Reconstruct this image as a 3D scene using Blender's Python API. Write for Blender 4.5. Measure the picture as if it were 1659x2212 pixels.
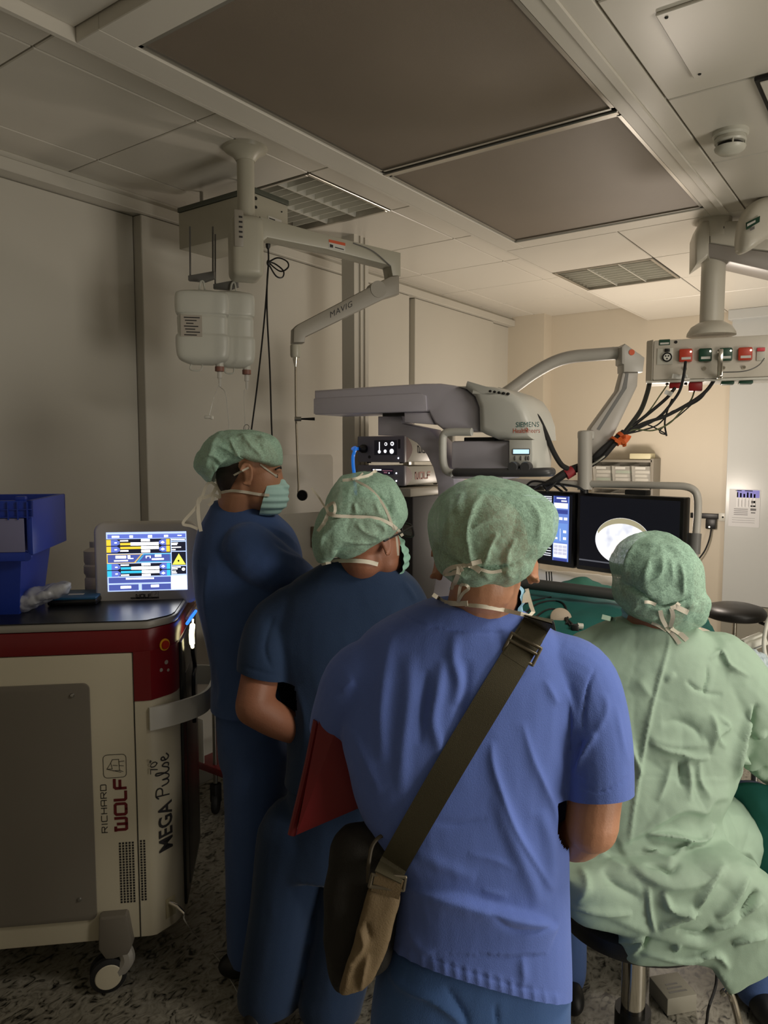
import bpy, bmesh, math, random
import numpy as np
from mathutils import Vector, Matrix, noise as mnoise
from mathutils.bvhtree import BVHTree

for _o in list(bpy.data.objects):
    bpy.data.objects.remove(_o, do_unlink=True)
SC = bpy.context.scene
COL = SC.collection
random.seed(4)

# ------------------------------------------------------------------ camera
F = 1591.75; CX, CY = 829.5, 1106.0           # focal length and centre in photo pixels (1659 x 2212)
YAW, PIT = math.radians(35.934), math.radians(4.745)
CAM = np.array([0.0, 0.0, 1.70])
FWD = np.array([-math.sin(YAW)*math.cos(PIT), math.cos(YAW)*math.cos(PIT), -math.sin(PIT)])
RT = np.array([math.cos(YAW), math.sin(YAW), 0.0])
UPV = np.cross(RT, FWD)
FH = np.array([-math.sin(YAW), math.cos(YAW), 0.0])   # horizontal view direction
ZV = np.array([0.0, 0.0, 1.0])
cd = bpy.data.cameras.new('camera'); cam = bpy.data.objects.new('camera', cd); COL.objects.link(cam)
cd.sensor_fit = 'HORIZONTAL'; cd.sensor_width = 36.0; cd.lens = 36.0*F/1659.0
cd.clip_start = 0.05; cd.clip_end = 60
cam.matrix_world = Matrix(((RT[0], UPV[0], -FWD[0], CAM[0]), (RT[1], UPV[1], -FWD[1], CAM[1]),
                           (RT[2], UPV[2], -FWD[2], CAM[2]), (0, 0, 0, 1)))
SC.camera = cam

# ------------------------------------------------------------------ world, lights, exposure
W = bpy.data.worlds.new('world'); SC.world = W; W.use_nodes = True
W.node_tree.nodes['Background'].inputs[0].default_value = (0.9, 0.85, 0.75, 1)
W.node_tree.nodes['Background'].inputs[1].default_value = 0.02
SC.view_settings.view_transform = 'Standard'; SC.view_settings.look = 'None'
SC.view_settings.gamma = 1.0; SC.view_settings.use_curve_mapping = False
SC.view_settings.exposure = 0.0

def area(name, loc, target, size, sy, watts, col):
    l = bpy.data.lights.new(name, 'AREA'); l.shape = 'RECTANGLE'; l.size = size; l.size_y = sy
    l.energy = watts; l.color = col
    o = bpy.data.objects.new(name, l); COL.objects.link(o); o.location = loc
    o.rotation_euler = (Vector(target)-Vector(loc)).to_track_quat('-Z', 'Y').to_euler()
    return o
def point(name, loc, radius, watts, col):
    l = bpy.data.lights.new(name, 'POINT'); l.shadow_soft_size = radius; l.energy = watts; l.color = col
    o = bpy.data.objects.new(name, l); COL.objects.link(o); o.location = loc; return o
# assumed warm lamp, unseen low behind the monitors, inferred from ceiling and wall glow
area('assumed_lamp_light', (-1.48, 4.95, 1.28), (-1.48, 4.9, 3.0), 0.45, 0.3, 15, (1.0, 0.87, 0.74))
point('assumed_lamp_point', (-1.30, 4.85, 1.30), 0.10, 27, (1.0, 0.87, 0.74))
# unseen area light added over the room's right half to brighten gown and pendant
area('added_overhead_light', (0.6, 2.0, 2.68), (0.55, 2.05, 0.0), 1.2, 0.55, 28, (1.0, 0.93, 0.82))
# unseen area light added before the right wall to brighten ceiling, walls and men
area('right_side_light', (2.55, 1.75, 1.2), (0.0, 1.7, 1.5), 1.1, 2.1, 74, (1.0, 0.93, 0.82))

# ------------------------------------------------------------------ helpers: pixel -> point
def V3(*a): return np.array(a, float)
def ray(x, y): return FWD + RT*((x-CX)/F) - UPV*((y-CY)/F)
def D(x, y, d): return CAM + ray(x, y)*d                       # by depth
def Zp(x, y, z): r = ray(x, y); return CAM + r*((z-CAM[2])/r[2])
def Xp(x, y, v): r = ray(x, y); return CAM + r*((v-CAM[0])/r[0])
def Yp(x, y, v): r = ray(x, y); return CAM + r*((v-CAM[1])/r[1])
def proj(p):
    q = np.asarray(p, float)-CAM; d = q@FWD
    return CX+F*(q@RT)/d, CY-F*(q@UPV)/d, d

class Fr:
    """a local frame: a = along ux, b = along uy (away), c = along uz (up)"""
    def __init__(s, o, ux, uy, uz):
        s.o = np.array(o, float); s.ux = np.array(ux, float); s.uy = np.array(uy, float); s.uz = np.array(uz, float)
    def p(s, a, b, c): return s.o + s.ux*a + s.uy*b + s.uz*c
    def loc(s, p): q = np.asarray(p)-s.o; return V3(q@s.ux, q@s.uy, q@s.uz)
    def px(s, x, y, b=0.0):                                      # pixel -> local point on the plane b
        r = ray(x, y); t = ((s.o-CAM)@s.uy + b)/(r@s.uy); return s.loc(CAM+r*t)
    def pc(s, x, y, c=0.0):
        r = ray(x, y); t = ((s.o-CAM)@s.uz + c)/(r@s.uz); return s.loc(CAM+r*t)
WORLD = Fr((0, 0, 0), (1, 0, 0), (0, 1, 0), (0, 0, 1))
def yawframe(o, deg):
    """frame whose ux is the camera's right turned by deg towards away (+) or towards the camera (-)"""
    t = math.radians(deg); ux = RT*math.cos(t)+FH*math.sin(t); uy = -RT*math.sin(t)+FH*math.cos(t)
    return Fr(o, ux, uy, ZV)

# ------------------------------------------------------------------ helpers: materials
def s2l(c):
    return tuple(((v/255.0)/12.92 if v/255.0 <= 0.04045 else ((v/255.0+0.055)/1.055)**2.4) for v in c)
MATS = {}
def mat(name, rgb, rough=0.5, metal=0.0, spec=0.5, vary=None, bump=None, emit=None, trans=0.0, alpha=1.0, coat=0.0, aniso=None, sheen=0.0):
    """rgb in 0..255 sRGB. vary=(scale, amount[, stretch]); bump=(scale, strength[, stretch])"""
    if name in MATS: return MATS[name]
    m = bpy.data.materials.new(name); m.use_nodes = True; MATS[name] = m
    nt = m.node_tree; n = nt.nodes; lk = nt.links; b = n['Principled BSDF']
    c = s2l(rgb)
    b.inputs['Base Color'].default_value = (*c, 1); b.inputs['Roughness'].default_value = rough
    b.inputs['Metallic'].default_value = metal; b.inputs['Specular IOR Level'].default_value = spec
    b.inputs['Transmission Weight'].default_value = trans; b.inputs['Alpha'].default_value = alpha
    b.inputs['Coat Weight'].default_value = coat; b.inputs['Sheen Weight'].default_value = sheen
    if emit:
        b.inputs['Emission Color'].default_value = (*s2l(emit[0]), 1); b.inputs['Emission Strength'].default_value = emit[1]
    def tex(scale, stretch, detail=4):
        tc = n.new('ShaderNodeTexCoord'); mp = n.new('ShaderNodeMapping'); mp.inputs['Scale'].default_value = stretch
        nz = n.new('ShaderNodeTexNoise'); nz.inputs['Scale'].default_value = scale; nz.inputs['Detail'].default_value = detail
        lk.new(tc.outputs['Object'], mp.inputs[0]); lk.new(mp.outputs[0], nz.inputs['Vector']); return nz
    if vary:
        nz = tex(vary[0], vary[2] if len(vary) > 2 else (1, 1, 1))
        cr = n.new('ShaderNodeValToRGB'); k = vary[1]
        cr.color_ramp.elements[0].position = 0.3; cr.color_ramp.elements[1].position = 0.7
        cr.color_ramp.elements[0].color = (*[max(0, v*(1-k)) for v in c], 1); cr.color_ramp.elements[1].color = (*[min(1, v*(1+k)) for v in c], 1)
        lk.new(nz.outputs['Fac'], cr.inputs[0]); lk.new(cr.outputs[0], b.inputs['Base Color'])
    if bump:
        nz = tex(bump[0], bump[2] if len(bump) > 2 else (1, 1, 1), 6)
        bp = n.new('ShaderNodeBump'); bp.inputs['Strength'].default_value = bump[1]; bp.inputs['Distance'].default_value = 0.004
        lk.new(nz.outputs['Fac'], bp.inputs['Height']); lk.new(bp.outputs[0], b.inputs['Normal'])
    return m
def glow(name, rgb, s):
    return mat(name, (5, 5, 5), 0.6, emit=(rgb, s))

# ------------------------------------------------------------------ helpers: meshes and objects
OFF = {}
def catmull(P, n=6):
    P = [np.asarray(p, float) for p in P]
    if len(P) < 3: return P
    Q = [2*P[0]-P[1]]+P+[2*P[-1]-P[-2]]; out = []
    for i in range(1, len(Q)-2):
        p0, p1, p2, p3 = Q[i-1], Q[i], Q[i+1], Q[i+2]
        for k in range(n):
            t = k/n
            out.append(0.5*((2*p1)+(-p0+p2)*t+(2*p0-5*p1+4*p2-p3)*t*t+(-p0+3*p1-3*p2+p3)*t**3))
    out.append(P[-1]); return out
def unit(v): v = np.asarray(v, float); return v/(np.linalg.norm(v)+1e-12)

class B:
    def __init__(s, fr=WORLD): s.v = []; s.f = []; s.m = []; s.fr = fr; s.cur = 0
    def raw(s, vs, fs):
        k = len(s.v); s.v.extend([tuple(p) for p in vs]); s.f.extend([tuple(i+k for i in f) for f in fs]); s.m.extend([s.cur]*len(fs)); return s
    def add(s, vs, fs): return s.raw([s.fr.p(*p) for p in vs], fs)
    def box(s, lo, hi, bev=0.0, seg=2):
        a = np.minimum(lo, hi); h = np.maximum(lo, hi)
        vs = [(x, y, z) for x in (a[0], h[0]) for y in (a[1], h[1]) for z in (a[2], h[2])]
        fs = [(0, 1, 3, 2), (4, 6, 7, 5), (0, 4, 5, 1), (2, 3, 7, 6), (0, 2, 6, 4), (1, 5, 7, 3)]
        if bev > 0:
            bm = bmesh.new(); bv = [bm.verts.new(p) for p in vs]
            for f in fs: bm.faces.new([bv[i] for i in f])
            bmesh.ops.bevel(bm, geom=bm.edges[:], offset=min(bev, 0.49*min(h-a)), segments=seg, profile=0.5, affect='EDGES')
            bm.verts.index_update()
            vs = [tuple(v.co) for v in bm.verts]; fs = [[v.index for v in f.verts] for f in bm.faces]; bm.free()
        return s.add(vs, fs)
    def prism(s, poly, w0, w1, plane='ac', bev=0.0, seg=2):
        """polygon in the plane (ac, ab or bc) extruded along the third axis from w0 to w1"""
        def mk(p, w):
            return {'ac': (p[0], w, p[1]), 'ab': (p[0], p[1], w), 'bc': (w, p[0], p[1])}[plane]
        n = len(poly); vs = [mk(p, w0) for p in poly]+[mk(p, w1) for p in poly]
        fs = [tuple(range(n-1, -1, -1)), tuple(range(n, 2*n))]+[(i, (i+1) % n, n+(i+1) % n, n+i) for i in range(n)]
        bm = bmesh.new(); bv = [bm.verts.new(p) for p in vs]
        for f in fs: bm.faces.new([bv[i] for i in f])
        bmesh.ops.recalc_face_normals(bm, faces=bm.faces[:])
        if bev > 0:
            bm.faces.ensure_lookup_table(); ed = [e for f in (bm.faces[0], bm.faces[1]) for e in f.edges]
            bmesh.ops.bevel(bm, geom=list(set(ed)), offset=bev, segments=seg, profile=0.5, affect='EDGES')
        bmesh.ops.triangulate(bm, faces=[f for f in bm.faces if len(f.verts) > 4])
        bm.verts.index_update(); vs = [tuple(v.co) for v in bm.verts]; fs = [[v.index for v in f.verts] for f in bm.faces]; bm.free()
        return s.add(vs, fs)
    def cyl(s, p0, p1, r0, r1=None, n=20):
        r1 = r0 if r1 is None else r1; p0 = s.fr.p(*p0); p1 = s.fr.p(*p1)
        return s.tubew([p0, p1], [r0, r1], n)
    def tubew(s, P, R, n=8, cap=True, flat=None):
        P = [np.asarray(p, float) for p in P]; m = len(P)
        if np.isscalar(R): R = [R]*m
        T = [unit(P[min(i+1, m-1)]-P[max(i-1, 0)]) for i in range(m)]
        ref = V3(0, 0, 1) if abs(T[0][2]) < 0.9 else V3(1, 0, 0)
        u = unit(np.cross(ref, T[0])); vs = []
        for i in range(m):
            u = unit(u-T[i]*(u@T[i])); w = np.cross(T[i], u)
            for k in range(n):
                a = 2*math.pi*k/n; vs.append(P[i]+(u*math.cos(a)+w*math.sin(a)*(flat or 1))*R[i])
        fs = [(i*n+k, i*n+(k+1) % n, (i+1)*n+(k+1) % n, (i+1)*n+k) for i in range(m-1) for k in range(n)]
        if cap: fs += [tuple(range(n-1, -1, -1)), tuple((m-1)*n+k for k in range(n))]
        return s.raw(vs, fs)
    def tube(s, pts, r, n=8, sub=6, smooth=True):
        P = [s.fr.p(*p) for p in pts]
        P = catmull(P, sub) if smooth else P
        return s.tubew(P, r, n)
    def lathe(s, prof, o, axis=(0, 0, 1), n=28):
        ax = unit(s.fr.ux*axis[0]+s.fr.uy*axis[1]+s.fr.uz*axis[2]); o = s.fr.p(*o)
        ref = V3(0, 0, 1) if abs(ax[2]) < 0.9 else V3(1, 0, 0)
        u = unit(np.cross(ref, ax)); w = np.cross(ax, u); vs = []; m = len(prof)
        for r, h in prof:
            for k in range(n):
                a = 2*math.pi*k/n; vs.append(o+ax*h+(u*math.cos(a)+w*math.sin(a))*r)
        fs = [(i*n+k, i*n+(k+1) % n, (i+1)*n+(k+1) % n, (i+1)*n+k) for i in range(m-1) for k in range(n)]
        if prof[0][0] > 1e-5: fs.append(tuple(range(n-1, -1, -1)))
        if prof[-1][0] > 1e-5: fs.append(tuple((m-1)*n+k for k in range(n)))
        return s.raw(vs, fs)
    def sph(s, c, r, n=16, m=10):
        if np.isscalar(r): r = (r, r, r)
        vs = []; fs = []
        for i in range(m+1):
            t = math.pi*i/m
            for k in range(n):
                a = 2*math.pi*k/n
                vs.append((c[0]+r[0]*math.sin(t)*math.cos(a), c[1]+r[1]*math.sin(t)*math.sin(a), c[2]+r[2]*math.cos(t)))
        fs = [(i*n+k, (i+1)*n+k, (i+1)*n+(k+1) % n, i*n+(k+1) % n) for i in range(m) for k in range(n)]
        return s.add(vs, fs)
    def ribbon(s, P, w, t=0.0012, nrm=None):
        """flat band through world points; faces the normals given (default: towards the camera)"""
        P = [np.asarray(p, float) for p in P]; m = len(P); vs = []
        for i in range(m):
            T = unit(P[min(i+1, m-1)]-P[max(i-1, 0)]); N = unit(CAM-P[i]) if nrm is None else nrm[i]
            S = unit(np.cross(T, N)); N2 = unit(np.cross(S, T)); wi = w if np.isscalar(w) else w[i]
            for a, b in ((-1, -1), (1, -1), (1, 1), (-1, 1)): vs.append(P[i]+S*a*wi/2+N2*b*t/2)
        fs = [(i*4+k, i*4+(k+1) % 4, i*4+4+(k+1) % 4, i*4+4+k) for i in range(m-1) for k in range(4)]
        fs += [(3, 2, 1, 0), tuple((m-1)*4+k for k in range(4))]
        return s.raw(vs, fs)
    def quad(s, pts): return s.add(pts, [tuple(range(len(pts)))])
    def obj(s, name, m, parent=None, smooth=True, ang=35, label=None):
        me = bpy.data.meshes.new(name)
        vs = np.array(s.v, float).reshape(-1, 3)
        if parent is not None: off = OFF[parent.name]
        else: off = V3((vs[:, 0].min()+vs[:, 0].max())/2, (vs[:, 1].min()+vs[:, 1].max())/2, vs[:, 2].min())
        me.from_pydata([tuple(p) for p in vs-off], [], s.f)
        o = bpy.data.objects.new(name, me); COL.objects.link(o); OFF[o.name] = off
        for x in (m if isinstance(m, (list, tuple)) else [m]): me.materials.append(x)
        if len(s.m) == len(me.polygons) and any(s.m): me.polygons.foreach_set('material_index', s.m)
        fix_normals(me)
        if smooth:
            me.polygons.foreach_set('use_smooth', [True]*len(me.polygons)); me.set_sharp_from_angle(angle=math.radians(ang))
        if parent is None: o.location = off
        else: o.parent = parent
        if label: o['label'] = label
        return o
def fix_normals(me):
    bm = bmesh.new(); bm.from_mesh(me); bmesh.ops.recalc_face_normals(bm, faces=bm.faces[:]); bm.to_mesh(me); bm.free(); me.update()
def thing(name, label, cat, loc, group=None):
    o = bpy.data.objects.new(name, None); COL.objects.link(o); o.location = tuple(loc); o.empty_display_size = 0.1
    OFF[o.name] = np.array(loc, float); o['label'] = label; o['category'] = cat
    if group: o['group'] = group
    return o
def tag(o, label, cat, group=None):
    o['label'] = label; o['category'] = cat
    if group: o['group'] = group
    return o
def struct(o): o['kind'] = 'structure'; return o

# ---- lettering
def text2d(txt, size, bold=0.0, shear=0.0, spacing=1.0):
    cu = bpy.data.curves.new('t', 'FONT'); cu.body = txt; cu.size = size; cu.offset = bold; cu.shear = shear; cu.space_character = spacing
    cu.fill_mode = 'FRONT'; cu.resolution_u = 3
    o = bpy.data.objects.new('t', cu); COL.objects.link(o)
    dg = bpy.context.evaluated_depsgraph_get(); me = bpy.data.meshes.new_from_object(o.evaluated_get(dg))
    vs = [(v.co.x, v.co.y) for v in me.vertices]; fs = [tuple(p.vertices) for p in me.polygons]
    bpy.data.objects.remove(o); bpy.data.meshes.remove(me); return vs, fs
def strokes(lines, w):
    """2D polylines -> flat band polygons"""
    vs = []; fs = []
    for L in lines:
        L = [np.array(p, float) for p in L]; m = len(L); k = len(vs)
        for i in range(m):
            t0 = unit(L[i]-L[i-1]) if i > 0 else unit(L[1]-L[0]); t1 = unit(L[i+1]-L[i]) if i < m-1 else t0
            nrm = unit(np.array([-(t0+t1)[1], (t0+t1)[0]])); c = max(0.45, abs(nrm@np.array([-t0[1], t0[0]])))
            e = t0*0
            if i == 0: e = -t0*w*0.4
            if i == m-1: e = t0*w*0.4
            vs.append(tuple(L[i]+e+nrm*w/2/c)); vs.append(tuple(L[i]+e-nrm*w/2/c))
        for i in range(m-1): fs.append((k+2*i, k+2*i+1, k+2*i+3, k+2*i+2))
    return vs, fs
def letter(bd, g2, org, ex, ey, sx=1.0, sy=None, lift=None):
    """place a 2D glyph set into builder bd (local frame coords): origin, text axis ex, up axis ey"""
    sy = sx if sy is None else sy; org = np.array(org, float); ex = np.array(ex, float); ey = np.array(ey, float)
    vs, fs = g2; bd.add([tuple(org+ex*x*sx+ey*y*sy) for x, y in vs], fs)

# ---- surfaces by union (voxel remesh) for bodies and cloth
def fuse(bd, voxel, smooth=4, fac=0.5):
    me = bpy.data.meshes.new('tmp'); me.from_pydata(bd.v, [], bd.f); fix_normals(me)
    o = bpy.data.objects.new('tmp', me); COL.objects.link(o)
    r = o.modifiers.new('r', 'REMESH'); r.mode = 'VOXEL'; r.voxel_size = voxel; r.adaptivity = 0
    if smooth:
        sm = o.modifiers.new('s', 'SMOOTH'); sm.factor = fac; sm.iterations = smooth
    dg = bpy.context.evaluated_depsgraph_get(); e = o.evaluated_get(dg); m2 = bpy.data.meshes.new_from_object(e)
    V = np.empty(len(m2.vertices)*3); m2.vertices.foreach_get('co', V); V = V.reshape(-1, 3)
    Fc = [tuple(p.vertices) for p in m2.polygons]
    bpy.data.objects.remove(o); bpy.data.meshes.remove(me); bpy.data.meshes.remove(m2)
    return V, Fc
def vnormals(V, Fc):
    Q = np.array([f if len(f) == 4 else (f[0], f[1], f[2], f[2]) for f in Fc]); N = np.zeros_like(V)
    fn = np.cross(V[Q[:, 2]]-V[Q[:, 0]], V[Q[:, 3]]-V[Q[:, 1]])
    for k in range(4): np.add.at(N, Q[:, k], fn)
    return N/(np.linalg.norm(N, axis=1, keepdims=True)+1e-12)
def projv(V):
    q = V-CAM; d = q@FWD; return np.stack([CX+F*(q@RT)/d, CY-F*(q@UPV)/d], 1), d
def folds(V, Fc, FL):
    """sculpt cloth folds. each: (polyline in photo pixels, width px, height m, kind) kind r=ridge, s=overlap step"""
    N = vnormals(V, Fc); P, d = projv(V); near = np.clip(-(N@FWD)*2+0.3, 0, 1); disp = np.zeros(len(V))
    for L, w, h, kind in FL:
        L = np.array([np.array(p, float) for p in L]); L = np.array(catmull(list(L), 5)) if len(L) > 2 else L
        lo = L.min(0)-6*w-4; hi = L.max(0)+6*w+4
        idx = np.where((P[:, 0] > lo[0]) & (P[:, 0] < hi[0]) & (P[:, 1] > lo[1]) & (P[:, 1] < hi[1]) & (near > 0))[0]
        if len(idx) == 0: continue
        Q = P[idx]; best = np.full(len(idx), 1e9); sg = np.zeros(len(idx)); par = np.zeros(len(idx)); n = len(L)-1
        for i in range(n):
            a, b = L[i], L[i+1]; ab = b-a; t = np.clip(((Q-a)@ab)/(ab@ab+1e-9), 0, 1); c = a+t[:, None]*ab
            dd = np.hypot(*(Q-c).T); m = dd < best; best[m] = dd[m]
            cr = ab[0]*(Q[:, 1]-a[1])-ab[1]*(Q[:, 0]-a[0]); sg[m] = np.sign(cr)[m]; par[m] = ((i+t)/n)[m]
        taper = np.clip(np.sin(math.pi*par), 0, 1)**0.6
        if kind == 'r': g = np.exp(-np.sqrt((best/w)**2+0.08)*1.25)*1.42
        elif kind == 'g': g = np.exp(-(best/w)**2)
        elif kind == 's':                                        # raised on the left of travel (sign<0 in image coords), dies away over 5w; sharp edge
            s_ = best*np.where(sg == 0, 1, sg); g = np.exp(-np.maximum(-s_, 0)/(5*w))*0.5*(1-np.tanh(s_/(0.75*w)))
        disp[idx] += h*g*taper*near[idx]
    return V+N*disp[:, None]
def crumple(V, Fc, amp, scale, stretch=(1, 1, 1), seed=0.0, ridged=True):
    N = vnormals(V, Fc); out = np.empty(len(V)); st = stretch
    for i, p in enumerate(V):
        q = Vector((p[0]*scale*st[0]+seed, p[1]*scale*st[1], p[2]*scale*st[2]))
        a = mnoise.noise(q); b = mnoise.noise(q*2.3)
        out[i] = ((0.55-abs(a))*1.0+(0.5-abs(b))*0.4) if ridged else a+0.4*b
    return V+N*(out*amp)[:, None]
def facets(V, Fc, amp, scale, stretch=(1, 1, 1), seed=0.0, width=0.28):
    """crisp creases between flat facets, like stiff non-woven cloth"""
    N = vnormals(V, Fc); out = np.empty(len(V))
    for i, p in enumerate(V):
        q = Vector((p[0]*scale*stretch[0]+seed, p[1]*scale*stretch[1], p[2]*scale*stretch[2]))
        w = mnoise.noise(q*0.9)*0.5; q2 = Vector((q.x+w, q.y-w, q.z+w*0.7)); d = mnoise.voronoi(q2)[0]
        out[i] = min(d[1]-d[0], width)/width-0.5+0.35*mnoise.noise(q*0.6)
    return V+N*(out*amp)[:, None]
def mobj(name, V, Fc, m, parent, ang=180, label=None):
    b = B(); b.v = [tuple(p) for p in V]; b.f = list(Fc); b.m = [0]*len(b.f); return b.obj(name, m, parent, True, ang, label)
def cutplane(V, Fc, point, normal, center=None, radius=None):
    """slice the mesh and drop the side the normal points to (only faces near center)"""
    bm = bmesh.new(); bv = [bm.verts.new(tuple(p)) for p in V]
    for f in Fc:
        try: bm.faces.new([bv[i] for i in f])
        except ValueError: pass
    pt = Vector(point); nr = Vector(normal).normalized(); ce = Vector(center) if center is not None else None
    fs = [f for f in bm.faces if ce is None or (f.calc_center_median()-ce).length < radius]
    gm = list(set([v for f in fs for v in f.verts]))+list(set([e for f in fs for e in f.edges]))+fs
    r = bmesh.ops.bisect_plane(bm, geom=gm, plane_co=pt, plane_no=nr)
    dele = [f for f in bm.faces if (f.calc_center_median()-pt).dot(nr) > 0 and (ce is None or (f.calc_center_median()-ce).length < radius*1.02)]
    bmesh.ops.delete(bm, geom=dele, context='FACES')
    bmesh.ops.delete(bm, geom=[v for v in bm.verts if not v.link_faces], context='VERTS')
    bm.verts.index_update(); V2 = np.array([tuple(v.co) for v in bm.verts]); F2 = [tuple(v.index for v in f.verts) for f in bm.faces]; bm.free()
    return V2, F2
def sil(bd, rows, n=40, e=2.4, sub=5):
    """loft through horizontal sections: rows of (y, xl, xr, depth, near half-thickness, far half-thickness)"""
    R = np.array(rows, float); ys = R[:, 0]; t = np.linspace(0, len(R)-1, (len(R)-1)*sub+1)
    C = np.array(catmull([R[i] for i in range(len(R))], sub)); vs = []
    for y, xl, xr, d, tn, tf in C:
        o = D((xl+xr)/2, y, d); a = max(0.004, (xr-xl)/2*d/F)
        for k in range(n):
            th = 2*math.pi*k/n; c, s_ = math.cos(th), math.sin(th)
            cc = math.copysign(abs(c)**(2/e), c); ss = math.copysign(abs(s_)**(2/e), s_)
            vs.append(o+RT*a*cc+FH*(tf if s_ > 0 else tn)*ss)
    m = len(C); fs = [(i*n+k, i*n+(k+1) % n, (i+1)*n+(k+1) % n, (i+1)*n+k) for i in range(m-1) for k in range(n)]
    fs += [tuple(range(n-1, -1, -1)), tuple((m-1)*n+k for k in range(n))]
    return bd.raw(vs, fs)
def puff(bd, outline, center, d, tn, tf, full=0.6, nring=14, sub=4, tilt=(0, 0)):
    """a body whose outline (photo pixels) is its equator at depth d and which bulges tn towards the camera, tf away"""
    O = [np.array(p, float) for p in outline]; O = catmull(O+[O[0]], sub)[:-1]; n = len(O); c = np.array(center, float)
    vs = []; m = 0
    for i in range(-nring, nring+1):
        th = math.pi/2*i/nring; k = max(0.02, math.cos(th))**full; off = math.sin(th)*(tf if th > 0 else tn); m += 1
        for p in O:
            q = c+(p-c)*k; dd = d+tilt[0]*(q[0]-c[0])/F+tilt[1]*(q[1]-c[1])/F
            vs.append(D(q[0], q[1], dd)+FH*off)
    fs = [(i*n+k, i*n+(k+1) % n, (i+1)*n+(k+1) % n, (i+1)*n+k) for i in range(m-1) for k in range(n)]
    fs += [tuple(range(n-1, -1, -1)), tuple((m-1)*n+k for k in range(n))]
    return bd.raw(vs, fs)
def limb(bd, P, R, n=18, sub=6):
    PR = catmull([np.append(p, r) for p, r in zip(P, R)], sub)
    bd.tubew([p[:3] for p in PR], [p[3] for p in PR], n)
    o = bd.fr; bd.fr = WORLD; bd.sph(P[0], R[0]*0.98); bd.sph(P[-1], R[-1]*0.98); bd.fr = o
def bvh(V, Fc): return BVHTree.FromPolygons([tuple(p) for p in V], Fc)
def surf(trees, x, y, off, dflt):
    r = unit(ray(x, y)); best = None
    for t in trees:
        h = t.ray_cast(Vector(CAM), Vector(r))
        if h[0] is not None and (best is None or h[3] < best): best = h[3]
    if best is None: return D(x, y, dflt)
    return CAM+r*(best-off)
def onsurf(trees, pts, off, dflt, sub=5):
    P = catmull([np.array(p, float) for p in pts], sub); return [surf(trees, p[0], p[1], off, dflt) for p in P]

# ================================================================== materials of the setting
m_wall = mat('wall_laminate', (194, 190, 179), 0.42, vary=(0.8, 0.03))
m_farwall = mat('far_wall_paint', (206, 196, 178), 0.5, vary=(0.7, 0.03))
m_door = mat('door_white', (196, 198, 196), 0.25, vary=(0.6, 0.02))
m_ceil = mat('ceiling_metal_panel', (212, 207, 196), 0.34, spec=0.5, vary=(0.9, 0.03))
m_gap = mat('panel_joint', (120, 112, 100), 0.7)
m_dark = mat('dark_joint', (30, 28, 26), 0.7)
m_alu = mat('brushed_aluminium', (178, 174, 165), 0.3, metal=0.9, vary=(30, 0.08, (1, 12, 1)))
m_chrome = mat('chrome', (215, 210, 200), 0.12, metal=1.0)
m_steel = mat('satin_steel', (170, 168, 162), 0.28, metal=0.9)
m_white = mat('white_enamel', (214, 212, 202), 0.32, vary=(3, 0.02))
m_offwhite = mat('offwhite_plastic', (198, 196, 184), 0.38, vary=(3, 0.02))
m_black = mat('black_plastic', (16, 16, 17), 0.4)
m_rubber = mat('black_rubber', (22, 22, 23), 0.7)
m_grey = mat('mid_grey_plastic', (104, 103, 100), 0.5)

# floor: pale vinyl with dark flecks
def floor_mat():
    m = bpy.data.materials.new('fleck_vinyl'); m.use_nodes = True; nt = m.node_tree; n = nt.nodes; lk = nt.links; b = n['Principled BSDF']
    tc = n.new('ShaderNodeTexCoord'); nz = n.new('ShaderNodeTexNoise'); nz.inputs['Scale'].default_value = 34; nz.inputs['Detail'].default_value = 7; nz.inputs['Distortion'].default_value = 1.6
    mp = n.new('ShaderNodeMapping'); mp.inputs['Scale'].default_value = (1, 0.6, 1); mp.inputs['Rotation'].default_value = (0, 0, 0.6)
    lk.new(tc.outputs['Object'], mp.inputs[0]); lk.new(mp.outputs[0], nz.inputs['Vector'])
    cr = n.new('ShaderNodeValToRGB'); e = cr.color_ramp.elements
    e[0].position = 0.34; e[0].color = (*s2l((24, 23, 20)), 1); e[1].position = 0.45; e[1].color = (*s2l((128, 124, 112)), 1)
    x = e.new(0.62); x.color = (*s2l((158, 154, 142)), 1); x = e.new(0.75); x.color = (*s2l((112, 108, 96)), 1)
    lk.new(nz.outputs['Fac'], cr.inputs[0]); lk.new(cr.outputs[0], b.inputs['Base Color']); b.inputs['Roughness'].default_value = 0.38
    return m
X0, X1, Y0, Y1 = -2.97, 2.6, -2.2, 6.05
H, H2 = 2.85, 2.732
struct(B().box((X0-0.1, Y0-0.1, -0.08), (X1+0.1, Y1+0.1, 0)).obj('floor', floor_mat()))

# ------------------------------------------------------------------ ceiling: slab with metal panels hung under it
ceil = struct(B().box((X0-0.1, Y0-0.1, H+0.1), (X1+0.1, Y1+0.1, H+0.2)).obj('ceiling', m_gap))
def cpanel(x0, x1, y0, y1, z, gx0=0.003, gx1=0.003, gy0=0.003, gy1=0.003):
    B().box((x0+gx0, y0+gy0, z), (x1-gx1, y1-gy1, z+0.03), 0.003, 1).obj('ceiling_panel', m_ceil, ceil)
ysL = [1.2+0.59*k for k in range(-6, 9)]; ysL = [Y0]+[y for y in ysL if Y0 < y < Y1-0.2]+[Y1]
for y0, y1 in zip(ysL[:-1], ysL[1:]):
    lum = abs(y0-2.38) < 0.02
    cpanel(X0, -2.70, y0, y1, H); cpanel(-2.11, -1.795, y0, y1, H, 0.003, 0.0)
    if not lum: cpanel(-2.70, -2.11, y0, y1, H)
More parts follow.
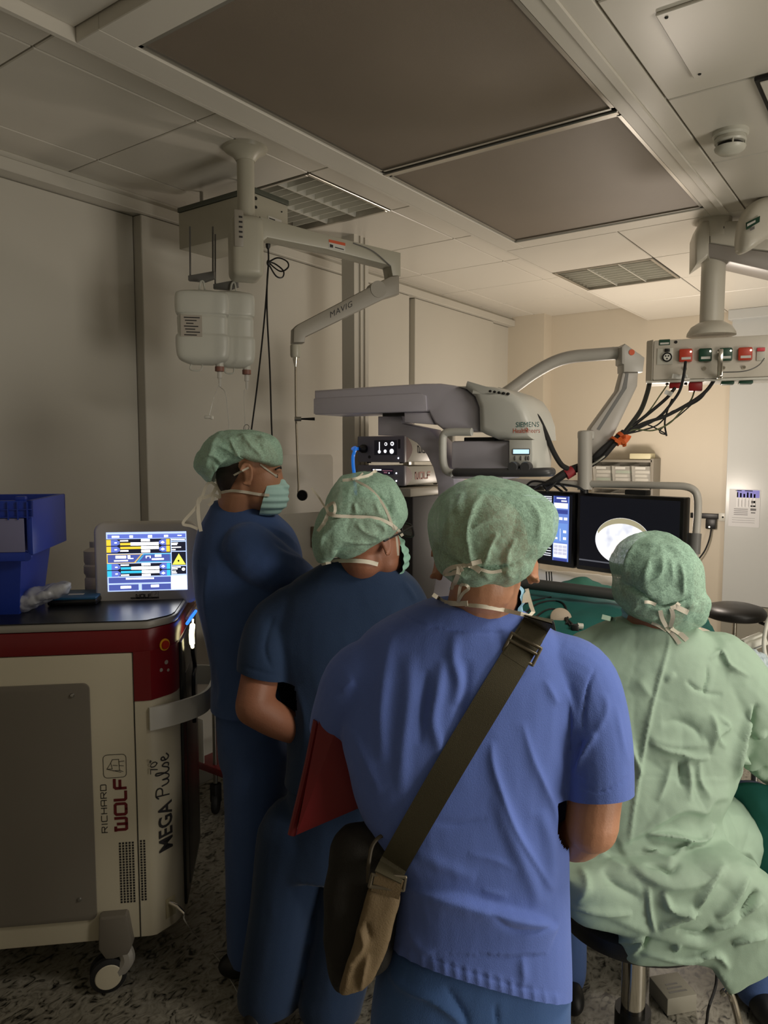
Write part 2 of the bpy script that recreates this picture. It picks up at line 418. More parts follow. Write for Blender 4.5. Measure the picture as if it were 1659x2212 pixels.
# lower main ceiling: edge lip, panels right of the air outlet, panels beyond it
B().box((-1.80, Y0, H2), (-1.785, Y1, H+0.06)).obj('ceiling_step_edge', m_ceil, ceil)
ysR = [2.33+0.59*k for k in range(-7, 7)]; ysR = [Y0]+[y for y in ysR if Y0 < y < Y1-0.2]+[Y1]
for y0, y1 in zip(ysR[:-1], ysR[1:]):
    for x0, x1 in ((-0.657, -0.065), (-0.065, 0.53), (0.53, 1.12), (1.12, 1.71), (1.71, X1)):
        cpanel(x0, x1, y0, y1, H2)
for y0, y1 in ((Y0, -1.21), (-1.21, -0.62), (-0.62, -0.03), (-0.03, 0.56), (0.56, 1.13)):
    cpanel(-1.785, -1.22, y0, y1, H2+0.035, 0, 0.002); cpanel(-1.22, -0.657, y0, y1, H2+0.035, 0.002, 0.003)
for y0, y1 in zip([3.545, 4.13, 4.70, 5.28], [4.13, 4.70, 5.28, Y1]):
    if abs(y0-4.13) > 0.01: cpanel(-1.785, -1.21, y0, y1, H2, 0)
    cpanel(-1.21, -0.657, y0, y1, H2)

# ------------------------------------------------------------------ laminar air outlet in the ceiling
m_filter = mat('filter_fabric', (124, 112, 98), 0.5, metal=0.0, vary=(1.6, 0.10), bump=(900, 0.2))
lam = thing('air_outlet', 'large ceiling air outlet with two brown-grey filter screens in a white frame', 'air outlet', (-1.24, 2.33, H2))
b = B()
xo0, xo1, yo0, yo1 = -1.785, -0.657, 1.13, 3.545; xi0, xi1, yi0, yi1 = -1.685, -0.797, 1.235, 3.435
for lo, hi in (((xo0, yo0), (xi0, yo1)), ((xi1, yo0), (xo1-0.003, yo1)), ((xi0, yo0), (xi1, yi0)), ((xi0, yi1), (xi1, yo1))):
    b.box((lo[0], lo[1], H2), (hi[0], hi[1], H2+0.06), 0.002, 1)
b.obj('frame', m_ceil, lam)
b = B()
b.box((xi1+0.045, yo0, H2-0.006), (xi1+0.075, yo1, H2+0.002), 0.003, 1)
b.obj('edge_moulding', m_ceil, lam)
for y0, y1 in ((yi0, 2.312), (2.345, yi1)):
    B().box((xi0+0.008, y0+0.008, H2+0.012), (xi1-0.008, y1-0.008, H2+0.024), 0.003, 1).obj('filter_screen', m_filter, lam)
    b = B(); t = 0.012
    for lo, hi in (((xi0+.004, y0+.004), (xi0+.004+t, y1-.004)), ((xi1-.004-t, y0+.004), (xi1-.004, y1-.004)), ((xi0+.004, y0+.004), (xi1-.004, y0+.004+t)), ((xi0+.004, y1-.004-t), (xi1-.004, y1-.004))):
        b.box((lo[0], lo[1], H2+0.006), (hi[0], hi[1], H2+0.02))
    b.obj('screen_rim', m_steel, lam)
B().box((xi0, 2.316, H2+0.0), (xi1, 2.341, H2+0.03), 0.003, 1).obj('divider', m_alu, lam)
B().box((xi0-0.02, yi0-0.02, H2+0.03), (xi1+0.02, yi1+0.02, H2+0.05)).obj('backing', m_dark, lam)

# ------------------------------------------------------------------ recessed louvre luminaires, switched off
m_refl = mat('louvre_aluminium', (214, 213, 204), 0.34, metal=0.35)
m_lens = mat('lamp_tube_white', (205, 206, 196), 0.4)
def luminaire(x0, x1, y0, y1, z, label):
    t = thing('ceiling_luminaire', label, 'ceiling light', ((x0+x1)/2, (y0+y1)/2, z), 'square louvre lights in the ceiling')
    b = B(); w = 0.018
    for lo, hi in (((x0, y0), (x0+w, y1)), ((x1-w, y0), (x1, y1)), ((x0+w, y0), (x1-w, y0+w)), ((x0+w, y1-w), (x1-w, y1))):
        b.box((lo[0], lo[1], z-0.004), (hi[0], hi[1], z+0.07), 0.002, 1)
    b.obj('frame', m_alu, t)
    B().box((x0+.002, y0+.002, z+0.068), (x1-.002, y1-.002, z+0.08)).obj('tray', m_refl, t)
    n = 3; cw = (x1-x0-2*w)/n
    for i in range(n):
        cx = x0+w+cw*(i+0.5)
        B().cyl((cx, y0+0.03, z+0.052), (cx, y1-0.03, z+0.052), 0.008, n=10).obj('lamp_tube', m_lens, t)
    for i in range(1, n):                                         # long V dividers
        cx = x0+w+cw*i; b = B()
        b.prism([(cx-0.016, z+0.066), (cx-0.006, z+0.03), (cx-0.003, z+0.001), (cx+0.003, z+0.001), (cx+0.006, z+0.03), (cx+0.016, z+0.066)], y0+w, y1-w, 'ac')
        b.obj('divider', m_refl, t)
    m = 9
    for i in range(n):
        for k in range(1, m):
            cy = y0+w+(y1-y0-2*w)*k/m; xa = x0+w+cw*i+0.006; xb = xa+cw-0.012; b = B()
            N = 8; top = [(xa+(xb-xa)*j/N, z+0.012+0.018*math.sin(math.pi*j/N)) for j in range(N+1)]
            b.prism([(xa, z+0.002), (xb, z+0.002)]+[(p[0], p[1]+0.012) for p in reversed(top)], cy-0.0015, cy+0.0015, 'ac')
            b.obj('louvre', m_refl, t)
    return t
luminaire(-2.697, -2.113, 2.383, 2.968, H, 'switched-off square louvre light beside the white ceiling box and arm')
luminaire(-1.785, -1.213, 4.133, 4.697, H2, 'switched-off square louvre light in the far ceiling left of the pendant column')

# ------------------------------------------------------------------ walls
wl = struct(B().box((X0-0.1, Y0-0.1, 0), (X0, Y1+0.1, H+0.1)).obj('wall_left', m_wall))
def lp(name, x, y0, y1, z0, z1, m=m_wall, bev=0.003): return B().box((X0, y0, z0), (x, y1, z1), bev, 1).obj(name, m, wl)
lp('wall_panel', -2.90, 2.13, 4.30, 0.1, 2.765)
lp('wall_panel', -2.91, 4.385, 5.56, 0.1, 2.765)
lp('wall_panel', -2.955, Y0, 2.127, 0.1, 2.765)
lp('wall_panel', -2.955, 4.30, 4.382, 0.1, 2.765)
lp('wall_panel', -2.94, 5.57, Y1, 0.1, 2.765)
lp('header_rail', -2.875, Y0, Y1-0.16, 2.768, 2.818)
lp('cove', -2.90, Y0, Y1-0.16, 2.822, H)
lp('baseboard', -2.895, Y0, Y1-0.16, 0, 0.1, mat('baseboard_grey', (120, 116, 106), 0.5))
# free-standing service duct from floor to ceiling in front of the left wall
pil = B().box((-2.58, 3.17, 0), (-2.495, 3.297, H)).obj('trim_1', m_wall); struct(pil)
b = B(); b.box((-2.4955, 3.215, 0), (-2.489, 3.22, H)); b.box((-2.4955, 3.256, 0), (-2.489, 3.261, H)); b.obj('joint_strip', mat('joint_beige', (164, 158, 144), .5), pil)

wf = struct(B().box((X0-0.1, Y1, 0), (X1+0.1, Y1+0.1, H+0.1)).obj('wall_far', m_farwall))
B().box((X0, 5.89, 0), (-2.607, Y1, H)).obj('corner_casing', m_farwall, wf)
struct(B().box((X1, Y0-0.1, 0), (X1+0.1, Y1+0.1, H+0.1)).obj('wall_right', m_wall))
struct(B().box((X0-0.1, Y0-0.1, 0), (X1+0.1, Y0, H+0.1)).obj('wall_back', m_wall))
# white sliding door on the far wall
dr = struct(B().box((-1.17, Y1-0.045, 0.545), (0.35, Y1-0.005, 2.69), 0.003, 1).obj('door_1', m_door))
B().box((-1.19, Y1-0.10, 2.66), (0.9, Y1, 2.732), 0.004, 1).obj('track_box', m_door, dr)
B().box((-1.17, Y1-0.042, 0.02), (0.35, Y1-0.005, 0.54), 0.002, 1).obj('kick_plate', mat('kick_grey', (150, 146, 134), 0.45), dr)
B().box((0.2, Y1-0.075, 0.9), (0.225, Y1-0.045, 1.5), 0.005).obj('door_handle', m_steel, dr)

# ------------------------------------------------------------------ small things on the ceiling
sx, sy = -0.548, 2.674
t = thing('smoke_detector', 'round white smoke detector on the ceiling', 'smoke detector', (sx, sy, H2))
B().lathe([(0.0, 0), (0.055, 0), (0.055, -0.012), (0.050, -0.018), (0.0, -0.018)], (sx, sy, H2)).obj('base', m_offwhite, t)
B().lathe([(0.046, -0.016), (0.049, -0.03), (0.046, -0.036)], (sx, sy, H2)).obj('chamber', m_offwhite, t)
for k in range(5):
    a = 2*math.pi*k/5-1.2
    B().lathe([(0, 0), (0.003, 0), (0.003, 0.018), (0, 0.018)], (sx+0.044*math.cos(a), sy+0.044*math.sin(a), H2-0.052), n=6).obj('cage_bar', m_offwhite, t)
B().lathe([(0.030, -0.034), (0.038, -0.040), (0.038, -0.050), (0, -0.050)], (sx, sy, H2)).obj('inner_ring', m_dark, t)
B().lathe([(0.048, -0.049), (0.046, -0.056), (0.034, -0.066), (0.0, -0.069)], (sx, sy, H2)).obj('dome', m_offwhite, t)
hA = Zp(1416, 27, H2); hB = Zp(1503, 163, H2)
t = thing('access_hatch', 'flat square access hatch with corner screws in the white ceiling', 'hatch', (hA[0]+0.2, (hA[1]+hB[1])/2, H2))
B().box((hA[0], hA[1], H2-0.008), (hA[0]+0.40, hB[1], H2+0.0), 0.002, 1).obj('panel', m_ceil, t)
for x in (hA[0]+0.02, hA[0]+0.38):
    for y in (hA[1]+0.02, hB[1]-0.02): B().lathe([(0, -0.0105), (0.004, -0.0105), (0.005, -0.006), (0, -0.006)], (x, y, H2), n=10).obj('screw', m_dark, t)
hC = Zp(1632, 172, H2)
t = thing('ceiling_hatch', 'dark-edged ceiling panel cut off at the right edge of the picture', 'hatch', (hC[0]+0.2, hC[1]+0.2, H2))
B().box((hC[0], hC[1]-0.02, H2-0.012), (hC[0]+0.4, hC[1]+0.33, H2), 0.002, 1).obj('rim', m_dark, t)
B().box((hC[0]+0.012, hC[1]-0.008, H2-0.016), (hC[0]+0.388, hC[1]+0.318, H2-0.011), 0.002, 1).obj('panel', m_ceil, t)

# ================================================================== ceiling arm with lifting hook (left)
m_arm = mat('arm_enamel', (178, 174, 158), 0.38, vary=(3, 0.03))
m_arm2 = mat('arm_enamel_grey', (150, 144, 132), 0.42)
m_label = mat('paper_label', (205, 203, 196), 0.6)
m_orange = mat('orange_print', (206, 88, 48), 0.6)
m_print = mat('dark_print', (40, 38, 38), 0.6)
m_brown = mat('brown_print', (110, 70, 60), 0.6)
cp = D(532, 470, 2.83); cp[2] = H
t = thing('ceiling_support_arm', 'cream ceiling-mounted jointed arm with a hanging hook rod', 'support arm', cp)
zb = D(532, 500, 2.83)[2]
B().lathe([(0, 0), (0.085, 0), (0.08, -0.012), (0.05, -0.03), (0.036, -0.05), (0, -0.05)], cp).obj('ceiling_flange', m_arm, t)
B().cyl((cp[0], cp[1], H-0.05), (cp[0], cp[1], zb), 0.033, n=24).obj('column', m_arm, t)
hf = yawframe(D(530, 540, 2.80), 18)
z0 = hf.px(530, 603)[2]; z1 = hf.px(530, 470)[2]; a0 = hf.px(497, 540)[0]; a1 = hf.px(567, 540)[0]
hb = B(hf).box((a0, -0.055, z0), (a1, 0.09, z1), 0.028, 4).obj('bracket_housing', m_arm, t)
b = B(hf); b.box((a0+0.01, -0.058, hf.px(500, 540)[2]), (a0+0.045, -0.05, z1+0.01), 0.004); b.obj('side_cover', m_arm2, hb)
b = B(hf)
for k in range(5): b.box((a0+0.028, -0.0605, z1-0.02-k*0.018), (a0+0.040, -0.058, z1-0.014-k*0.018))
b.obj('rating_print', m_print, hb)
# upper arm
u0, u1 = D(560, 500, 2.82), D(848, 570, 3.08)
ud = unit((u1-u0)*[1, 1, 0]); uf = Fr(u0, ud, V3(-ud[1], ud[0], 0), ZV)
def ufp(x, y): p = uf.px(x, y); return (p[0], p[2])
B(uf).prism([ufp(556, 472), ufp(700, 512), ufp(858, 550), ufp(858, 600), ufp(840, 600), ufp(836, 578), ufp(700, 543), ufp(572, 518), ufp(556, 530)], -0.035, 0.045, bev=0.006).obj('upper_arm', m_arm, t)
b = B(uf)
b.prism([ufp(703, 522), ufp(738, 530), ufp(738, 548), ufp(703, 541)], -0.0362, -0.035)
lab = b.obj('warning_label', m_label, t)
b = B(uf); b.prism([ufp(703, 522), ufp(738, 530), ufp(738, 536), ufp(703, 528)], -0.037, -0.0362); b.obj('orange_band', m_orange, lab)
b = B(uf); b.prism([ufp(705, 532), ufp(712, 534), ufp(712, 540), ufp(705, 539)], -0.037, -0.0362); b.prism([ufp(716, 538), ufp(735, 543), ufp(735, 545), ufp(716, 540)], -0.037, -0.0362); b.obj('printed_lines', m_print, lab)
b = B(uf); e0 = uf.px(849, 548); e1 = uf.px(849, 640)
b.cyl((e0[0], 0.005, e1[2]+0.03), (e0[0], 0.005, e0[2]+0.004), 0.024, n=20)
b.obj('elbow_post', m_arm, t)
B(uf).tube([(uf.px(755, 530)[0], -0.037, uf.px(755, 530)[2]), (uf.px(795, 548)[0], -0.045, uf.px(795, 548)[2]), (uf.px(835, 580)[0], -0.04, uf.px(835, 580)[2])], 0.0022, 6).obj('arm_cable', m_grey, t)
# lower arm
l0, l1 = D(835, 622, 3.06), D(645, 722, 2.95)
ld = unit((l1-l0)*[1, 1, 0]); lf = Fr(l0, -ld, V3(ld[1], -ld[0], 0), ZV)
def lfp(x, y): p = lf.px(x, y); return (p[0], p[2])
B(lf).prism([lfp(858, 598), lfp(838, 600), lfp(818, 610), lfp(640, 703), lfp(631, 712), lfp(630, 742), lfp(655, 742), lfp(657, 730), lfp(830, 646), lfp(858, 638)], -0.03, 0.03, bev=0.008).obj('lower_arm', m_arm2, t)
b = B(lf); p = lf.px(812, 628); b.cyl((p[0], -0.033, p[2]), (p[0], 0.033, p[2]), 0.034, n=24); b.obj('joint_disc', m_arm2, t)
b = B(lf); letter(b, text2d('MAVIG', 0.034, 0.0, spacing=1.1), (lf.px(708, 688)[0], -0.0308, lf.px(708, 690)[2]), unit((lf.px(742, 672)-lf.px(708, 690))*[1, 0, 1]), (0, 0, 1)); b.obj('maker_print', m_print, t)
q = D(638, 745, 2.95); r_ = 2.95/F
def zq(y): return D(640, y, 2.95)[2]
b = B(); b.lathe([(0.019, zq(745)), (0.021, zq(748)), (0.021, zq(768)), (0.017, zq(772))], (q[0], q[1], 0)); b.obj('collar', m_arm, t)
b = B(); b.lathe([(0.013, zq(770)), (0.012, zq(776)), (0.0045, zq(792))], (q[0], q[1], 0)); b.obj('cone', m_chrome, t)
hk = [V3(q[0], q[1], zq(788)), V3(q[0], q[1], zq(900)), D(643, 1000, 2.95), D(645, 1050, 2.95), D(645, 1064, 2.95), D(651, 1074, 2.95), D(660, 1073, 2.95), D(662, 1065, 2.95), D(655, 1061, 2.95)]
b = B(); b.tubew(catmull(hk, 5), 0.0042, 8); b.obj('hook_rod', mat('dull_steel', (128, 120, 104), .4, metal=.6), t)
hd = D(640, 905, 2.95)
b = B(yawframe(hd, 0)); b.cyl((-0.006, 0, 0), (0.02, 0, 0), 0.009, n=12); b.obj('clamp', m_steel, t)
b = B(yawframe(hd, 0)); b.tubew([b.fr.p(0.018, 0, 0), b.fr.p(0.03, 0, 0), b.fr.p(0.074, 0, 0)], [0.004, 0.005, 0.008], 12, flat=0.8); b.obj('grip', m_black, t)
b = B(yawframe(D(653, 1070, 2.95), 0)); b.lathe([(0.0195, -0.006), (0.022, 0.0), (0.0195, 0.006), (0.011, 0.006), (0.009, 0), (0.011, -0.006), (0.0195, -0.006)], (0, 0, 0), (0, 1, 0)); b.obj('hook_ring', m_black, t)

# ------------------------------------------------------------------ box hung below the ceiling behind the arm
bk = V3(-2.229, 2.168, 2.584); zt_ = D(545, 405, 2.98)[2]
t = thing('ceiling_box', 'flat white equipment box with dark lid hung below the ceiling', 'equipment box', (bk[0]-0.23, bk[1]+0.09, bk[2]))
bx = B().box((bk[0]-0.457, bk[1], bk[2]), (bk[0], bk[1]+0.21, zt_-0.022), 0.004).obj('body', m_arm, t)
B().box((bk[0]-0.46, bk[1]-0.004, zt_-0.021), (bk[0]+0.004, bk[1]+0.214, zt_), 0.003).obj('lid', mat('dark_green_grey', (78, 82, 72), 0.5), t)
b = B()
for y, z, r in ((0.02, 0.135, 0.007), (0.02, 0.10, 0.006), (0.17, 0.12, 0.003)): b.cyl((bk[0]-0.002, bk[1]+y, bk[2]+z), (bk[0]+0.004, bk[1]+y, bk[2]+z), r, n=12)
b.obj('connector', m_black, t)
B().box((bk[0]-0.001, bk[1]+0.09, bk[2]+0.05), (bk[0]+0.0015, bk[1]+0.17, bk[2]+0.085)).obj('type_plate', m_label, t)
b = B()
for k in range(3): b.box((bk[0]+0.0015, bk[1]+0.095, bk[2]+0.056+k*0.009), (bk[0]+0.002, bk[1]+0.15-k*0.01, bk[2]+0.060+k*0.009))
b.obj('type_print', m_print, t)
for x in (-0.18, -0.42):                                             # suspension rods up to the ceiling
    B().cyl((bk[0]+x, bk[1]+0.1, zt_-0.002), (bk[0]+x, bk[1]+0.1, H), 0.008, n=10).obj('suspension_rod', m_steel, t)
def hanger(xa, xb, yt, yb, ybr, d):
    A = D(xa, yt, d); A2 = D(xa, ybr, d); Bq = D(xb, yt-8, d); B2 = D(xb, ybr-10, d)
    zt0 = bk[2]
    bb = B(); bb.tubew([V3(A[0], A[1], zt0), A2], 0.0035, 8); bb.obj('hanger_rod', m_grey, t)
    bb = B(); bb.tubew([V3(Bq[0], Bq[1], zt0), B2], 0.0035, 8); bb.obj('hanger_rod', m_grey, t)
    f = Fr(A2, unit((B2-A2)*[1, 1, 0]), unit(np.cross(ZV, (B2-A2)*[1, 1, 0])), ZV); L = np.linalg.norm((B2-A2)[:2]); dz = B2[2]-A2[2]
    bb = B(f); bb.prism([(-0.006, 0.006), (L+0.006, dz+0.006), (L+0.006, dz-0.022), (L*0.65, dz*0.6-0.028), (-0.006, -0.012)], -0.012, 0.012, bev=0.002); bb.obj('hanger_bracket', m_grey, t)
hanger(411, 460, 518, 600, 600, 2.92)
hanger(465, 512, 505, 615, 618, 3.02)

# ------------------------------------------------------------------ two hanging irrigation canisters
m_canis = mat('translucent_plastic', (222, 222, 212), 0.35, trans=0.35, alpha=0.92, vary=(4, 0.03))
m_liquid = mat('clear_tube', (205, 203, 196), 0.2, alpha=0.55)
def canister(x0, x1, y0, y1, d, label, yaw, dep, withlabel):
    f = yawframe(D((x0+x1)/2, (y0+y1)/2, d), yaw)
    w = f.px(x1, (y0+y1)/2)[0]-f.px(x0, (y0+y1)/2)[0]; zt2 = f.px((x0+x1)/2, y0)[2]; zb2 = f.px((x0+x1)/2, y1)[2]; h = zt2-zb2
    tt = thing('irrigation_canister', label, 'canister', f.p(0, 0, zb2), 'hanging irrigation canisters')
    prof = [(0.0, .40), (0.02, .62), (0.08, .92), (0.2, 1.0), (0.36, 1.0), (0.40, .93), (0.44, .93), (0.58, .94), (0.62, .94), (0.66, .90), (0.70, 1.0), (0.90, 1.0), (0.96, .9), (0.985, .55), (1.0, .3)]
    bb = B(f); vs = []; n = 40
    for t_, k in catmull([np.array(p) for p in prof], 3):
        for j in range(n):
            a = 2*math.pi*j/n; e = 2/5.0; c, s_ = math.cos(a), math.sin(a)
            vs.append((w/2*k*math.copysign(abs(c)**e, c), dep/2*k*math.copysign(abs(s_)**e, s_), zb2+h*t_))
    m = len(vs)//n; fs = [(i*n+j, i*n+(j+1) % n, (i+1)*n+(j+1) % n, (i+1)*n+j) for i in range(m-1) for j in range(n)]+[tuple(range(n-1, -1, -1)), tuple((m-1)*n+j for j in range(n))]
    bb.add(vs, fs); bb.obj('bottle', m_canis, tt)
    bb = B(f); bb.tube([(-0.012, 0, zt2-0.006), (-0.006, 0, zt2+0.03), (0.006, 0, zt2+0.034), (0.012, 0, zt2-0.006)], 0.004, 6); bb.obj('hanging_loop', m_canis, tt)
    nx = w*0.30
    bb = B(f); bb.lathe([(0.016, zb2+0.01), (0.016, zb2-0.014)], (nx, 0, 0)); bb.obj('neck', m_canis, tt)
    bb = B(f); bb.lathe([(0.018, zb2-0.006), (0.018, zb2-0.024), (0.010, zb2-0.026)], (nx, 0, 0)); bb.obj('cap', mat('brown_cap', (130, 88, 76), 0.5), tt)
    bb = B(f); bb.lathe([(0.009, zb2-0.024), (0.010, zb2-0.05), (0.006, zb2-0.055), (0.005, zb2-0.085)], (nx, 0, 0), n=14); bb.obj('spike', m_liquid, tt)
    if withlabel:
        bb = B(f); p0 = f.px(390, 680, -dep/2*0.94-0.003); p1 = f.px(437, 728, -dep/2*0.94-0.003); yb = -dep/2*0.94
        bb.box((p0[0], yb-0.004, p1[2]), (p1[0], yb-0.002, p0[2])); lo = bb.obj('label_sheet', mat('grey_label', (170, 162, 150), 0.6), tt)
        bb = B(f)
        for k in range(7):
            z = p0[2]-0.008-k*0.011; bb.box((p0[0]+0.012+(k % 3)*0.004, yb-0.0045, z-0.003), (p1[0]-0.008-(k*7 % 5)*0.006, yb-0.004, z+0.001))
        bb.obj('label_print', m_print, lo)
    bb = B(f); bb.tube([(-w*0.22, 0, zb2+0.01), (-w*0.24, -0.01, zb2-0.02), (-w*0.05, -0.012, zb2-0.022), (-w*0.02, 0, zb2+0.006)], 0.0035, 6); bb.obj('foot_handle', m_canis, tt)
    return tt, f, f.p(nx, 0, zb2-0.085)
c2, f2_, sp2 = canister(462, 549, 630, 795, 3.02, 'hanging clear irrigation canister behind the labelled one', 20, 0.10, False)
c1, f1_, sp1 = canister(380, 496, 628, 788, 2.90, 'hanging clear irrigation canister with a grey printed label', 12, 0.11, True)
b = B(); b.tubew(catmull([sp1, D(487, 850, 2.9), D(493, 900, 2.92), D(498, 960, 2.95)], 5), 0.0018, 6); b.obj('drip_line', m_liquid, c1)
b = B(); b.tubew(catmull([sp2, D(527, 850, 3.02), D(530, 930, 3.02), D(530, 990, 3.02)], 5), 0.0018, 6); b.obj('drip_line', m_liquid, c2)
b = B(); b.tubew(catmull([D(527, 935, 3.0), D(527, 922, 3.0), D(533, 917, 3.0), D(538, 922, 3.0), D(534, 932, 3.0)], 4), 0.0014, 6); b.obj('line_clamp', m_grey, c2)
b = B(yawframe(D(451, 901, 2.9), 0)); b.box((-0.018, -0.006, -0.006), (0.012, 0.006, 0.006), 0.004); b.box((0.005, -0.007, -0.009), (0.018, 0.007, 0.006), 0.004)
tag(b.obj('roller_clamp', m_white), 'tiny white roller clamp in front of the wall below the canisters', 'clamp')
b = B(); b.tubew(catmull([sp1+V3(0, 0, 0.02), D(462, 860, 2.9), D(452, 898, 2.9)], 5), 0.0012, 6); b.obj('thin_line', m_liquid, c1)

# ------------------------------------------------------------------ black cable looped under the arm
t = thing('hanging_cable', 'thin black cable looped and hanging from the ceiling arm', 'cable', D(579, 530, 2.85))
b = B(); b.lathe([(0.010, 0), (0.009, -0.012), (0.004, -0.02)], D(579, 527, 2.85), n=12); b.obj('plug', m_black, t)
b = B(); b.tubew(catmull([D(579, 530, 2.85), D(580, 560, 2.85), D(578, 600, 2.85), D(570, 700, 2.86), D(556, 830, 2.88), D(543, 930, 2.9), D(536, 985, 2.92)], 5), 0.0034, 6); b.obj('strand', m_black, t)
b = B(); b.tubew(catmull([D(580, 568, 2.85), D(577, 610, 2.85), D(577, 680, 2.86), D(583, 800, 2.88), D(587, 930, 2.9), D(592, 1020, 2.92), D(599, 1130, 2.92), D(602, 1250, 2.9)], 5), 0.0034, 6); b.obj('strand', m_black, t)
b = B(); b.tubew(catmull([D(580, 566, 2.85), D(600, 557, 2.84), D(620, 565, 2.83), D(622, 578, 2.83), D(605, 586, 2.84), D(582, 568, 2.85), D(594, 570, 2.86), D(612, 585, 2.87), D(610, 599, 2.87), D(596, 596, 2.86), D(580, 570, 2.85)], 6), 0.003, 6); b.obj('loop', m_black, t)
b = B(); b.sph(D(580, 568, 2.848), (0.008, 0.008, 0.013)); b.obj('tie', m_black, t)

# ================================================================== laser machine
P0 = V3(-1.957, 1.335, 0.0); MU = V3(0.7175, 0.6966, 0); MW = V3(-0.6966, 0.7175, 0)
LF = Fr(P0, MU, MW, ZV)
m_lwhite = mat('laser_cream', (196, 188, 166), 0.42, vary=(2, 0.02))
m_lred = mat('laser_dark_red', (112, 16, 22), 0.35)
m_lgrey = mat('laser_panel_grey', (112, 106, 96), 0.5)
m_lblack = mat('laser_black', (20, 20, 22), 0.3)
m_rim = mat('laser_rim_grey', (150, 146, 138), 0.35)
m_redprint = mat('dark_red_print', (96, 12, 20), 0.5)
las = thing('laser_machine', 'cream and dark red surgical laser machine on casters at the left', 'laser machine', LF.p(-0.3, 0.3, 0))
OUT = [(-0.75, 0.0), (0.055, 0.0), (0.075, 0.004), (0.128, 0.06), (0.14, 0.085), (0.146, 0.12), (0.15, 0.56), (-0.75, 0.60)]
def inset(P, k):
    c = np.mean(np.array(P), 0); return [tuple(c+(np.array(p)-c)*k) for p in P]
B(LF).prism(OUT, 0.151, 1.078, 'ab', bev=0.006).obj('body', m_lwhite, las)
B(LF).prism(inset(OUT, 1.002), 1.079, 1.150, 'ab', bev=0.003).obj('red_band', m_lred, las)
B(LF).prism(inset(OUT, 1.006), 1.151, 1.174, 'ab', bev=0.006).obj('top_rim', m_rim, las)
B(LF).prism(inset(OUT, 0.965), 1.174, 1.178, 'ab').obj('top_plate', m_lblack, las)
B(LF).prism([(0.026, -0.002), (0.056, -0.002), (0.077, 0.002), (0.131, 0.058), (0.143, 0.084), (0.148, 0.12), (0.13, 0.13), (0.03, 0.02)], 0.925, 1.082, 'ab').obj('red_corner_panel', m_lred, las)
B(LF).box((0.146, 0.125, 0.17), (0.156, 0.555, 1.075), 0.004).obj('front_panel', m_lblack, las)
B(LF).box((0.154, 0.20, 0.2), (0.158, 0.50, 0.95), 0.003).obj('front_inset', mat('laser_dark_grey', (50, 48, 48), 0.4), las)
b = B(LF); b.box((0.0235, -0.0015, 0.155), (0.0265, 0.0, 1.078)); b.obj('panel_seam', m_dark, las)
# side panel with rounded corners
x0, x1_, z0, z1 = -0.66, -0.105, 0.228, 0.99; rr = 0.02; pts = []
for cx_, cz_, a0 in ((x1_-rr, z1-rr, 0), (x0+rr, z1-rr, 90), (x0+rr, z0+rr, 180), (x1_-rr, z0+rr, 270)):
    for k in range(6): a = math.radians(a0+18*k); pts.append((cx_+rr*math.cos(a), cz_+rr*math.sin(a)))
sp = B(LF).prism(pts, -0.008, 0.0, 'ac', bev=0.002).obj('side_panel', m_lgrey, las)
for x in (x0+0.05, -0.155):
    for z in (0.955, 0.30): B(LF).lathe([(0, -0.013), (0.005, -0.0125), (0.007, -0.008), (0, -0.008)], (x, 0, z) if False else (x, 0.0, z), (0, 1, 0), n=12).obj('screw', m_steel, sp)
# brand lettering, reading upwards
EX, EY = (0, 0, 1), (-1, 0, 0)
b = B(LF)
W_ = [[(0.0, 1.0), (0.28, 1.0)], [(0.06, 1.0), (0.06, 0.12), (0.14, 0.0), (1.06, 0.0), (1.14, 0.12), (1.14, 1.0)], [(0.6, 0.0), (0.6, 0.78)]]
O_ = [[(0.5, 0.0), (0.12, 0.0), (0.0, 0.12), (0.0, 0.88), (0.12, 1.0), (0.88, 1.0), (1.0, 0.88), (1.0, 0.12), (0.88, 0.0), (0.5, 0.0)]]
L_ = [[(0, 1.0), (0, 0.12), (0.12, 0), (0.75, 0)]]
F_ = [[(0.0, 0.0), (0.0, 0.88), (0.12, 1.0), (0.8, 1.0)], [(0.0, 0.5), (0.7, 0.5)]]
ws = []; x = 0
for g, adv in ((W_, 1.5), (O_, 1.36), (L_, 1.1), (F_, 0.8)):
    ws += [[(p[0]+x, p[1]) for p in l] for l in g]; x += adv
WOLF = strokes(ws, 0.26); letter(b, WOLF, (-0.008, -0.0012, 0.512), EX, EY, 0.0345, 0.033)
b.obj('wolf_lettering', m_redprint, las, smooth=False)
RI = {'R': [[(0, 0), (0, 1), (.7, 1), (.8, .9), (.8, .6), (.7, .5), (0, .5)], [(.4, .5), (.8, 0)]], 'I': [[(0.1, 0), (0.1, 1)]], 'C': [[(.8, 0), (.1, 0), (0, .1), (0, .9), (.1, 1), (.8, 1)]],
      'H': [[(0, 0), (0, 1)], [(.8, 0), (.8, 1)], [(0, .5), (.8, .5)]], 'A': [[(0, 0), (0, .9), (.1, 1), (.7, 1), (.8, .9), (.8, 0)], [(0, .4), (.8, .4)]], 'D': [[(0, 0), (.7, 0), (.8, .1), (.8, .9), (.7, 1), (0, 1), (0, 0)]]}
rs = []; x = 0
for ch in 'RICHARD':
    rs += [[(p[0]+x, p[1]) for p in l] for l in RI[ch]]; x += 0.5 if ch == 'I' else 1.12
RICH = strokes(rs, 0.12); b = B(LF); letter(b, RICH, (-0.066, -0.0012, 0.508), EX, EY, 0.0224, 0.0165); b.obj('richard_lettering', m_print, las, smooth=False)
lx0, lx1, lz0, lz1 = -0.0725, -0.004, 0.684, 0.758; rr = 0.012; bx_ = []
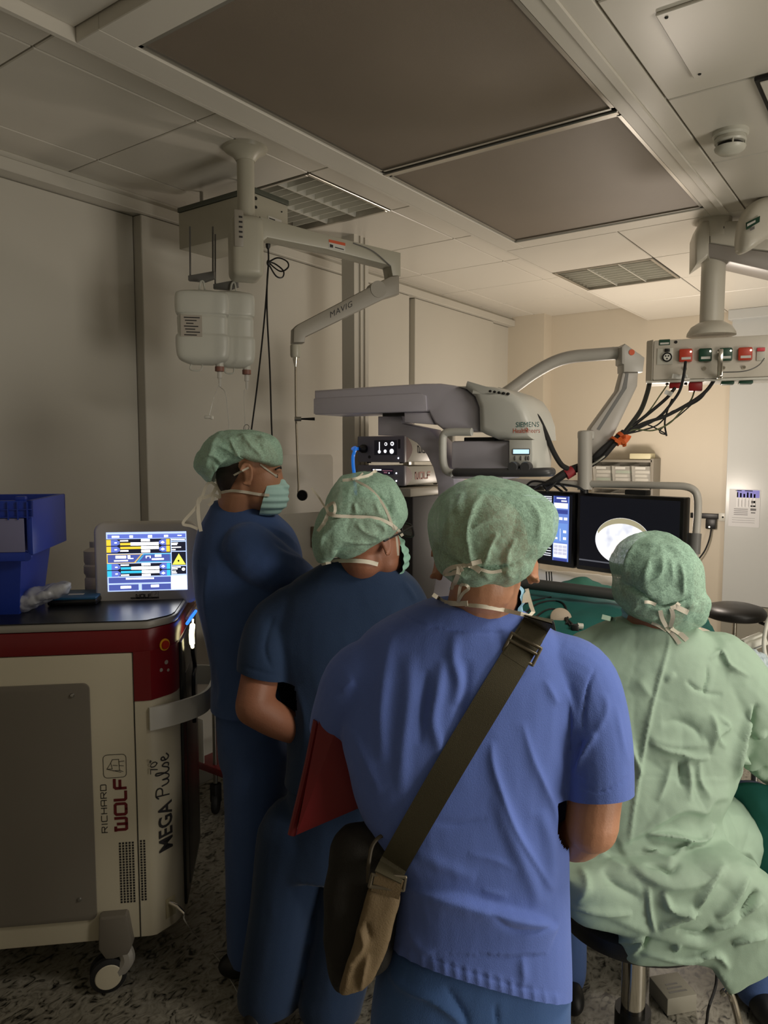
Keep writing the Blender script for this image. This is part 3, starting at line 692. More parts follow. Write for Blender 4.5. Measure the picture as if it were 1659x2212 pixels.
for cx_, cz_, a0 in ((lx1-rr, lz1-rr, 0), (lx0+rr, lz1-rr, 90), (lx0+rr, lz0+rr, 180), (lx1-rr, lz0+rr, 270)):
    for k in range(5): a = math.radians(a0+22.5*k); bx_.append((cx_+rr*math.cos(a), cz_+rr*math.sin(a)))
bx_.append(bx_[0])
hand = [[(-0.062, 0.712), (-0.05, 0.732), (-0.046, 0.712), (-0.062, 0.712)], [(-0.050, 0.732), (-0.045, 0.742), (-0.026, 0.742), (-0.024, 0.706), (-0.044, 0.706)], [(-0.062, 0.712), (-0.020, 0.700)], [(-0.024, 0.722), (-0.012, 0.720)], [(-0.026, 0.734), (-0.010, 0.736)], [(-0.044, 0.724), (-0.030, 0.722)], [(-0.024, 0.706), (-0.014, 0.702)]]
b = B(LF); letter(b, strokes([bx_]+hand, 0.0016), (0, -0.0012, 0), (1, 0, 0), (0, 0, 1)); b.obj('hand_emblem', m_print, las, smooth=False)
# model name on the corner face
c0, c1 = np.array([0.077, 0.004]), np.array([0.128, 0.060]); cv = unit(c1-c0); cn = np.array([cv[1], -cv[0]])
CF = Fr(LF.p(c0[0], c0[1], 0), LF.ux*cv[0]+LF.uy*cv[1], -(LF.ux*cn[0]+LF.uy*cn[1]), ZV)
def cz(y, x=360): return CF.px(x, y)[2]
b = B(CF)
g = text2d('MEGA', 1.0, 0.018); letter(b, g, (0.066, -0.0012, 0.415), EX, (-1, 0, 0), 0.060, 0.075); b.obj('mega_lettering', m_print, las, smooth=False)
pul = [[(0.0, 0.05), (0.18, 1.0)], [(0.0, 0.85), (0.2, 1.02), (0.55, 0.98), (0.62, 0.75), (0.45, 0.55), (0.12, 0.55)],
       [(0.7, 0.55), (0.72, 0.2), (0.82, 0.05), (1.0, 0.15), (1.08, 0.5), (1.08, 0.12), (1.2, 0.02), (1.35, 0.15), (1.55, 0.6), (1.62, 0.95), (1.52, 1.0), (1.45, 0.7), (1.48, 0.15), (1.6, 0.02), (1.75, 0.1), (1.95, 0.5), (2.08, 0.3), (2.0, 0.05), (1.85, 0.05)],
       [(2.25, 0.25), (2.5, 0.42), (2.45, 0.58), (2.3, 0.5), (2.28, 0.15), (2.45, 0.02), (2.65, 0.18)]]
b = B(CF); letter(b, strokes([catmull([np.array(p) for p in l], 4) for l in pul], 0.085), (0.060, -0.0012, 0.598), EX, (-1, 0, 0), 0.052, 0.052); b.obj('pulse_lettering', m_print, las, smooth=False)
b = B(CF); letter(b, strokes([[(0, 1), (0.55, 1), (0.2, 0)], catmull([np.array(p) for p in [(1.0, 0.0), (0.75, 0.3), (0.78, 0.8), (1.0, 1.0), (1.22, 0.8), (1.25, 0.3), (1.0, 0.0)]], 4), [(1.4, 1.0), (1.7, 1.0)], [(1.55, 0.85), (1.55, 1.15)]], 0.12), (0.014, -0.0012, 0.690), EX, (-1, 0, 0), 0.026, 0.026); b.obj('number_lettering', m_print, las, smooth=False)
# ventilation holes
b = B(LF)
for i in range(23):
    for j in range(5): x = -0.033+j*0.0098; b.box((x, -0.0014, 0.272+i*0.0088), (x+0.0056, 0.0, 0.2778+i*0.0088))
    for j in range(2): x = 0.031+j*0.0098; b.box((x, -0.0014, 0.275+i*0.0088), (x+0.0056, 0.0, 0.2808+i*0.0088))
v = b.obj('vent_holes', m_dark, las, smooth=False); v['kind'] = 'stuff'
# casters
def caster(a, bb_):
    g = B(LF); g.prism([(a-0.05, 0.245), (a-0.042, 0.250), (a+0.030, 0.250), (a+0.036, 0.245), (a+0.05, 0.15), (a+0.035, 0.115), (a-0.03, 0.10), (a-0.055, 0.14)], bb_-0.03, bb_+0.05, bev=0.01)
    c = g.obj('caster_cover', m_lgrey, las)
    g = B(LF); g.tube([(a+0.015, bb_, 0.13), (a+0.028, bb_-0.01, 0.09), (a-0.005, bb_-0.012, 0.05)], [0.024]*13, 10); g.obj('caster_fork', m_rim, c)
    for s in (-1, 1):
        o = LF.p(a-0.03, bb_-0.012, 0.055); f = yawframe(o, 22)
        g = B(f); g.lathe([(0, s*0.028), (0.042, s*0.028), (0.055, s*0.022), (0.055, s*0.006), (0, s*0.006)], (0, 0, 0), (0, 1, 0)); w = g.obj('wheel', m_rubber, c)
        g = B(f); g.lathe([(0, s*0.031), (0.038, s*0.030), (0.041, s*0.0275), (0, s*0.0275)], (0, 0, 0), (0, 1, 0)); g.obj('hub_cap', m_lwhite, w) if False else g.obj('hub_cap', m_lwhite, c)
caster(-0.045, 0.0)
for a, bb_ in ((-0.66, 0.02), (0.07, 0.50), (-0.66, 0.54)): caster(a, bb_)
# touch screen on its foot
SF = Fr(LF.p(0.02, 0.36, 0), MU, MW, ZV)
sx0, sz1 = [SF.px(205, 1130)[i] for i in (0, 2)]; sx1, sz0 = [SF.px(430, 1290)[i] for i in (0, 2)]; sz0 = SF.px(300, 1303)[2]; sz1 = SF.px(330, 1126)[2]
rr = 0.035; pts = []
for cx_, cz_, a0 in ((sx1-rr, sz1-rr, 0), (sx0+rr, sz1-rr, 90), (sx0+rr, sz0+rr, 180), (sx1-rr, sz0+rr, 270)):
    for k in range(7): a = math.radians(a0+15*k); pts.append((cx_+rr*math.cos(a), cz_+rr*math.sin(a)))
scr = B(SF).prism(pts, -0.03, 0.03, bev=0.012, seg=3).obj('screen_housing', mat('screen_casing', (224, 219, 212), 0.4), las)
fx = SF.px(318, 1300)[0]
B(SF).box((fx-0.055, -0.03, 1.177), (fx+0.05, 0.05, 1.192), 0.004).obj('screen_foot', m_lblack, las)
B(SF).cyl((fx, 0.01, 1.19), (fx, 0.01, sz0+0.03), 0.022, n=16).obj('screen_neck', m_lblack, las)
dx0, dz1 = SF.px(229, 1150, -0.0305)[[0, 2]]; dx1, dz0 = SF.px(405, 1275, -0.0305)[[0, 2]]; dz1 = SF.px(317, 1149, -0.0305)[2]; dz0 = SF.px(317, 1276, -0.0305)[2]
SW, SH = dx1-dx0, dz1-dz0
UI = {}
def ui(bd, k, x0, y0, x1, y1, lay=1):                                     # screen coordinates 0..1, y downwards
    bd.cur = k; z = -0.0308-0.0002*lay
    bd.quad([(dx0+SW*x0, z, dz1-SH*y0), (dx0+SW*x1, z, dz1-SH*y0), (dx0+SW*x1, z, dz1-SH*y1), (dx0+SW*x0, z, dz1-SH*y1)])
def uip(bd, k, P, lay=1):
    bd.cur = k; z = -0.0308-0.0002*lay; bd.quad([(dx0+SW*x, z, dz1-SH*y) for x, y in P])
G = 1.0
um = [glow('ui_white', (255, 255, 255), 5.0), glow('ui_dark', (38, 40, 56), 0.8), glow('ui_blue', (92, 108, 190), 1.5), glow('ui_pale', (176, 196, 250), 1.5), glow('ui_yellow', (245, 205, 60), 1.3),
      glow('ui_cyan', (60, 190, 225), 1.3), glow('ui_warn', (240, 235, 90), 1.4), glow('ui_slate', (76, 88, 160), 1.3), glow('ui_black', (12, 12, 18), 0.2)]
b = B(SF); ui(b, 3, 0, 0, 1, 1, 0); b.obj('display', um, scr)
b = B(SF)
ui(b, 2, .015, .035, .99, .105); ui(b, 1, 0, .115, .8, .36); ui(b, 1, 0, .53, .8, .745); ui(b, 7, .015, .38, .8, .515); ui(b, 7, .015, .765, .795, .86); ui(b, 7, .015, .885, .385, .985); ui(b, 7, .425, .885, .795, .985)
ui(b, 8, .81, .12, .99, .155); ui(b, 1, .81, .175, .99, .33); ui(b, 1, .81, .345, .99, .575); ui(b, 1, .81, .59, .99, .725); ui(b, 0, .795, .755, .995, .985, 2)
for y, k in ((.125, 4), (.535, 5)):
    for j in range(2):
        yy = y+j*.115; ui(b, k, 0, yy, .055, yy+.10, 2); ui(b, k, .745, yy, .79, yy+.10, 2); uip(b, 2, [(.055, yy), (.13, yy), (.165, yy+.03), (.165, yy+.075), (.13, yy+.10), (.055, yy+.10)], 2); uip(b, 2, [(.745, yy), (.69, yy), (.655, yy+.03), (.655, yy+.075), (.69, yy+.10), (.745, yy+.10)], 2)
        ui(b, 0, .10, yy+.045, .13, yy+.06, 3); uip(b, 0, [(.70, yy+.03), (.725, yy+.055), (.70, yy+.075), (.675, yy+.055)], 3)
        ui(b, k, .17, yy+.055-j*.05, .30+.13*j, yy+.095-j*.05, 2); ui(b, 0, .30+.13*j, yy+.05-j*.05, .65, yy+.10-j*.05, 2)
        ui(b, 0, .17, yy+.01+j*.055, .27, yy+.03+j*.055, 2); ui(b, 0, .43, yy-.005+j*.07, .54, yy+.035+j*.07, 3)
uip(b, 4, [(0, .368), (.45, .368), (.35, .523), (0, .523)], 1); uip(b, 7, [(.01, .378), (.425, .378), (.335, .512), (.01, .512)], 2)
uip(b, 5, [(.46, .368), (.795, .368), (.795, .512), (.37, .512)], 1); uip(b, 7, [(.475, .38), (.79, .38), (.79, .5), (.395, .5)], 2)
for x0_, y0_, x1__, y1_ in ((.11, .395, .24, .44), (.09, .47, .26, .49), (.60, .385, .68, .425), (.56, .45, .71, .475), (.16, .91, .29, .95), (.54, .90, .64, .94), (.07, .06, .16, .09), (.29, .055, .33, .095), (.52, .055, .57, .095), (.72, .055, .77, .09), (.89, .06, .94, .075), (.23, .775, .58, .80), (.26, .39, .275, .45), (.28, .39, .29, .45), (.28, .44, .33, .45), (.81, .13, .98, .145), (.81, .19, .89, .205), (.81, .215, .88, .23), (.81, .26, .93, .275), (.81, .30, .86, .315), (.81, .60, .92, .615), (.81, .63, .88, .645), (.81, .67, .86, .685), (.81, .70, .87, .715)): ui(b, 0, x0_, y0_, x1__, y1_, 3)
for x0_, y0_, x1__, y1_ in ((.485, .405, .495, .445), (.485, .405, .545, .415), (.535, .405, .545, .445)): ui(b, 0, x0_, y0_, x1__, y1_, 3)
uip(b, 6, [(.90, .375), (.985, .565), (.815, .565)], 2); b.cur = 8; uip(b, 8, [(.895+.012*math.cos(k), .50+.018*math.sin(k)) for k in np.linspace(0, 5.6, 9)], 3)
ring = [(.955+.02*math.cos(k), .645+.026*math.sin(k)) for k in np.linspace(0, 5.9, 14)]; uip(b, 0, ring, 3); uip(b, 8, [(.955+.008*math.cos(k), .645+.01*math.sin(k)) for k in np.linspace(0, 5.6, 9)], 4)
b.obj('display_graphics', um, scr, smooth=False)
b = B(SF); lw0 = SF.px(294, 1293, -0.031); letter(b, WOLF, (lw0[0], -0.0312, SF.px(294, 1291, -.031)[2]), (1, 0, 0), (0, 0, 1), 0.0105, 0.011)
letter(b, RICH, (lw0[0], -0.0312, SF.px(294, 1279, -.031)[2]), (1, 0, 0), (0, 0, 1), 0.0066, 0.004)
eb = [SF.px(x, y, -.031)[[0, 2]] for x, y in ((328, 1291), (342, 1290), (342, 1277), (328, 1278))]; letter(b, strokes([eb+[eb[0]], [eb[0]*.6+eb[2]*.4, eb[0]*.3+eb[2]*.7, eb[3]*.4+eb[2]*.6]], 0.001), (0, -0.0312, 0), (1, 0, 0), (0, 0, 1)); b.obj('screen_lettering', m_print, scr, smooth=False)
# controls on the red corner panel, handle band, lower connector
p = CF.px(354, 1392); b = B(CF); b.lathe([(0, -0.012), (0.013, -0.011), (0.014, -0.002), (0, -0.002)], (p[0], 0, p[2]), (0, 1, 0)); b.obj('stop_button', mat('stop_red', (170, 40, 20), 0.4), las)
b = B(CF); b.lathe([(0.014, -0.005), (0.019, -0.005), (0.019, -0.002), (0.014, -0.002)], (p[0], 0, p[2]), (0, 1, 0)); b.obj('stop_ring', mat('stop_yellow', (226, 170, 40), 0.5), las)
for x, y, r in ((358, 1430, 0.007), (347, 1447, 0.006), (362, 1447, 0.005)):
    p = CF.px(x, y); b = B(CF); b.lathe([(r*0.7, -0.0035), (r, -0.0035), (r, -0.002), (r*0.7, -0.002)], (p[0], 0, p[2]), (0, 1, 0), n=16); b.obj('key_mark', m_rim, las)
hz0, hz1 = CF.px(365, 1562)[2], CF.px(365, 1514)[2]
b = B(LF); path = [(0.07, -0.004), (0.10, 0.012), (0.15, 0.045), (0.205, 0.10), (0.232, 0.16), (0.24, 0.26), (0.236, 0.40), (0.21, 0.44), (0.15, 0.45)]
pp = catmull([np.array(q) for q in path], 5); vs = []; 
for i, q in enumerate(pp):
    tt = unit(pp[min(i+1, len(pp)-1)]-pp[max(i-1, 0)]); nn = np.array([tt[1], -tt[0]])*0.005
    for w_, z_ in ((1, hz0), (1, hz1), (-1, hz1), (-1, hz0)): vs.append((q[0]+nn[0]*w_, q[1]+nn[1]*w_, z_))
m = len(pp); b.add(vs, [(i*4+k, i*4+(k+1) % 4, i*4+4+(k+1) % 4, i*4+4+k) for i in range(m-1) for k in range(4)]+[(3, 2, 1, 0), tuple((m-1)*4+k for k in range(4))])
b.obj('bumper_handle', mat('handle_white', (200, 198, 190), 0.3), las)
p = CF.px(368, 1960); b = B(CF); b.box((p[0]-0.018, -0.002, p[2]-0.03), (p[0]+0.02, 0.0, p[2]+0.035), 0.001); b.obj('socket_plate', mat('beige_plate', (170, 160, 130), 0.5), las)
b = B(CF); b.tubew([CF.p(p[0]-0.004, -0.002, p[2]+0.02), CF.p(p[0]+0.004, -0.03, p[2]+0.012), CF.p(p[0]+0.010, -0.055, p[2]-0.006)], [0.007, 0.007, 0.005], 12); b.obj('plug', m_chrome, las)
b = B(); b.tubew(catmull([CF.p(p[0]+0.010, -0.055, p[2]-0.006), D(400, 1990, 2.3), Zp(430, 2030, 0.004), Zp(470, 2070, 0.004), Zp(500, 2120, 0.004), Zp(540, 2190, 0.004)], 6), 0.0022, 6); b.obj('clear_hose', m_liquid, las)

# ------------------------------------------------------------------ things standing on the laser machine
m_crate = mat('crate_blue', (34, 62, 168), 0.38, vary=(3, 0.04))
zt = 1.178
cr = thing('plastic_crate', 'blue plastic crate with ribbed rim standing on the laser machine', 'crate', LF.p(-0.5, 0.22, zt))
KF = Fr(LF.p(0, 0.12, 0), MU, MW, ZV)
kx = KF.px(76, 1120)[0]; kb = KF.px(44, 1230)[0]; kbb = KF.px(34, 1320)[0]; zr1 = KF.px(40, 1080)[2]; zr0 = KF.px(40, 1118)[2]; zm = KF.px(60, 1190)[2]
def tub(bd, xl0, xr0, y0a, y0b, z0, xl1, xr1, y1a, y1b, z1):
    bd.add([(xl0, y0a, z0), (xr0, y0a, z0), (xr0, y0b, z0), (xl0, y0b, z0), (xl1, y1a, z1), (xr1, y1a, z1), (xr1, y1b, z1), (xl1, y1b, z1)], [(3, 2, 1, 0), (0, 1, 5, 4), (1, 2, 6, 5), (2, 3, 7, 6), (3, 0, 4, 7)])
b = B(KF); tub(b, -0.86, kbb, 0.03, 0.28, zt, -0.89, kb+0.005, 0.0, 0.31, zm); tub(b, -0.89, kb+0.012, -0.002, 0.312, zm, -0.9, kx-0.012, -0.012, 0.32, zr0)
b.obj('tub', m_crate, cr)
b = B(KF); b.box((-0.92, -0.03, zr0), (kx, -0.012, zr1), 0.004); b.box((kx-0.018, -0.03, zm-0.01), (kx, 0.34, zr1), 0.004); b.box((-0.92, 0.322, zr0), (kx, 0.34, zr1), 0.004); rim = b.obj('rim', m_crate, cr)
for k in range(14):
    x = kx-0.012-k*0.028; b = B(KF); b.box((x-0.002, -0.036, zr0-0.004), (x+0.002, -0.03, zr1-0.004)); b.obj('rib', m_crate, rim)
for z in (zr0+0.004, (zr0+zr1)/2): b = B(KF); b.box((-0.92, -0.035, z-0.0015), (kx, -0.03, z+0.0015)); b.obj('rib', m_crate, rim)
b = B(KF); b.box((kx-0.05, -0.022, zr1-0.002), (kx-0.02, 0.0, zr1+0.012), 0.003); b.obj('hinge_lug', m_crate, cr)
b = B(KF); b.box((-0.6, -0.032, KF.px(40, 1190)[2]), (KF.px(60, 1150)[0], -0.029, KF.px(40, 1118)[2]), 0.001); b.obj('card', mat('crate_card', (132, 132, 168), 0.55), cr)
b = B(KF); b.box((-0.6, -0.030, KF.px(40, 1210)[2]), (kx-0.022, -0.014, KF.px(40, 1190)[2]), 0.003); b.obj('lower_flange', m_crate, cr)
b = B(KF); px_ = KF.px(64, 1200); b.lathe([(0.008, -0.03), (0.014, -0.03), (0.014, -0.018), (0.008, -0.018)], (px_[0], 0, px_[2]), (0, 1, 0), n=16); b.obj('latch', m_crate, cr)
# crumpled plastic bag
bb = B(); puff(bb, [(2, 1300), (30, 1288), (60, 1280), (100, 1270), (150, 1258), (146, 1272), (110, 1290), (70, 1308), (40, 1326), (8, 1334), (-20, 1330), (-20, 1310)], (60, 1300), 2.42, 0.05, 0.04)
V, Fc = fuse(bb, 0.006, 2); V = crumple(V, Fc, 0.016, 16, seed=3.1); V = facets(V, Fc, 0.006, 18, seed=1.0); V[:, 2] = np.maximum(V[:, 2], zt+0.001)
tag(mobj('plastic_bag', V, Fc, mat('bag_film', (206, 208, 212), 0.25, alpha=0.75, trans=0.1), None, 60), 'crumpled clear plastic bag lying beside the blue crate', 'plastic bag')
pdo = LF.pc(160, 1292, 1.195); PF_ = Fr(LF.p(pdo[0], pdo[1], zt), MU, MW, ZV)
t = thing('blue_box', 'flat blue box with a small white sticker lying on the laser machine', 'box', PF_.o)
B(PF_).box((-0.075, -0.05, 0), (0.085, 0.10, 0.022), 0.008).obj('base', m_lblack, t); B(PF_).box((-0.073, -0.048, 0.019), (0.083, 0.098, 0.028), 0.006).obj('cover', mat('teal_blue_plastic', (32, 84, 120), 0.4), t)
B(PF_).box((-0.02, 0.0, 0.028), (0.03, 0.022, 0.029)).obj('sticker', m_label, t)
bo = LF.pc(183, 1282, 1.19); WF_ = Fr(LF.p(bo[0]+0.01, bo[1]+0.12, zt), MU, MW, ZV)
t = thing('white_bottle', 'cream plastic bottle standing behind the laser screen', 'bottle', WF_.o)
hh = WF_.px(185, 1182)[2]
b = B(WF_); w_ = 0.038
b.lathe([(0, 0), (w_*.95, 0), (w_, hh*.06), (w_, hh*.28), (w_*.88, hh*.32), (w_*.9, hh*.36), (w_*1.05, hh*.42), (w_*1.05, hh*.58), (w_*.92, hh*.62), (w_*1.02, hh*.68), (w_*1.02, hh*.92), (w_*.5, hh*.99), (w_*.42, hh*1.0)], (0, 0, 0)); b.obj('body', mat('cream_bottle', (238, 228, 208), .4), t)
b = B(WF_); b.lathe([(w_*.42, hh*.99), (w_*.45, hh*1.0), (w_*.45, hh*1.13), (0, hh*1.13)], (0, 0, 0)); b.obj('cap', m_white, t)

# ------------------------------------------------------------------ lit light-guide probes, pole and red trolley beyond the laser
def LA(x, y, a):
    r = ray(x, y); t_ = ((LF.o-CAM)@LF.ux+a)/(r@LF.ux); return CAM+r*t_
t = thing('light_guide', 'glowing yellow-white fibre light probe beside the laser machine', 'light probe', LA(415, 1460, .18))
b = B(); b.tubew(catmull([LA(417, 1338, .18), LA(416, 1350, .18), LA(414, 1370, .18), LA(415, 1390, .18), LA(416, 1398, .18)], 4), [0.003]*4+[0.009]*9+[0.006]*4, 12); b.obj('lit_tip', glow('fibre_glow', (255, 240, 180), 6.0), t)
b = B(); b.tubew(catmull([LA(416, 1396, .18), LA(417, 1412, .18), LA(421, 1440, .182), LA(418, 1470, .182), LA(420, 1560, .182)], 5), 0.007, 10); b.obj('sheath', m_black, t)
b = B(); b.tubew([LA(404, 1347, .175), LA(423, 1320, .18)], 0.005, 10); tag(b.obj('blue_light_tube', glow('blue_glow', (40, 110, 255), 2.2)), 'short glowing blue light tube by the laser corner', 'light tube')
b = B(); b.tubew([LA(404, 1336, .165), LA(427, 1296, .172)], 0.006, 10); tag(b.obj('wooden_stick', mat('stick_wood', (196, 150, 116), 0.6)), 'pale wooden stick leaning above the blue light tube', 'stick')
tr = Zp(467, 1755, 0.0); t = thing('instrument_trolley', 'steel instrument trolley with red lower shelf behind the man at the left', 'trolley', tr)
TF = Fr(tr, (1, 0, 0), (0, 1, 0), ZV)
for x, y in ((0, 0), (0.40, 0), (0, 0.45), (0.40, 0.45)):
    B(TF).cyl((x, y, 0.14), (x, y, 0.92), 0.011, n=12).obj('pole', m_steel, t)
    c = B(TF).box((x-0.02, y-0.022, 0.05), (x+0.02, y+0.022, 0.145), 0.008).obj('caster_fork', m_rubber, t)
    B(TF).lathe([(0, -0.014), (0.046, -0.014), (0.05, -0.008), (0.05, 0.008), (0.046, 0.014), (0, 0.014)], (x, y, 0.05), (0.8, 0.6, 0)).obj('wheel', m_rubber, c)
B(TF).box((-0.12, -0.03, 0.20), (0.43, 0.48, 0.235), 0.005).obj('lower_shelf', mat('trolley_red', (128, 18, 30), 0.4), t)
B(TF).box((-0.12, 0.45, 0.235), (0.43, 0.48, 0.42), 0.005).obj('shelf_back', mat('trolley_red', (128, 18, 30), 0.4), t)
B(TF).box((-0.02, -0.02, 0.90), (0.42, 0.47, 0.925), 0.005).obj('top', m_steel, t)
B(TF).box((-0.09, -0.034, 0.24), (-0.04, -0.03, 0.45), 0.001).obj('card', m_label, t)

# ================================================================== mobile C-arm X-ray unit
m_xr = mat('xray_lilac_white', (206, 202, 214), 0.34, vary=(2, 0.02))
m_xw = mat('xray_white', (216, 216, 208), 0.32, vary=(2, 0.02))
m_bar = mat('grip_grey', (74, 74, 76), 0.35)
pL, pR = D(680, 974, 3.55), D(1000, 974, 3.15); cu_ = unit((pR-pL)*[1, 1, 0]); XF = Fr(D(840, 974, 3.35), cu_, V3(-cu_[1], cu_[0], 0), ZV); XF.o[2] = 0
def zx(x, y): return 660+x*0.3617, 620+y*0.3617                        # detail-view coordinates -> photo pixels
def xp(x, y, b=0.0): p = XF.px(*zx(x, y), b); return (p[0], p[2])
xo = XF.p(0.0, 0.3, 0); xr = thing('c_arm_unit', 'white and lilac mobile C-arm X-ray unit standing behind the men', 'X-ray unit', xo)
arm = B(XF).prism([xp(*p) for p in [(50, 617), (400, 594), (700, 576), (800, 575), (880, 586), (945, 608), (1000, 655), (1026, 720), (1028, 862), (870, 862), (815, 850), (770, 815), (745, 770), (735, 745), (580, 747), (50, 762)]], 0.0, 0.27, bev=0.012, seg=3).obj('upper_arm', m_xr, xr)
B(XF).prism([xp(*p) for p in [(52, 667), (400, 650), (695, 635), (722, 648), (728, 740), (578, 745), (52, 758)]], -0.006, 0.0, bev=0.003).obj('arm_cover', m_xr, arm)
B(XF).prism([xp(*p) for p in [(582, 748), (735, 748), (745, 780), (762, 822), (585, 808)]], 0.01, 0.22, bev=0.004).obj('arm_underside', m_xr, xr)
B(XF).prism([xp(*p) for p in [(440, 748), (580, 746), (580, 766), (440, 770)]], 0.03, 0.2).obj('bearing', m_black, xr)
# head: rounded cover bulging towards the viewer, with a control face
hc = B(XF).prism([xp(*p, -0.04) for p in [(885, 590), (1000, 585), (1110, 594), (1200, 622), (1270, 662), (1315, 730), (1345, 820), (1352, 912), (1215, 912), (1135, 910), (1060, 880), (1028, 862), (1024, 720), (1000, 655), (945, 608)]], -0.04, 0.30, bev=0.035, seg=4).obj('head_cover', m_xw, xr)
for k in range(5):
    p = XF.px(*zx(1103+k*26, 622+k*4), -0.04); b = B(XF); b.sph((p[0], -0.037, p[2]), (0.008, 0.006, 0.006), 10, 6); b.obj('vent_hole', m_dark, hc)
cf = B(XF).prism([xp(*p, -0.045) for p in [(1213, 912), (1353, 912), (1357, 1000), (1352, 1092), (1213, 1092)]], -0.045, 0.2, bev=0.008).obj('control_panel', m_xw, xr)
def pq(bd, x0, y0, x1, y1, b0, b1, bev=0.0):
    p = XF.px(*zx(x0, y0), b0); q = XF.px(*zx(x1, y1), b0); bd.box((p[0], b0, q[2]), (q[0], b1, p[2]), bev)
b = B(XF); pq(b, 1236, 966, 1338, 1002, -0.049, -0.044, 0.002); b.obj('display_frame', m_black, cf)
b = B(XF); pq(b, 1240, 970, 1334, 996, -0.0505, -0.049); b.obj('display', glow('lcd_blue', (190, 225, 245), 1.3), cf)
for x in (1250, 1286, 1318, 1332):
    p = XF.px(*zx(x, 1022), -0.045); b = B(XF); b.sph((p[0], -0.045, p[2]), (0.004, 0.004, 0.010), 10, 8); b.obj('button', m_grey, cf)
for x in (1256, 1330):
    p = XF.px(*zx(x, 1075), -0.045); b = B(XF); b.lathe([(0.0, -0.085), (0.019, -0.085), (0.022, -0.08), (0.022, -0.05), (0.016, -0.045)], (p[0], 0, p[2]), (0, 1, 0), n=20); b.obj('knob', m_bar, cf)
b = B(XF); p = XF.px(*zx(1256, 843), -0.04); letter(b, text2d('SIEMENS', 0.034, 0.0), (p[0], -0.0412, p[2]+.004), (1, 0, 0), (0, 0, 1), 0.78, 0.85); b.obj('maker_lettering', mat('teal_print', (40, 110, 105), 0.5), hc)
b = B(XF); p = XF.px(*zx(1238, 868), -0.04); letter(b, text2d('Healthineers', 0.034, 0.0), (p[0], -0.0412, p[2]-.003), (1, 0, 0), (0, 0, 1), 0.66, 0.8)
for k in range(5): q = XF.px(*zx(1322+3*(k % 3), 842+5*k), -0.04); b.lathe([(0, -0.0012), (0.0022, -0.0012), (0.0022, 0), (0, 0)], (q[0], -0.0402, q[2]), (0, 1, 0), n=8)
b.obj('maker_lettering', mat('orange_print2', (205, 84, 50), 0.5), hc)
b = B(XF); pq(b, 868, 920, 1213, 1090, 0.0, 0.24, 0.012); b.obj('tube_housing', m_xr, xr)
b = B(XF); pq(b, 945, 898, 1130, 922, 0.02, 0.2, 0.004); b.obj('collimator', m_black, xr)
b = B(XF); b.tube([(*xp(1005, 866),), (*xp(870, 868),), (*xp(838, 885),), (*xp(830, 930),), (*xp(832, 1040),), (*xp(850, 1095),), (*xp(890, 1115),)] and [(q[0], -0.02, q[1]) for q in (xp(1005, 866), xp(870, 868), xp(838, 885), xp(832, 930), xp(834, 1040), xp(852, 1095), xp(890, 1112))], 0.017, 12); b.obj('housing_frame', m_xw, xr)
b = B(XF); q0, q1, q2 = xp(885, 1108, -0.07), xp(1300, 1108, -0.07), xp(1425, 1106, -0.07)
b.tube([(q0[0], -0.03, q0[1]), (q0[0]+0.03, -0.06, q0[1]), (q1[0], -0.07, q1[1]), (q2[0], -0.06, q2[1]), (q2[0]+0.015, -0.02, q2[1])], 0.0185, 14); b.obj('grip_bar', m_bar, xr)
b = B(XF); pq(b, 870, 1122, 1180, 1150, 0.0, 0.2, 0.006); b.obj('lower_shell', m_xr, xr)
# C arc, lower carriage and base
arcI = [(430, 772), (430, 886), (590, 890), (660, 930), (720, 1000), (760, 1080), (785, 1180), (795, 1330), (790, 1650), (740, 1950)]; arcO = [(905, 1950), (930, 1650), (915, 1330), (885, 1150), (850, 1020), (815, 930), (740, 850), (575, 815), (572, 770)]
B(XF).prism([xp(*p, 0.08) for p in arcI+arcO], 0.08, 0.20, bev=0.008).obj('c_arc', m_xr, xr)
B(XF).prism([xp(*p, 0.075) for p in [(800, 1330), (915, 1330), (930, 1650), (880, 1640), (860, 1400)]], 0.075, 0.08).obj('arc_track', m_xw, xr)
B(XF).prism([(-0.06, 0.22), (-0.06, 0.75), (0.06, 0.96), (0.42, 0.96), (0.42, 0.22)], -0.12, 0.30, bev=0.02).obj('carriage', m_xw, xr)
B(XF).box((-0.08, -0.2, 0.09), (0.50, 0.33, 0.22), 0.02).obj('base', m_xw, xr)
for a_, b_ in ((-0.02, -0.14), (0.44, -0.14), (-0.02, 0.27), (0.44, 0.27)): B(XF).lathe([(0, -0.02), (0.055, -0.02), (0.06, -0.01), (0.06, 0.01), (0.055, 0.02), (0, 0.02)], (a_, b_, 0.06), (0, 1, 0)).obj('wheel', m_rubber, xr)
def hose(name, P, r, m, label, cat, parent=None):
    b = B(); b.tubew(catmull([D(*p) for p in P], 6), r, 10); o = b.obj(name, m, parent)
    if parent is None: tag(o, label, cat)
    return o
hose('xray_hose', [(1140, 892, 3.1), (1148, 891, 3.08), (1162, 903, 3.08), (1178, 935, 3.1), (1195, 975, 3.12), (1212, 1003, 3.14), (1226, 1012, 3.16)], 0.011, m_rubber, '', '', xr)
b = B(yawframe(D(1143, 892, 3.1), 0)); b.lathe([(0.016, -0.014), (0.018, 0.0), (0.012, 0.02)], (0, 0, 0), (1, 0, 0)); b.obj('hose_gland', m_black, xr)

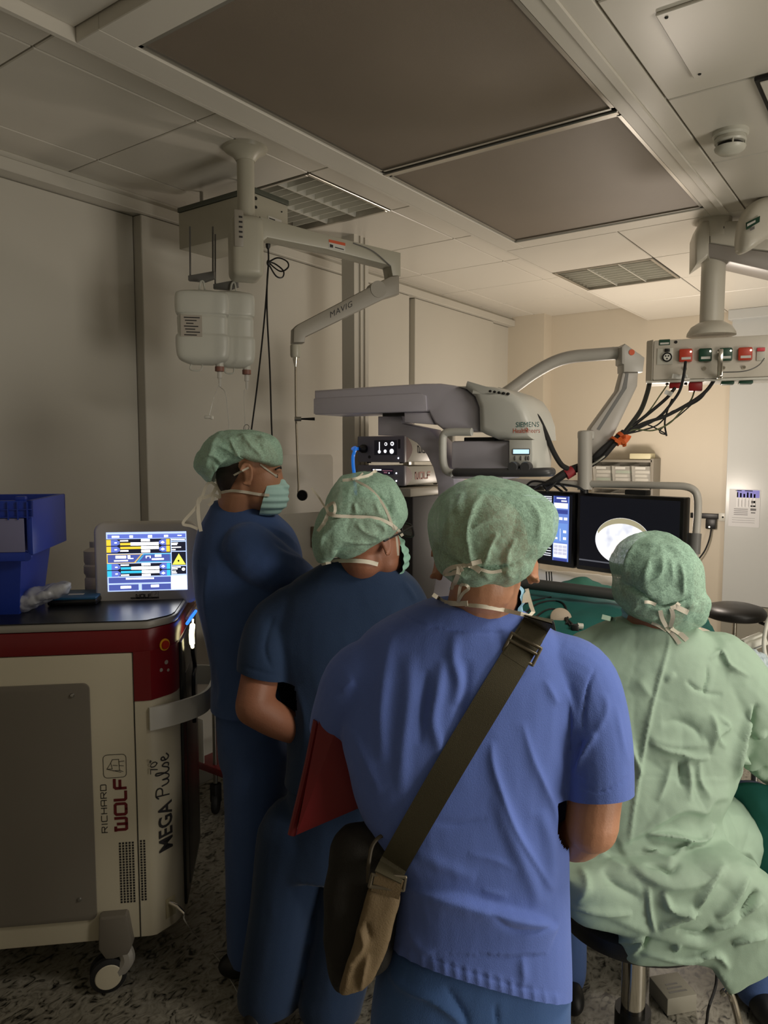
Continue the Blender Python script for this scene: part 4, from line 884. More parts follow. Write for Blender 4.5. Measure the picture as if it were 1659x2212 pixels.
# ================================================================== endoscopy tower with two devices
m_dev = mat('device_grey', (128, 126, 134), 0.4); m_devs = mat('device_side', (176, 172, 160), 0.35); m_maroon = mat('device_maroon', (86, 44, 36), 0.4)
K = V3(-2.126, 3.108, 0); KX, KY = 0.302, 0.46
def kz(y): return (Yp(820, y, K[1]))[2]
tw = thing('equipment_cart', 'dark equipment cart with light grey shelves behind the C-arm', 'equipment cart', (K[0]-0.15, K[1]+0.25, 0))
zs1, zs0 = kz(1052), kz(1070)
B().box((K[0]-0.36, K[1]-0.03, zs0), (K[0]+0.06, K[1]+0.52, zs1), 0.006).obj('shelf', mat('shelf_grey', (176, 170, 156), 0.35), tw)
B().box((K[0]-0.34, K[1]+0.02, 0.14), (K[0]+0.04, K[1]+0.5, zs0), 0.008).obj('cabinet', mat('cart_dark', (44, 42, 42), 0.5), tw)
for x in (K[0]-0.30, K[0]-0.0):
    for y in (K[1]+0.08, K[1]+0.42): B().lathe([(0, -0.02), (0.06, -0.02), (0.068, -0.01), (0.068, 0.01), (0.06, 0.02), (0, 0.02)], (x, y, 0.07), (1, 0, 0)).obj('wheel', m_rubber, tw)
B().box((K[0]-0.31, K[1]+0.44, zs1), (K[0]-0.27, K[1]+0.48, zs1+0.5), 0.004).obj('rear_post', m_steel, tw); B().box((K[0]-0.02, K[1]+0.44, zs1), (K[0]+0.02, K[1]+0.48, zs1+0.5), 0.004).obj('rear_post', m_steel, tw)
def device(z0, z1, label):
    t = thing('endoscopy_device', label, 'endoscopy device', (K[0]-KX/2, K[1]+0.2, z0), 'stacked endoscopy devices on the cart')
    B().box((K[0]-KX+0.004, K[1]+0.025, z0+0.008), (K[0]-0.004, K[1]+0.42, z1-0.004), 0.006).obj('housing', m_devs, t)
    fr = B().box((K[0]-KX, K[1], z0+0.006), (K[0], K[1]+0.022, z1), 0.004).obj('front_plate', m_dev, t)
    n = 12; h = z1-z0-0.006; P = [(K[1]+0.022, z0+0.006)]+[(K[1]+0.022+0.055*math.sin(math.pi*k/n), z0+0.006+h*k/n) for k in range(1, n)]+[(K[1]+0.022, z1)]
    B().prism(P, K[0]-KX+0.002, K[0]-0.001, 'bc').obj('curved_bezel', m_maroon, t)
    for x in (K[0]-KX+0.04, K[0]-0.05):
        for y in (K[1]+0.05, K[1]+0.38): B().cyl((x, y, z0), (x, y, z0+0.01), 0.012, n=10).obj('foot', m_rubber, t)
    return t, fr
zd = [kz(1001), kz(942), kz(1051), kz(1005)]
d1, fr1 = device(zd[0], zd[1], 'upper grey endoscopy device with small touch screen and blue cable')
d2, fr2 = device(zd[2]+0.001, zd[3], 'lower grey endoscopy device with red WOLF lettering on its side')
DFr = Fr((K[0], K[1], 0), (1, 0, 0), (0, 1, 0), ZV)
def dz_(x, y): p = DFr.px(*zx(x, y)); return p[0], p[2]
def dq(bd, x0, y0, x1, y1, b0, b1, bev=0.0):
    a = dz_(x0, y0); c = dz_(x1, y1); bd.box((a[0], b0, c[1]), (c[0], b1, a[1]), bev)
b = B(DFr); dq(b, 412, 915, 546, 1003, -0.003, 0.0, 0.001); s1 = b.obj('touch_screen', glow('dim_screen', (34, 32, 40), 0.25), fr1)
b = B(DFr)
for x, y, r in ((482, 938, 0.009), (520, 936, 0.011), (478, 981, 0.009), (517, 981, 0.013), (443, 984, 0.009)): q = dz_(x, y); b.lathe([(0, -0.0045), (r, -0.0045), (r, -0.003), (0, -0.003)], (q[0], 0, q[1]), (0, 1, 0), n=16)
dq(b, 441, 925, 446, 984, -0.0042, -0.003); ic = b.obj('screen_icons', glow('icon_white', (235, 235, 240), 1.2), s1)
b = B(DFr)
for x, y in ((482, 938), (520, 936)): q = dz_(x, y); b.lathe([(0, -0.0052), (0.0045, -0.0052), (0.0045, -0.0045), (0, -0.0045)], (q[0], 0, q[1]), (0, 1, 0), n=10)
b.obj('icon_marks', m_print, s1)
b = B(DFr); q = dz_(352, 966); b.lathe([(0.022, 0.0), (0.022, -0.02), (0.017, -0.026), (0.012, -0.05)], (q[0], 0, q[1]), (0, 1, 0)); b.obj('plug', m_black, fr1)
b = B(DFr); dq(b, 553, 910, 566, 965, -0.0015, 0.0); b.obj('side_print', m_print, fr1)
for x, y in ((555, 1022),): q = dz_(x, y); b = B(DFr); b.sph((q[0], -0.001, q[1]), 0.004, 8, 6); b.obj('status_light', glow('led_white', (240, 245, 255), 3), fr1)
q = dz_(382, 1015); b = B(DFr); b.lathe([(0, -0.003), (0.008, -0.003), (0.008, 0), (0, 0)], (q[0], 0, q[1]), (0, 1, 0), n=12); b.obj('socket', m_black, fr1)
P0b = DFr.p(dz_(352, 966)[0], -0.05, dz_(352, 966)[1])
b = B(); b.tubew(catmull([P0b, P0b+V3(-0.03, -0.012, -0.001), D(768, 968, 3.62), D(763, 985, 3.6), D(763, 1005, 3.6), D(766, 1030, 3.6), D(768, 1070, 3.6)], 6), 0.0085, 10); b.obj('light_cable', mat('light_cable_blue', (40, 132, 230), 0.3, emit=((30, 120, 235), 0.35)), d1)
b = B(DFr); dq(b, 395, 1083, 525, 1120, -0.003, 0.0, 0.001); s2_ = b.obj('touch_screen', glow('dim_screen2', (40, 36, 52), 0.3), fr2)
b = B(DFr); b.cur = 0; dq(b, 405, 1087, 455, 1096, -0.0042, -0.003); b.cur = 1; dq(b, 462, 1094, 520, 1100, -0.0042, -0.003); dq(b, 470, 1104, 490, 1112, -0.0042, -0.003); b.cur = 0; dq(b, 498, 1108, 504, 1114, -0.0042, -0.003); b.obj('screen_graphics', [glow('icon_white', (235, 235, 240), 1.2), glow('ui_rose', (170, 110, 130), 0.5)], s2_, smooth=False)
for x, y in ((543, 1112), (543, 1158)): q = dz_(x, y); b = B(DFr); b.sph((q[0], -0.001, q[1]), 0.004, 8, 6); b.obj('status_light', glow('led_white', (240, 245, 255), 3), fr2)
DS = Fr((K[0]-0.0035, K[1], 0), (0, 1, 0), (-1, 0, 0), ZV)
for x, y, par, mm in ((655, 1145, d2, mat('wolf_red', (150, 84, 66), 0.5)), (670, 988, d1, m_print)):
    p = DS.px(*zx(x, y)); b = B(DS); letter(b, WOLF, (p[0], -0.001, p[2]), (1, 0, 0), (0, 0, 1), 0.030, 0.032); b.obj('wolf_lettering', mm, par, smooth=False)

# ================================================================== ceiling pendant on the right
m_pend = mat('pendant_grey', (198, 193, 180), 0.34, vary=(2, 0.02)); m_pfront = mat('pendant_front', (206, 199, 186), 0.34, metal=0.0)
m_redbox = mat('socket_red', (186, 62, 40), 0.4); m_grnbox = mat('socket_green', (24, 66, 48), 0.4); m_deepred = mat('plug_red', (140, 22, 26), 0.4)
pc_ = D(1539, 640, 3.33); pen = thing('ceiling_pendant', 'grey ceiling pendant with column and socket box at the right', 'ceiling pendant', (pc_[0], pc_[1], H2))
def pz(y, d=3.33): return D(1539, y, d)[2]
B().cyl((pc_[0], pc_[1], pz(715)), (pc_[0], pc_[1], pz(560)), 0.051, n=28).obj('column', m_pend, pen)
B().lathe([(0.105, pz(724)), (0.103, pz(718)), (0.088, pz(706)), (0.062, pz(698)), (0.05, pz(695))], (pc_[0], pc_[1], 0)).obj('column_base', m_pend, pen)
# joint block, swivel arm and rounded cover near the ceiling
JF = yawframe(D(1530, 530, 3.30), -14)
def jp(x, y, b_=0.0): p = JF.px(x, y, b_); return (p[0], p[2])
B(JF).prism([jp(1499, 510), jp(1506, 490), jp(1516, 482), jp(1530, 482), jp(1530, 566), jp(1524, 562), jp(1498, 580)], -0.05, 0.14, bev=0.02, seg=3).obj('end_cap', m_pend, pen)
B(JF).prism([jp(1529, 484), jp(1660, 480), jp(1660, 548), jp(1600, 541), jp(1530, 530)], -0.045, 0.13, bev=0.01).obj('joint_block', m_pend, pen)
B(JF).prism([jp(1526, 530), jp(1600, 542), jp(1700, 556), jp(1700, 600), jp(1600, 577), jp(1526, 560)], -0.045, 0.12, bev=0.008).obj('swivel_arm', mat('pendant_arm', (150, 144, 138), 0.36), pen)
B().cyl((pc_[0], pc_[1], pz(520)), (pc_[0], pc_[1], H2), 0.07, n=24).obj('ceiling_stub', m_pend, pen)
b = B(JF); q = jp(1534, 502); letter(b, text2d('L/mo', 0.03, 0.001), (q[0], -0.0462, q[1]), (1, 0, 0), (0, 0, 1), 0.8); b.obj('block_print', m_print, pen)
bb = B(); puff(bb, [(1597, 498), (1601, 475), (1610, 455), (1622, 440), (1640, 430), (1665, 424), (1700, 426), (1725, 440), (1735, 465), (1730, 500), (1700, 508), (1662, 513), (1640, 527), (1620, 541), (1604, 548), (1597, 542), (1595, 520)], (1655, 480), 3.02, 0.05, 0.09, 0.35)
V, Fc = fuse(bb, 0.008, 3); mobj('arm_cover', V, Fc, m_pend, pen, 50)
tcv = bvh(V, Fc)
def spatch(tree, pts, off, dflt, thick=0.0015):
    P = [surf([tree], x, y, off, dflt) for x, y in pts]; n = unit(np.cross(P[1]-P[0], P[2]-P[0])); n = n if n@FWD < 0 else -n
    k = len(P); return [tuple(p) for p in P]+[tuple(p-n*thick*2) for p in P], [tuple(range(k)), tuple(range(2*k-1, k-1, -1))]+[(i, (i+1) % k, k+(i+1) % k, k+i) for i in range(k)]
b = B(); b.raw(*spatch(tcv, [(1611, 481), (1642, 466), (1641, 479), (1612, 496)], 0.012, 2.97)); lb = b.obj('green_label', m_grnbox, pen)
b = B(); b.raw(*spatch(tcv, [(1614, 484), (1632, 475), (1632, 479), (1614, 489)], 0.0145, 2.97)); b.obj('label_print', m_label, lb)
b = B(); b.raw(*spatch(tcv, [(1620, 493), (1630, 488), (1630, 494), (1621, 498)], 0.012, 2.97)); b.obj('small_label', m_grey, pen)
# socket box
pd_ = math.radians(68.8); bd_ = RT*math.sin(pd_)-FH*math.cos(pd_); BXF = Fr(D(1400, 780, 3.36), bd_, V3(-bd_[1], bd_[0], 0), ZV); BXF.o[2] = 0
def bp(x, y, b_=0.0): p = BXF.px(x, y, b_); return (p[0], p[2])
zt1 = BXF.px(1500, 731)[2]; zb1 = BXF.px(1500, 818)[2]; La = BXF.px(1411, 780)[0]; Ra = BXF.px(1659, 780)[0]+0.30
sb = B(BXF).box((La, 0, zb1), (Ra, 0.22, zt1), 0.006).obj('socket_box', m_pfront, pen)
B(BXF).prism([(La-0.032, 0.05), (La-0.03, 0.03), (La-0.004, 0.0), (La-0.001, 0.0), (La-0.001, 0.22), (La-0.03, 0.19)], zb1-0.002, zt1+0.004, 'ab', bev=0.004).obj('box_end_cap', m_pend, sb)
B(BXF).box((La-0.03, 0.01, zb1-0.012), (Ra, 0.21, zb1-0.001), 0.004).obj('bottom_rail', m_white, sb)
def bq(bd, x0, y0, x1, y1, b0, b1, bev=0.0):
    a = bp(x0, y0); c = bp(x1, y1); bd.box((a[0], b0, c[1]), (c[0], b1, a[1]), bev)
def bx1(name, x0, y0, x1, y1, b0, b1, m, bev=0.0, par=None): b = B(BXF); bq(b, x0, y0, x1, y1, b0, b1, bev); return b.obj(name, m, par or sb)
lb = bx1('green_plate', 1424, 734, 1447, 745, -0.002, 0, m_grnbox); bx1('plate_print', 1426, 740.5, 1445, 743.5, -0.003, -0.002, m_label, par=lb)
q = bp(1460, 739); b = B(BXF); b.lathe([(0, -0.004), (0.006, -0.004), (0.007, 0), (0, 0)], (q[0], 0, q[1]), (0, 1, 0), n=14); b.obj('screw_cap', m_dark, sb)
rp = bx1('round_socket_plate', 1420, 753, 1453, 787, -0.004, 0, m_offwhite, 0.001)
q = bp(1441, 772); b = B(BXF); b.lathe([(0.0, -0.010), (0.017, -0.010), (0.021, -0.014), (0.021, -0.004), (0, -0.004)], (q[0], 0, q[1]), (0, 1, 0), n=24); rs_ = b.obj('round_socket', m_black, rp)
b = B(BXF); b.lathe([(0, -0.012), (0.015, -0.012), (0.015, -0.010), (0, -0.010)], (q[0], 0, q[1]), (0, 1, 0), n=20); b.obj('socket_insert', m_white, rp)
for dx, dz in ((-0.006, 0.005), (0.006, 0.005), (0, -0.007)): b = B(BXF); b.lathe([(0, -0.0135), (0.0035, -0.0135), (0.0035, -0.012), (0, -0.012)], (q[0]+dx, 0, q[1]+dz), (0, 1, 0), n=10); b.obj('pin_hole', m_black, rp)
bx1('socket_tab', 1436, 754, 1447, 760, -0.012, -0.003, m_black, 0.001, rp)
for x0, x1_, mm, nm in ((1467, 1495, m_redbox, 'red_socket'), (1509, 1537, m_grnbox, 'green_socket'), (1553, 1581, m_grnbox, 'green_socket'), (1594, 1624, m_redbox, 'red_socket')):
    dy = -(x0-1467)*0.025
    so = bx1(nm, x0, 755+dy, x1_, 782+dy, -0.022, 0, mm, 0.006); bx1('name_strip', x0+5, 773+dy, x1_-3, 777.5+dy, -0.0235, -0.022, m_label, 0, so)
    q = bp(x1_-3, 761+dy); b = B(BXF); b.sph((q[0], -0.022, q[1]), 0.004, 8, 6); b.obj('pilot_light', glow('pilot', (255, 240, 210), 4), so)
for x in (1480, 1521, 1563, 1607): q = bp(x, 797-(x-1480)*.025); b = B(BXF); b.lathe([(0.003, -0.010), (0.006, -0.010), (0.009, -0.004), (0.009, 0), (0, 0)], (q[0], 0, q[1]), (0, 1, 0), n=14); b.obj('earth_jack', m_chrome, sb)
b = B(BXF); hA_, hB_ = bp(1556, 757), bp(1553, 815); b.box((hB_[0]-0.011, -0.06, hB_[1]), (hB_[0]+0.011, -0.045, hA_[1]), 0.004); b.box((hB_[0]-0.011, -0.06, hB_[1]-0.01), (hB_[0]+0.011, 0.02, hB_[1]+0.006), 0.003); b.obj('chrome_bracket', m_chrome, sb)
so = bx1('small_socket', 1635, 751, 1652, 779, -0.006, 0, m_offwhite, 0.001); bx1('pink_clip', 1635, 752, 1652, 759, -0.014, -0.006, mat('clip_pink', (214, 70, 80), 0.4), 0.002, so)
for x0, x1_ in ((1559, 1588), (1598, 1629)):
    a = bp(x0, 818); c = bp(x1_, 818); B(BXF).box((a[0], 0.03, zb1-0.026), (c[0], 0.10, zb1-0.012), 0.004).obj('underside_socket', m_grnbox, sb)
for x0, x1_, y1_ in ((1446, 1473, 840), (1488, 1517, 845)):
    a = bp(x0, 820, 0.05); c = bp(x1_, y1_, 0.05); B(BXF).box((a[0], 0.03, c[1]), (c[0], 0.085, zb1-0.012), 0.006).obj('red_plug', m_deepred, sb)
for x in (1441, 1481): a = bp(x, 832, 0.05); B(BXF).box((a[0]-0.007, 0.04, a[1]), (a[0]+0.007, 0.06, zb1-0.012), 0.003).obj('black_plug', m_black, sb)
# cables from the socket box to the monitors
cb = thing('cable_bundle', 'bundle of black cables with an orange strap hanging from the pendant', 'cables', D(1345, 945, 3.25))
def cab(P, r, m=m_rubber, name='cable'):
    b = B(); b.tubew(catmull([D(*p) for p in P], 6), r, 7); b.obj(name, m, cb)
m_gy = mat('earth_cable', (86, 92, 60), 0.6)
cab([(1404, 824, 3.42), (1398, 850, 3.4), (1385, 885, 3.34), (1362, 918, 3.28), (1345, 940, 3.25)], 0.011, mat('dark_hose', (40, 42, 38), 0.6))
cab([(1441, 832, 3.37), (1425, 855, 3.36), (1400, 890, 3.32), (1365, 922, 3.27), (1345, 940, 3.25)], 0.003, m_gy)
cab([(1458, 838, 3.36), (1440, 860, 3.35), (1405, 890, 3.32), (1370, 918, 3.28), (1340, 945, 3.25)], 0.0075)
cab([(1481, 781, 3.26), (1478, 805, 3.25), (1470, 840, 3.28), (1455, 865, 3.3), (1425, 900, 3.3), (1385, 922, 3.28), (1345, 940, 3.25)], 0.0065)
cab([(1545, 818, 3.3), (1525, 845, 3.3), (1495, 868, 3.3), (1440, 898, 3.29), (1390, 915, 3.28), (1345, 938, 3.25)], 0.008)
cab([(1500, 845, 3.34), (1492, 865, 3.33), (1470, 890, 3.32), (1445, 915, 3.3), (1410, 930, 3.28), (1370, 928, 3.26), (1345, 940, 3.25)], 0.0035, m_gy)
cab([(1540, 822, 3.3), (1515, 860, 3.32), (1480, 880, 3.33), (1450, 890, 3.32), (1420, 918, 3.3), (1385, 930, 3.28), (1350, 938, 3.25)], 0.0035)
cab([(1452, 862, 3.34), (1445, 878, 3.33), (1438, 900, 3.32), (1436, 918, 3.32), (1440, 942, 3.32)], 0.004)
cab([(1520, 850, 3.33), (1470, 895, 3.33), (1425, 930, 3.3), (1440, 938, 3.31), (1400, 918, 3.3), (1375, 922, 3.28)], 0.003)
cab([(1350, 935, 3.25), (1332, 950, 3.25), (1310, 968, 3.25), (1292, 985, 3.25), (1278, 1000, 3.27), (1250, 1010, 3.28), (1225, 1020, 3.28), (1195, 1040, 3.28), (1175, 1052, 3.28)], 0.019)
cab([(1345, 942, 3.24), (1325, 962, 3.23), (1305, 985, 3.23), (1285, 998, 3.24)], 0.011)
cab([(1340, 945, 3.26), (1320, 972, 3.24), (1300, 990, 3.22), (1280, 1003, 3.24), (1258, 1012, 3.25)], 0.004, mat('pale_cable', (170, 168, 156), 0.5))
m_strap = mat('orange_strap', (224, 104, 44), 0.6)
b = B(); b.tubew([D(1327, 955, 3.25), D(1331, 951, 3.25)], 0.026, 16); b.tubew([D(1339, 946, 3.25), D(1345, 941, 3.25)], 0.025, 16); b.obj('strap', m_strap, cb)
b = B(); b.ribbon(catmull([D(1330, 950, 3.21), D(1345, 958, 3.2), D(1355, 950, 3.2), D(1360, 942, 3.21)], 4), 0.016, 0.003); b.ribbon(catmull([D(1338, 945, 3.21), D(1350, 960, 3.19), D(1345, 962, 3.2)], 4), 0.014, 0.003); b.ribbon(catmull([D(1342, 946, 3.22), D(1352, 942, 3.2), D(1362, 945, 3.21)], 4), 0.014, 0.003); b.obj('strap_tail', m_strap, cb)
b = B(); b.tubew([D(1222, 1026, 3.28), D(1238, 1016, 3.28)], 0.024, 16); b.obj('red_strap', mat('red_strap', (150, 36, 44), 0.6), cb)
b = B(); b.tubew([D(1484, 812, 3.26), D(1478, 814, 3.27)], 0.008, 8); b.ribbon([D(1452, 812, 3.3), D(1474, 815, 3.3)], 0.02, 0.001); b.obj('cable_tag', m_label, cb)
b = B(); b.ribbon([D(1436, 846, 3.33), D(1452, 852, 3.33)], 0.02, 0.001); b.obj('cable_tag', m_label, cb)
cab([(1651, 774, 3.15), (1640, 788, 3.14), (1622, 798, 3.14), (1598, 803, 3.16), (1562, 804, 3.2)], 0.0025, m_grey, 'earth_lead')

# ================================================================== monitor boom with two monitors
m_boom = mat('boom_grey', (180, 176, 168), 0.36, vary=(2, 0.02))
bm_ = thing('monitor_boom', 'grey spring-arm monitor boom with a curved tube frame', 'monitor arm', D(1264, 1050, 3.25))
def bpath(P): return catmull([D(*p) for p in P], 6)
b = B(); b.tubew(bpath([(1060, 868, 3.45), (1100, 844, 3.42), (1150, 808, 3.4), (1195, 783, 3.38), (1235, 771, 3.36), (1290, 766, 3.33), (1345, 762, 3.3)]), 0.034, 16, flat=0.85); b.obj('upper_arm', m_boom, bm_)
AF = yawframe(D(1360, 775, 3.28), 0)
def ap(x, y): p = AF.px(x, y); return (p[0], p[2])
b = B(AF); b.prism([ap(1336, 752), ap(1344, 745), ap(1386, 775), ap(1382, 806), ap(1340, 806), ap(1340, 790), ap(1336, 788)], -0.045, 0.05, bev=0.008); b.obj('elbow', m_boom, bm_)
b = B(AF); q = ap(1357, 764); b.lathe([(0, -0.048), (0.013, -0.048), (0.013, -0.044), (0, -0.044)], (q[0], 0, q[1]), (0, 1, 0), n=16); b.obj('orange_cap', m_orange, bm_)
b = B(AF); b.prism([ap(1340, 806), ap(1374, 806), ap(1372, 835), ap(1300, 985), ap(1284, 1000), ap(1276, 985), ap(1268, 935), ap(1272, 925), ap(1330, 845)], -0.035, 0.035, bev=0.01); b.obj('spring_arm', mat('boom_light', (178, 172, 164), 0.34), bm_)
b = B(AF); b.prism([ap(1346, 808), ap(1352, 808), ap(1348, 840), ap(1290, 930), ap(1284, 928), ap(1338, 842)], -0.037, -0.034); b.obj('arm_groove', m_grey, bm_)
b = B(); b.tubew([D(1264, 934, 3.25), D(1263, 1058, 3.25)], 0.031, 20); b.obj('post', m_boom, bm_)
b = B(AF); b.box((ap(1250, 932)[0], -0.05, ap(1250, 950)[1]), (ap(1279, 932)[0], 0.03, ap(1250, 930)[1]), 0.01); b.obj('post_cap', m_boom, bm_)
b = B(); b.tubew([D(1262, 1056, 3.25), D(1262, 1066, 3.25)], 0.018, 14); b.obj('post_pin', m_black, bm_)
b = B(); b.tubew(bpath([(1090, 1040, 3.4), (1180, 1043, 3.33), (1262, 1045, 3.25), (1350, 1047, 3.15), (1440, 1049, 3.05), (1480, 1051, 3.01), (1500, 1060, 2.99), (1507, 1078, 2.98), (1507, 1110, 2.98), (1503, 1170, 2.98), (1500, 1215, 2.98)]), 0.0155, 14); b.obj('tube_frame', m_boom, bm_)
b = B(); b.tubew([D(1502, 1152, 2.98), D(1499, 1196, 2.98)], 0.024, 16); b.obj('tube_collar', m_grey, bm_)
b = B(); b.tubew(bpath([(1500, 1212, 2.98), (1480, 1230, 2.98), (1440, 1232, 3.0)]), 0.0145, 12); b.obj('lower_tube', m_boom, bm_)
md = math.radians(40.5); mv = RT*math.sin(md)-FH*math.cos(md); MF = Fr(D(1475, 1160, 2.92), mv, V3(-mv[1], mv[0], 0), ZV); MF.o[2] = 0
def mp_(x, y, b_=0.0): p = MF.px(x, y, b_); return (p[0], p[2])
zt2, zb2 = mp_(1475, 1075)[1], mp_(1475, 1262)[1]
m_bez = mat('monitor_black', (10, 10, 11), 0.25); m_off = glow('screen_dark', (18, 20, 30), 0.55)
def monitor(x0, x1_, label):
    a0, a1 = mp_(x0, 1160)[0], mp_(x1_, 1160)[0]; w = (zt2-zb2)*1.7; a0 = max(a0, a1-w) if x1_ > 1400 else a1-w
    t = thing('flat_monitor', label, 'monitor', MF.p((a0+a1)/2, 0.03, zb2), 'monitors on the boom')
    B(MF).box((a0, 0.0, zb2), (a1, 0.055, zt2), 0.006).obj('casing', m_bez, t)
    B(MF).box((a0+0.015, -0.001, zb2+0.02), (a1-0.015, 0.002, zt2-0.015)).obj('screen', m_off, t)
    B(MF).box(((a0+a1)/2-0.05, 0.055, (zb2+zt2)/2-0.05), ((a0+a1)/2+0.05, 0.10, zt2+0.02), 0.006).obj('mount', m_black, t)
    return t, a0, a1
mR, r0, r1 = monitor(1246, 1475, 'black monitor on the right showing a bright round endoscope picture')
mL, l0_, l1_ = monitor(1110, 1241, 'black monitor on the left showing a blue X-ray control panel')
def mcirc(cx_, cy_, rx, lay, b, k, n=48):
    b.cur = k; c = mp_(cx_, cy_); b.quad([(c[0]+rx*math.cos(2*math.pi*i/n), -0.0015-0.0004*lay, c[1]+rx*math.sin(2*math.pi*i/n)) for i in range(n)])
def endo_mat():
    m = bpy.data.materials.new('endoscope_view'); m.use_nodes = True; nt = m.node_tree; n = nt.nodes; lk = nt.links; bs = n['Principled BSDF']
    tc = n.new('ShaderNodeTexCoord'); nz = n.new('ShaderNodeTexNoise'); nz.inputs['Scale'].default_value = 14; lk.new(tc.outputs['Object'], nz.inputs['Vector'])
    cr = n.new('ShaderNodeValToRGB'); e = cr.color_ramp.elements; e[0].position = .35; e[0].color = (*s2l((205, 208, 222)), 1); e[1].position = .55; e[1].color = (*s2l((250, 250, 250)), 1)
    x = e.new(0.7); x.color = (*s2l((240, 226, 222)), 1)
    lk.new(nz.outputs['Fac'], cr.inputs[0]); lk.new(cr.outputs[0], bs.inputs['Emission Color']); bs.inputs['Emission Strength'].default_value = 1.2; bs.inputs['Base Color'].default_value = (0.01, 0.01, 0.01, 1); return m
b = B(MF); rad = mp_(1345, 1119)[1]-mp_(1345, 1170)[1]; c = mp_(1345, 1170); KE = 1.32; b.quad([(c[0]+rad*KE*math.cos(2*math.pi*i/56), -0.0019, c[1]+rad*math.sin(2*math.pi*i/56)) for i in range(56)]); b.obj('round_picture', endo_mat(), mR, smooth=False)
cc = mp_(1345, 1170); b = B(MF); pts = [(cc[0]+rad*KE*0.99*math.cos(a), -0.0024, cc[1]+rad*0.99*math.sin(a)) for a in np.linspace(0.35, 2.75, 20)]; pts2 = [(cc[0]+rad*KE*1.0*math.cos(a), -0.0024, cc[1]-rad*0.16+rad*0.92*math.sin(a)) for a in np.linspace(2.7, 0.4, 20)]; b.quad(pts+pts2); b.obj('picture_edge', glow('endo_edge', (196, 186, 150), 0.75), mR, smooth=False)
b = B(MF); q0, q1 = mp_(1246, 1207), mp_(1420, 1228); zl = q0[1]; b.box((r0+0.016, -0.0025, zl-0.003), (r1-0.1, -0.001, zl+0.003)); b.obj('picture_bar', glow('bar_grey', (120, 122, 130), 0.6), mR)
b = B(MF); k0 = l1_-0.155
def mq(k, a0, a1, z0, z1, lay=0): b.cur = k; b.quad([(a0, -0.0015-.0004*lay, z0), (a1, -0.0015-.0004*lay, z0), (a1, -0.0015-.0004*lay, z1), (a0, -0.0015-.0004*lay, z1)])
Zt, Zb = zt2-0.015, zb2+0.02; hz = Zt-Zb; u0 = mp_(1195, 1150)[0]; u1 = mp_(1229, 1150)[0]; uw = u1-u0
mq(0, u0, u1, Zb+hz*.02, Zt-hz*.02)
for y0, y1, k in ((.02, .12, 1), (.12, .2, 2), (.22, .28, 1), (.30, .40, 0), (.42, .70, 3), (.72, .93, 2), (.94, .98, 1)): mq(k, u0+uw*.04, u0+uw*.92, Zt-hz*y1, Zt-hz*y0, 1)
for x0_, y0_, x1__, y1_ in ((.2, .04, .8, .06), (.5, .08, .85, .1), (.08, .33, .3, .37), (.38, .33, .6, .37), (.68, .33, .9, .37), (.05, .52, .25, .56), (.65, .52, .85, .56), (.1, .63, .3, .66), (.65, .62, .85, .66), (.45, .50, .48, .68)): mq(2, u0+uw*x0_, u0+uw*x1__, Zt-hz*y1_, Zt-hz*y0_, 2)
for i in range(3):
    for j in range(3): mq(4, u0+uw*(.08+.28*i), u0+uw*(.33+.28*i), Zt-hz*(.785+.05*j), Zt-hz*(.745+.05*j), 2)
for k, (w_, y) in enumerate(((.16, .03), (.12, .055), (.06, .08), (.05, .10), (.05, .80), (.03, .84), (.04, .88), (.045, .91))): mq(2, u0-0.01-w_, u0-0.01, Zt-hz*(y+.012), Zt-hz*y, 1)
b.obj('control_graphics', [glow('pn_blue', (110, 140, 220), 1.0), glow('pn_deep', (70, 84, 170), 0.8), glow('pn_white', (232, 236, 250), 1.3), glow('pn_mid', (120, 160, 235), 1.0), glow('pn_cell', (206, 206, 226), 1.1)], mL, smooth=False)
for P in ([(1130, 1060, 3.3), (1150, 1040, 3.28), (1190, 1046, 3.25), (1215, 1062, 3.2)], [(1180, 1062, 3.2), (1195, 1048, 3.2), (1205, 1042, 3.2), (1225, 1060, 3.18)], [(1140, 1066, 3.25), (1175, 1045, 3.25), (1240, 1050, 3.2), (1262, 1060, 3.2)]):
    b = B(); b.tubew(bpath(P), 0.005, 7); b.obj('cable', m_rubber, mL)
for dx in (0, 6, 11): b = B(); b.tubew(bpath([(1180+dx, 1235, 3.12), (1181+dx, 1262, 3.13), (1178+dx, 1300, 3.15), (1176+dx, 1340, 3.15)]), 0.0025, 6); b.obj('cable', m_rubber, mL)

# ================================================================== people
m_skin = mat('skin_brown', (186, 134, 104), 0.5, vary=(9, 0.06), bump=(220, 0.15))
m_skin2 = mat('skin_deep_brown', (150, 100, 76), 0.5, vary=(9, 0.06), bump=(220, 0.15))
m_hair = mat('black_hair', (24, 20, 18), 0.6, bump=(300, 0.5))
def cloth(name, rgb, sc=420, b=0.25, rough=0.8): return mat(name, rgb, rough, spec=0.25, vary=(6, 0.06), bump=(sc, b), sheen=0.15)
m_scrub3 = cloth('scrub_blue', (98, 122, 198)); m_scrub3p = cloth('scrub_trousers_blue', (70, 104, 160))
m_scrub2 = cloth('scrub_blue_shaded_a', (34, 54, 84)); m_scrub1 = cloth('scrub_blue_b', (62, 86, 134))  # same blue cloth, with the dimmer light darkened into the colour
m_gown = mat('gown_green', (158, 182, 162), 0.62, spec=0.3, vary=(3, 0.05), bump=(500, 0.12))
m_tie = mat('tie_white', (226, 218, 200), 0.7, bump=(600, 0.2)); m_shoe = mat('shoe_black', (18, 18, 20), 0.5)
m_mask = mat('mask_blue_green', (186, 226, 222), 0.7); m_mask3 = mat('mask_pale_blue', (150, 196, 222), 0.7)
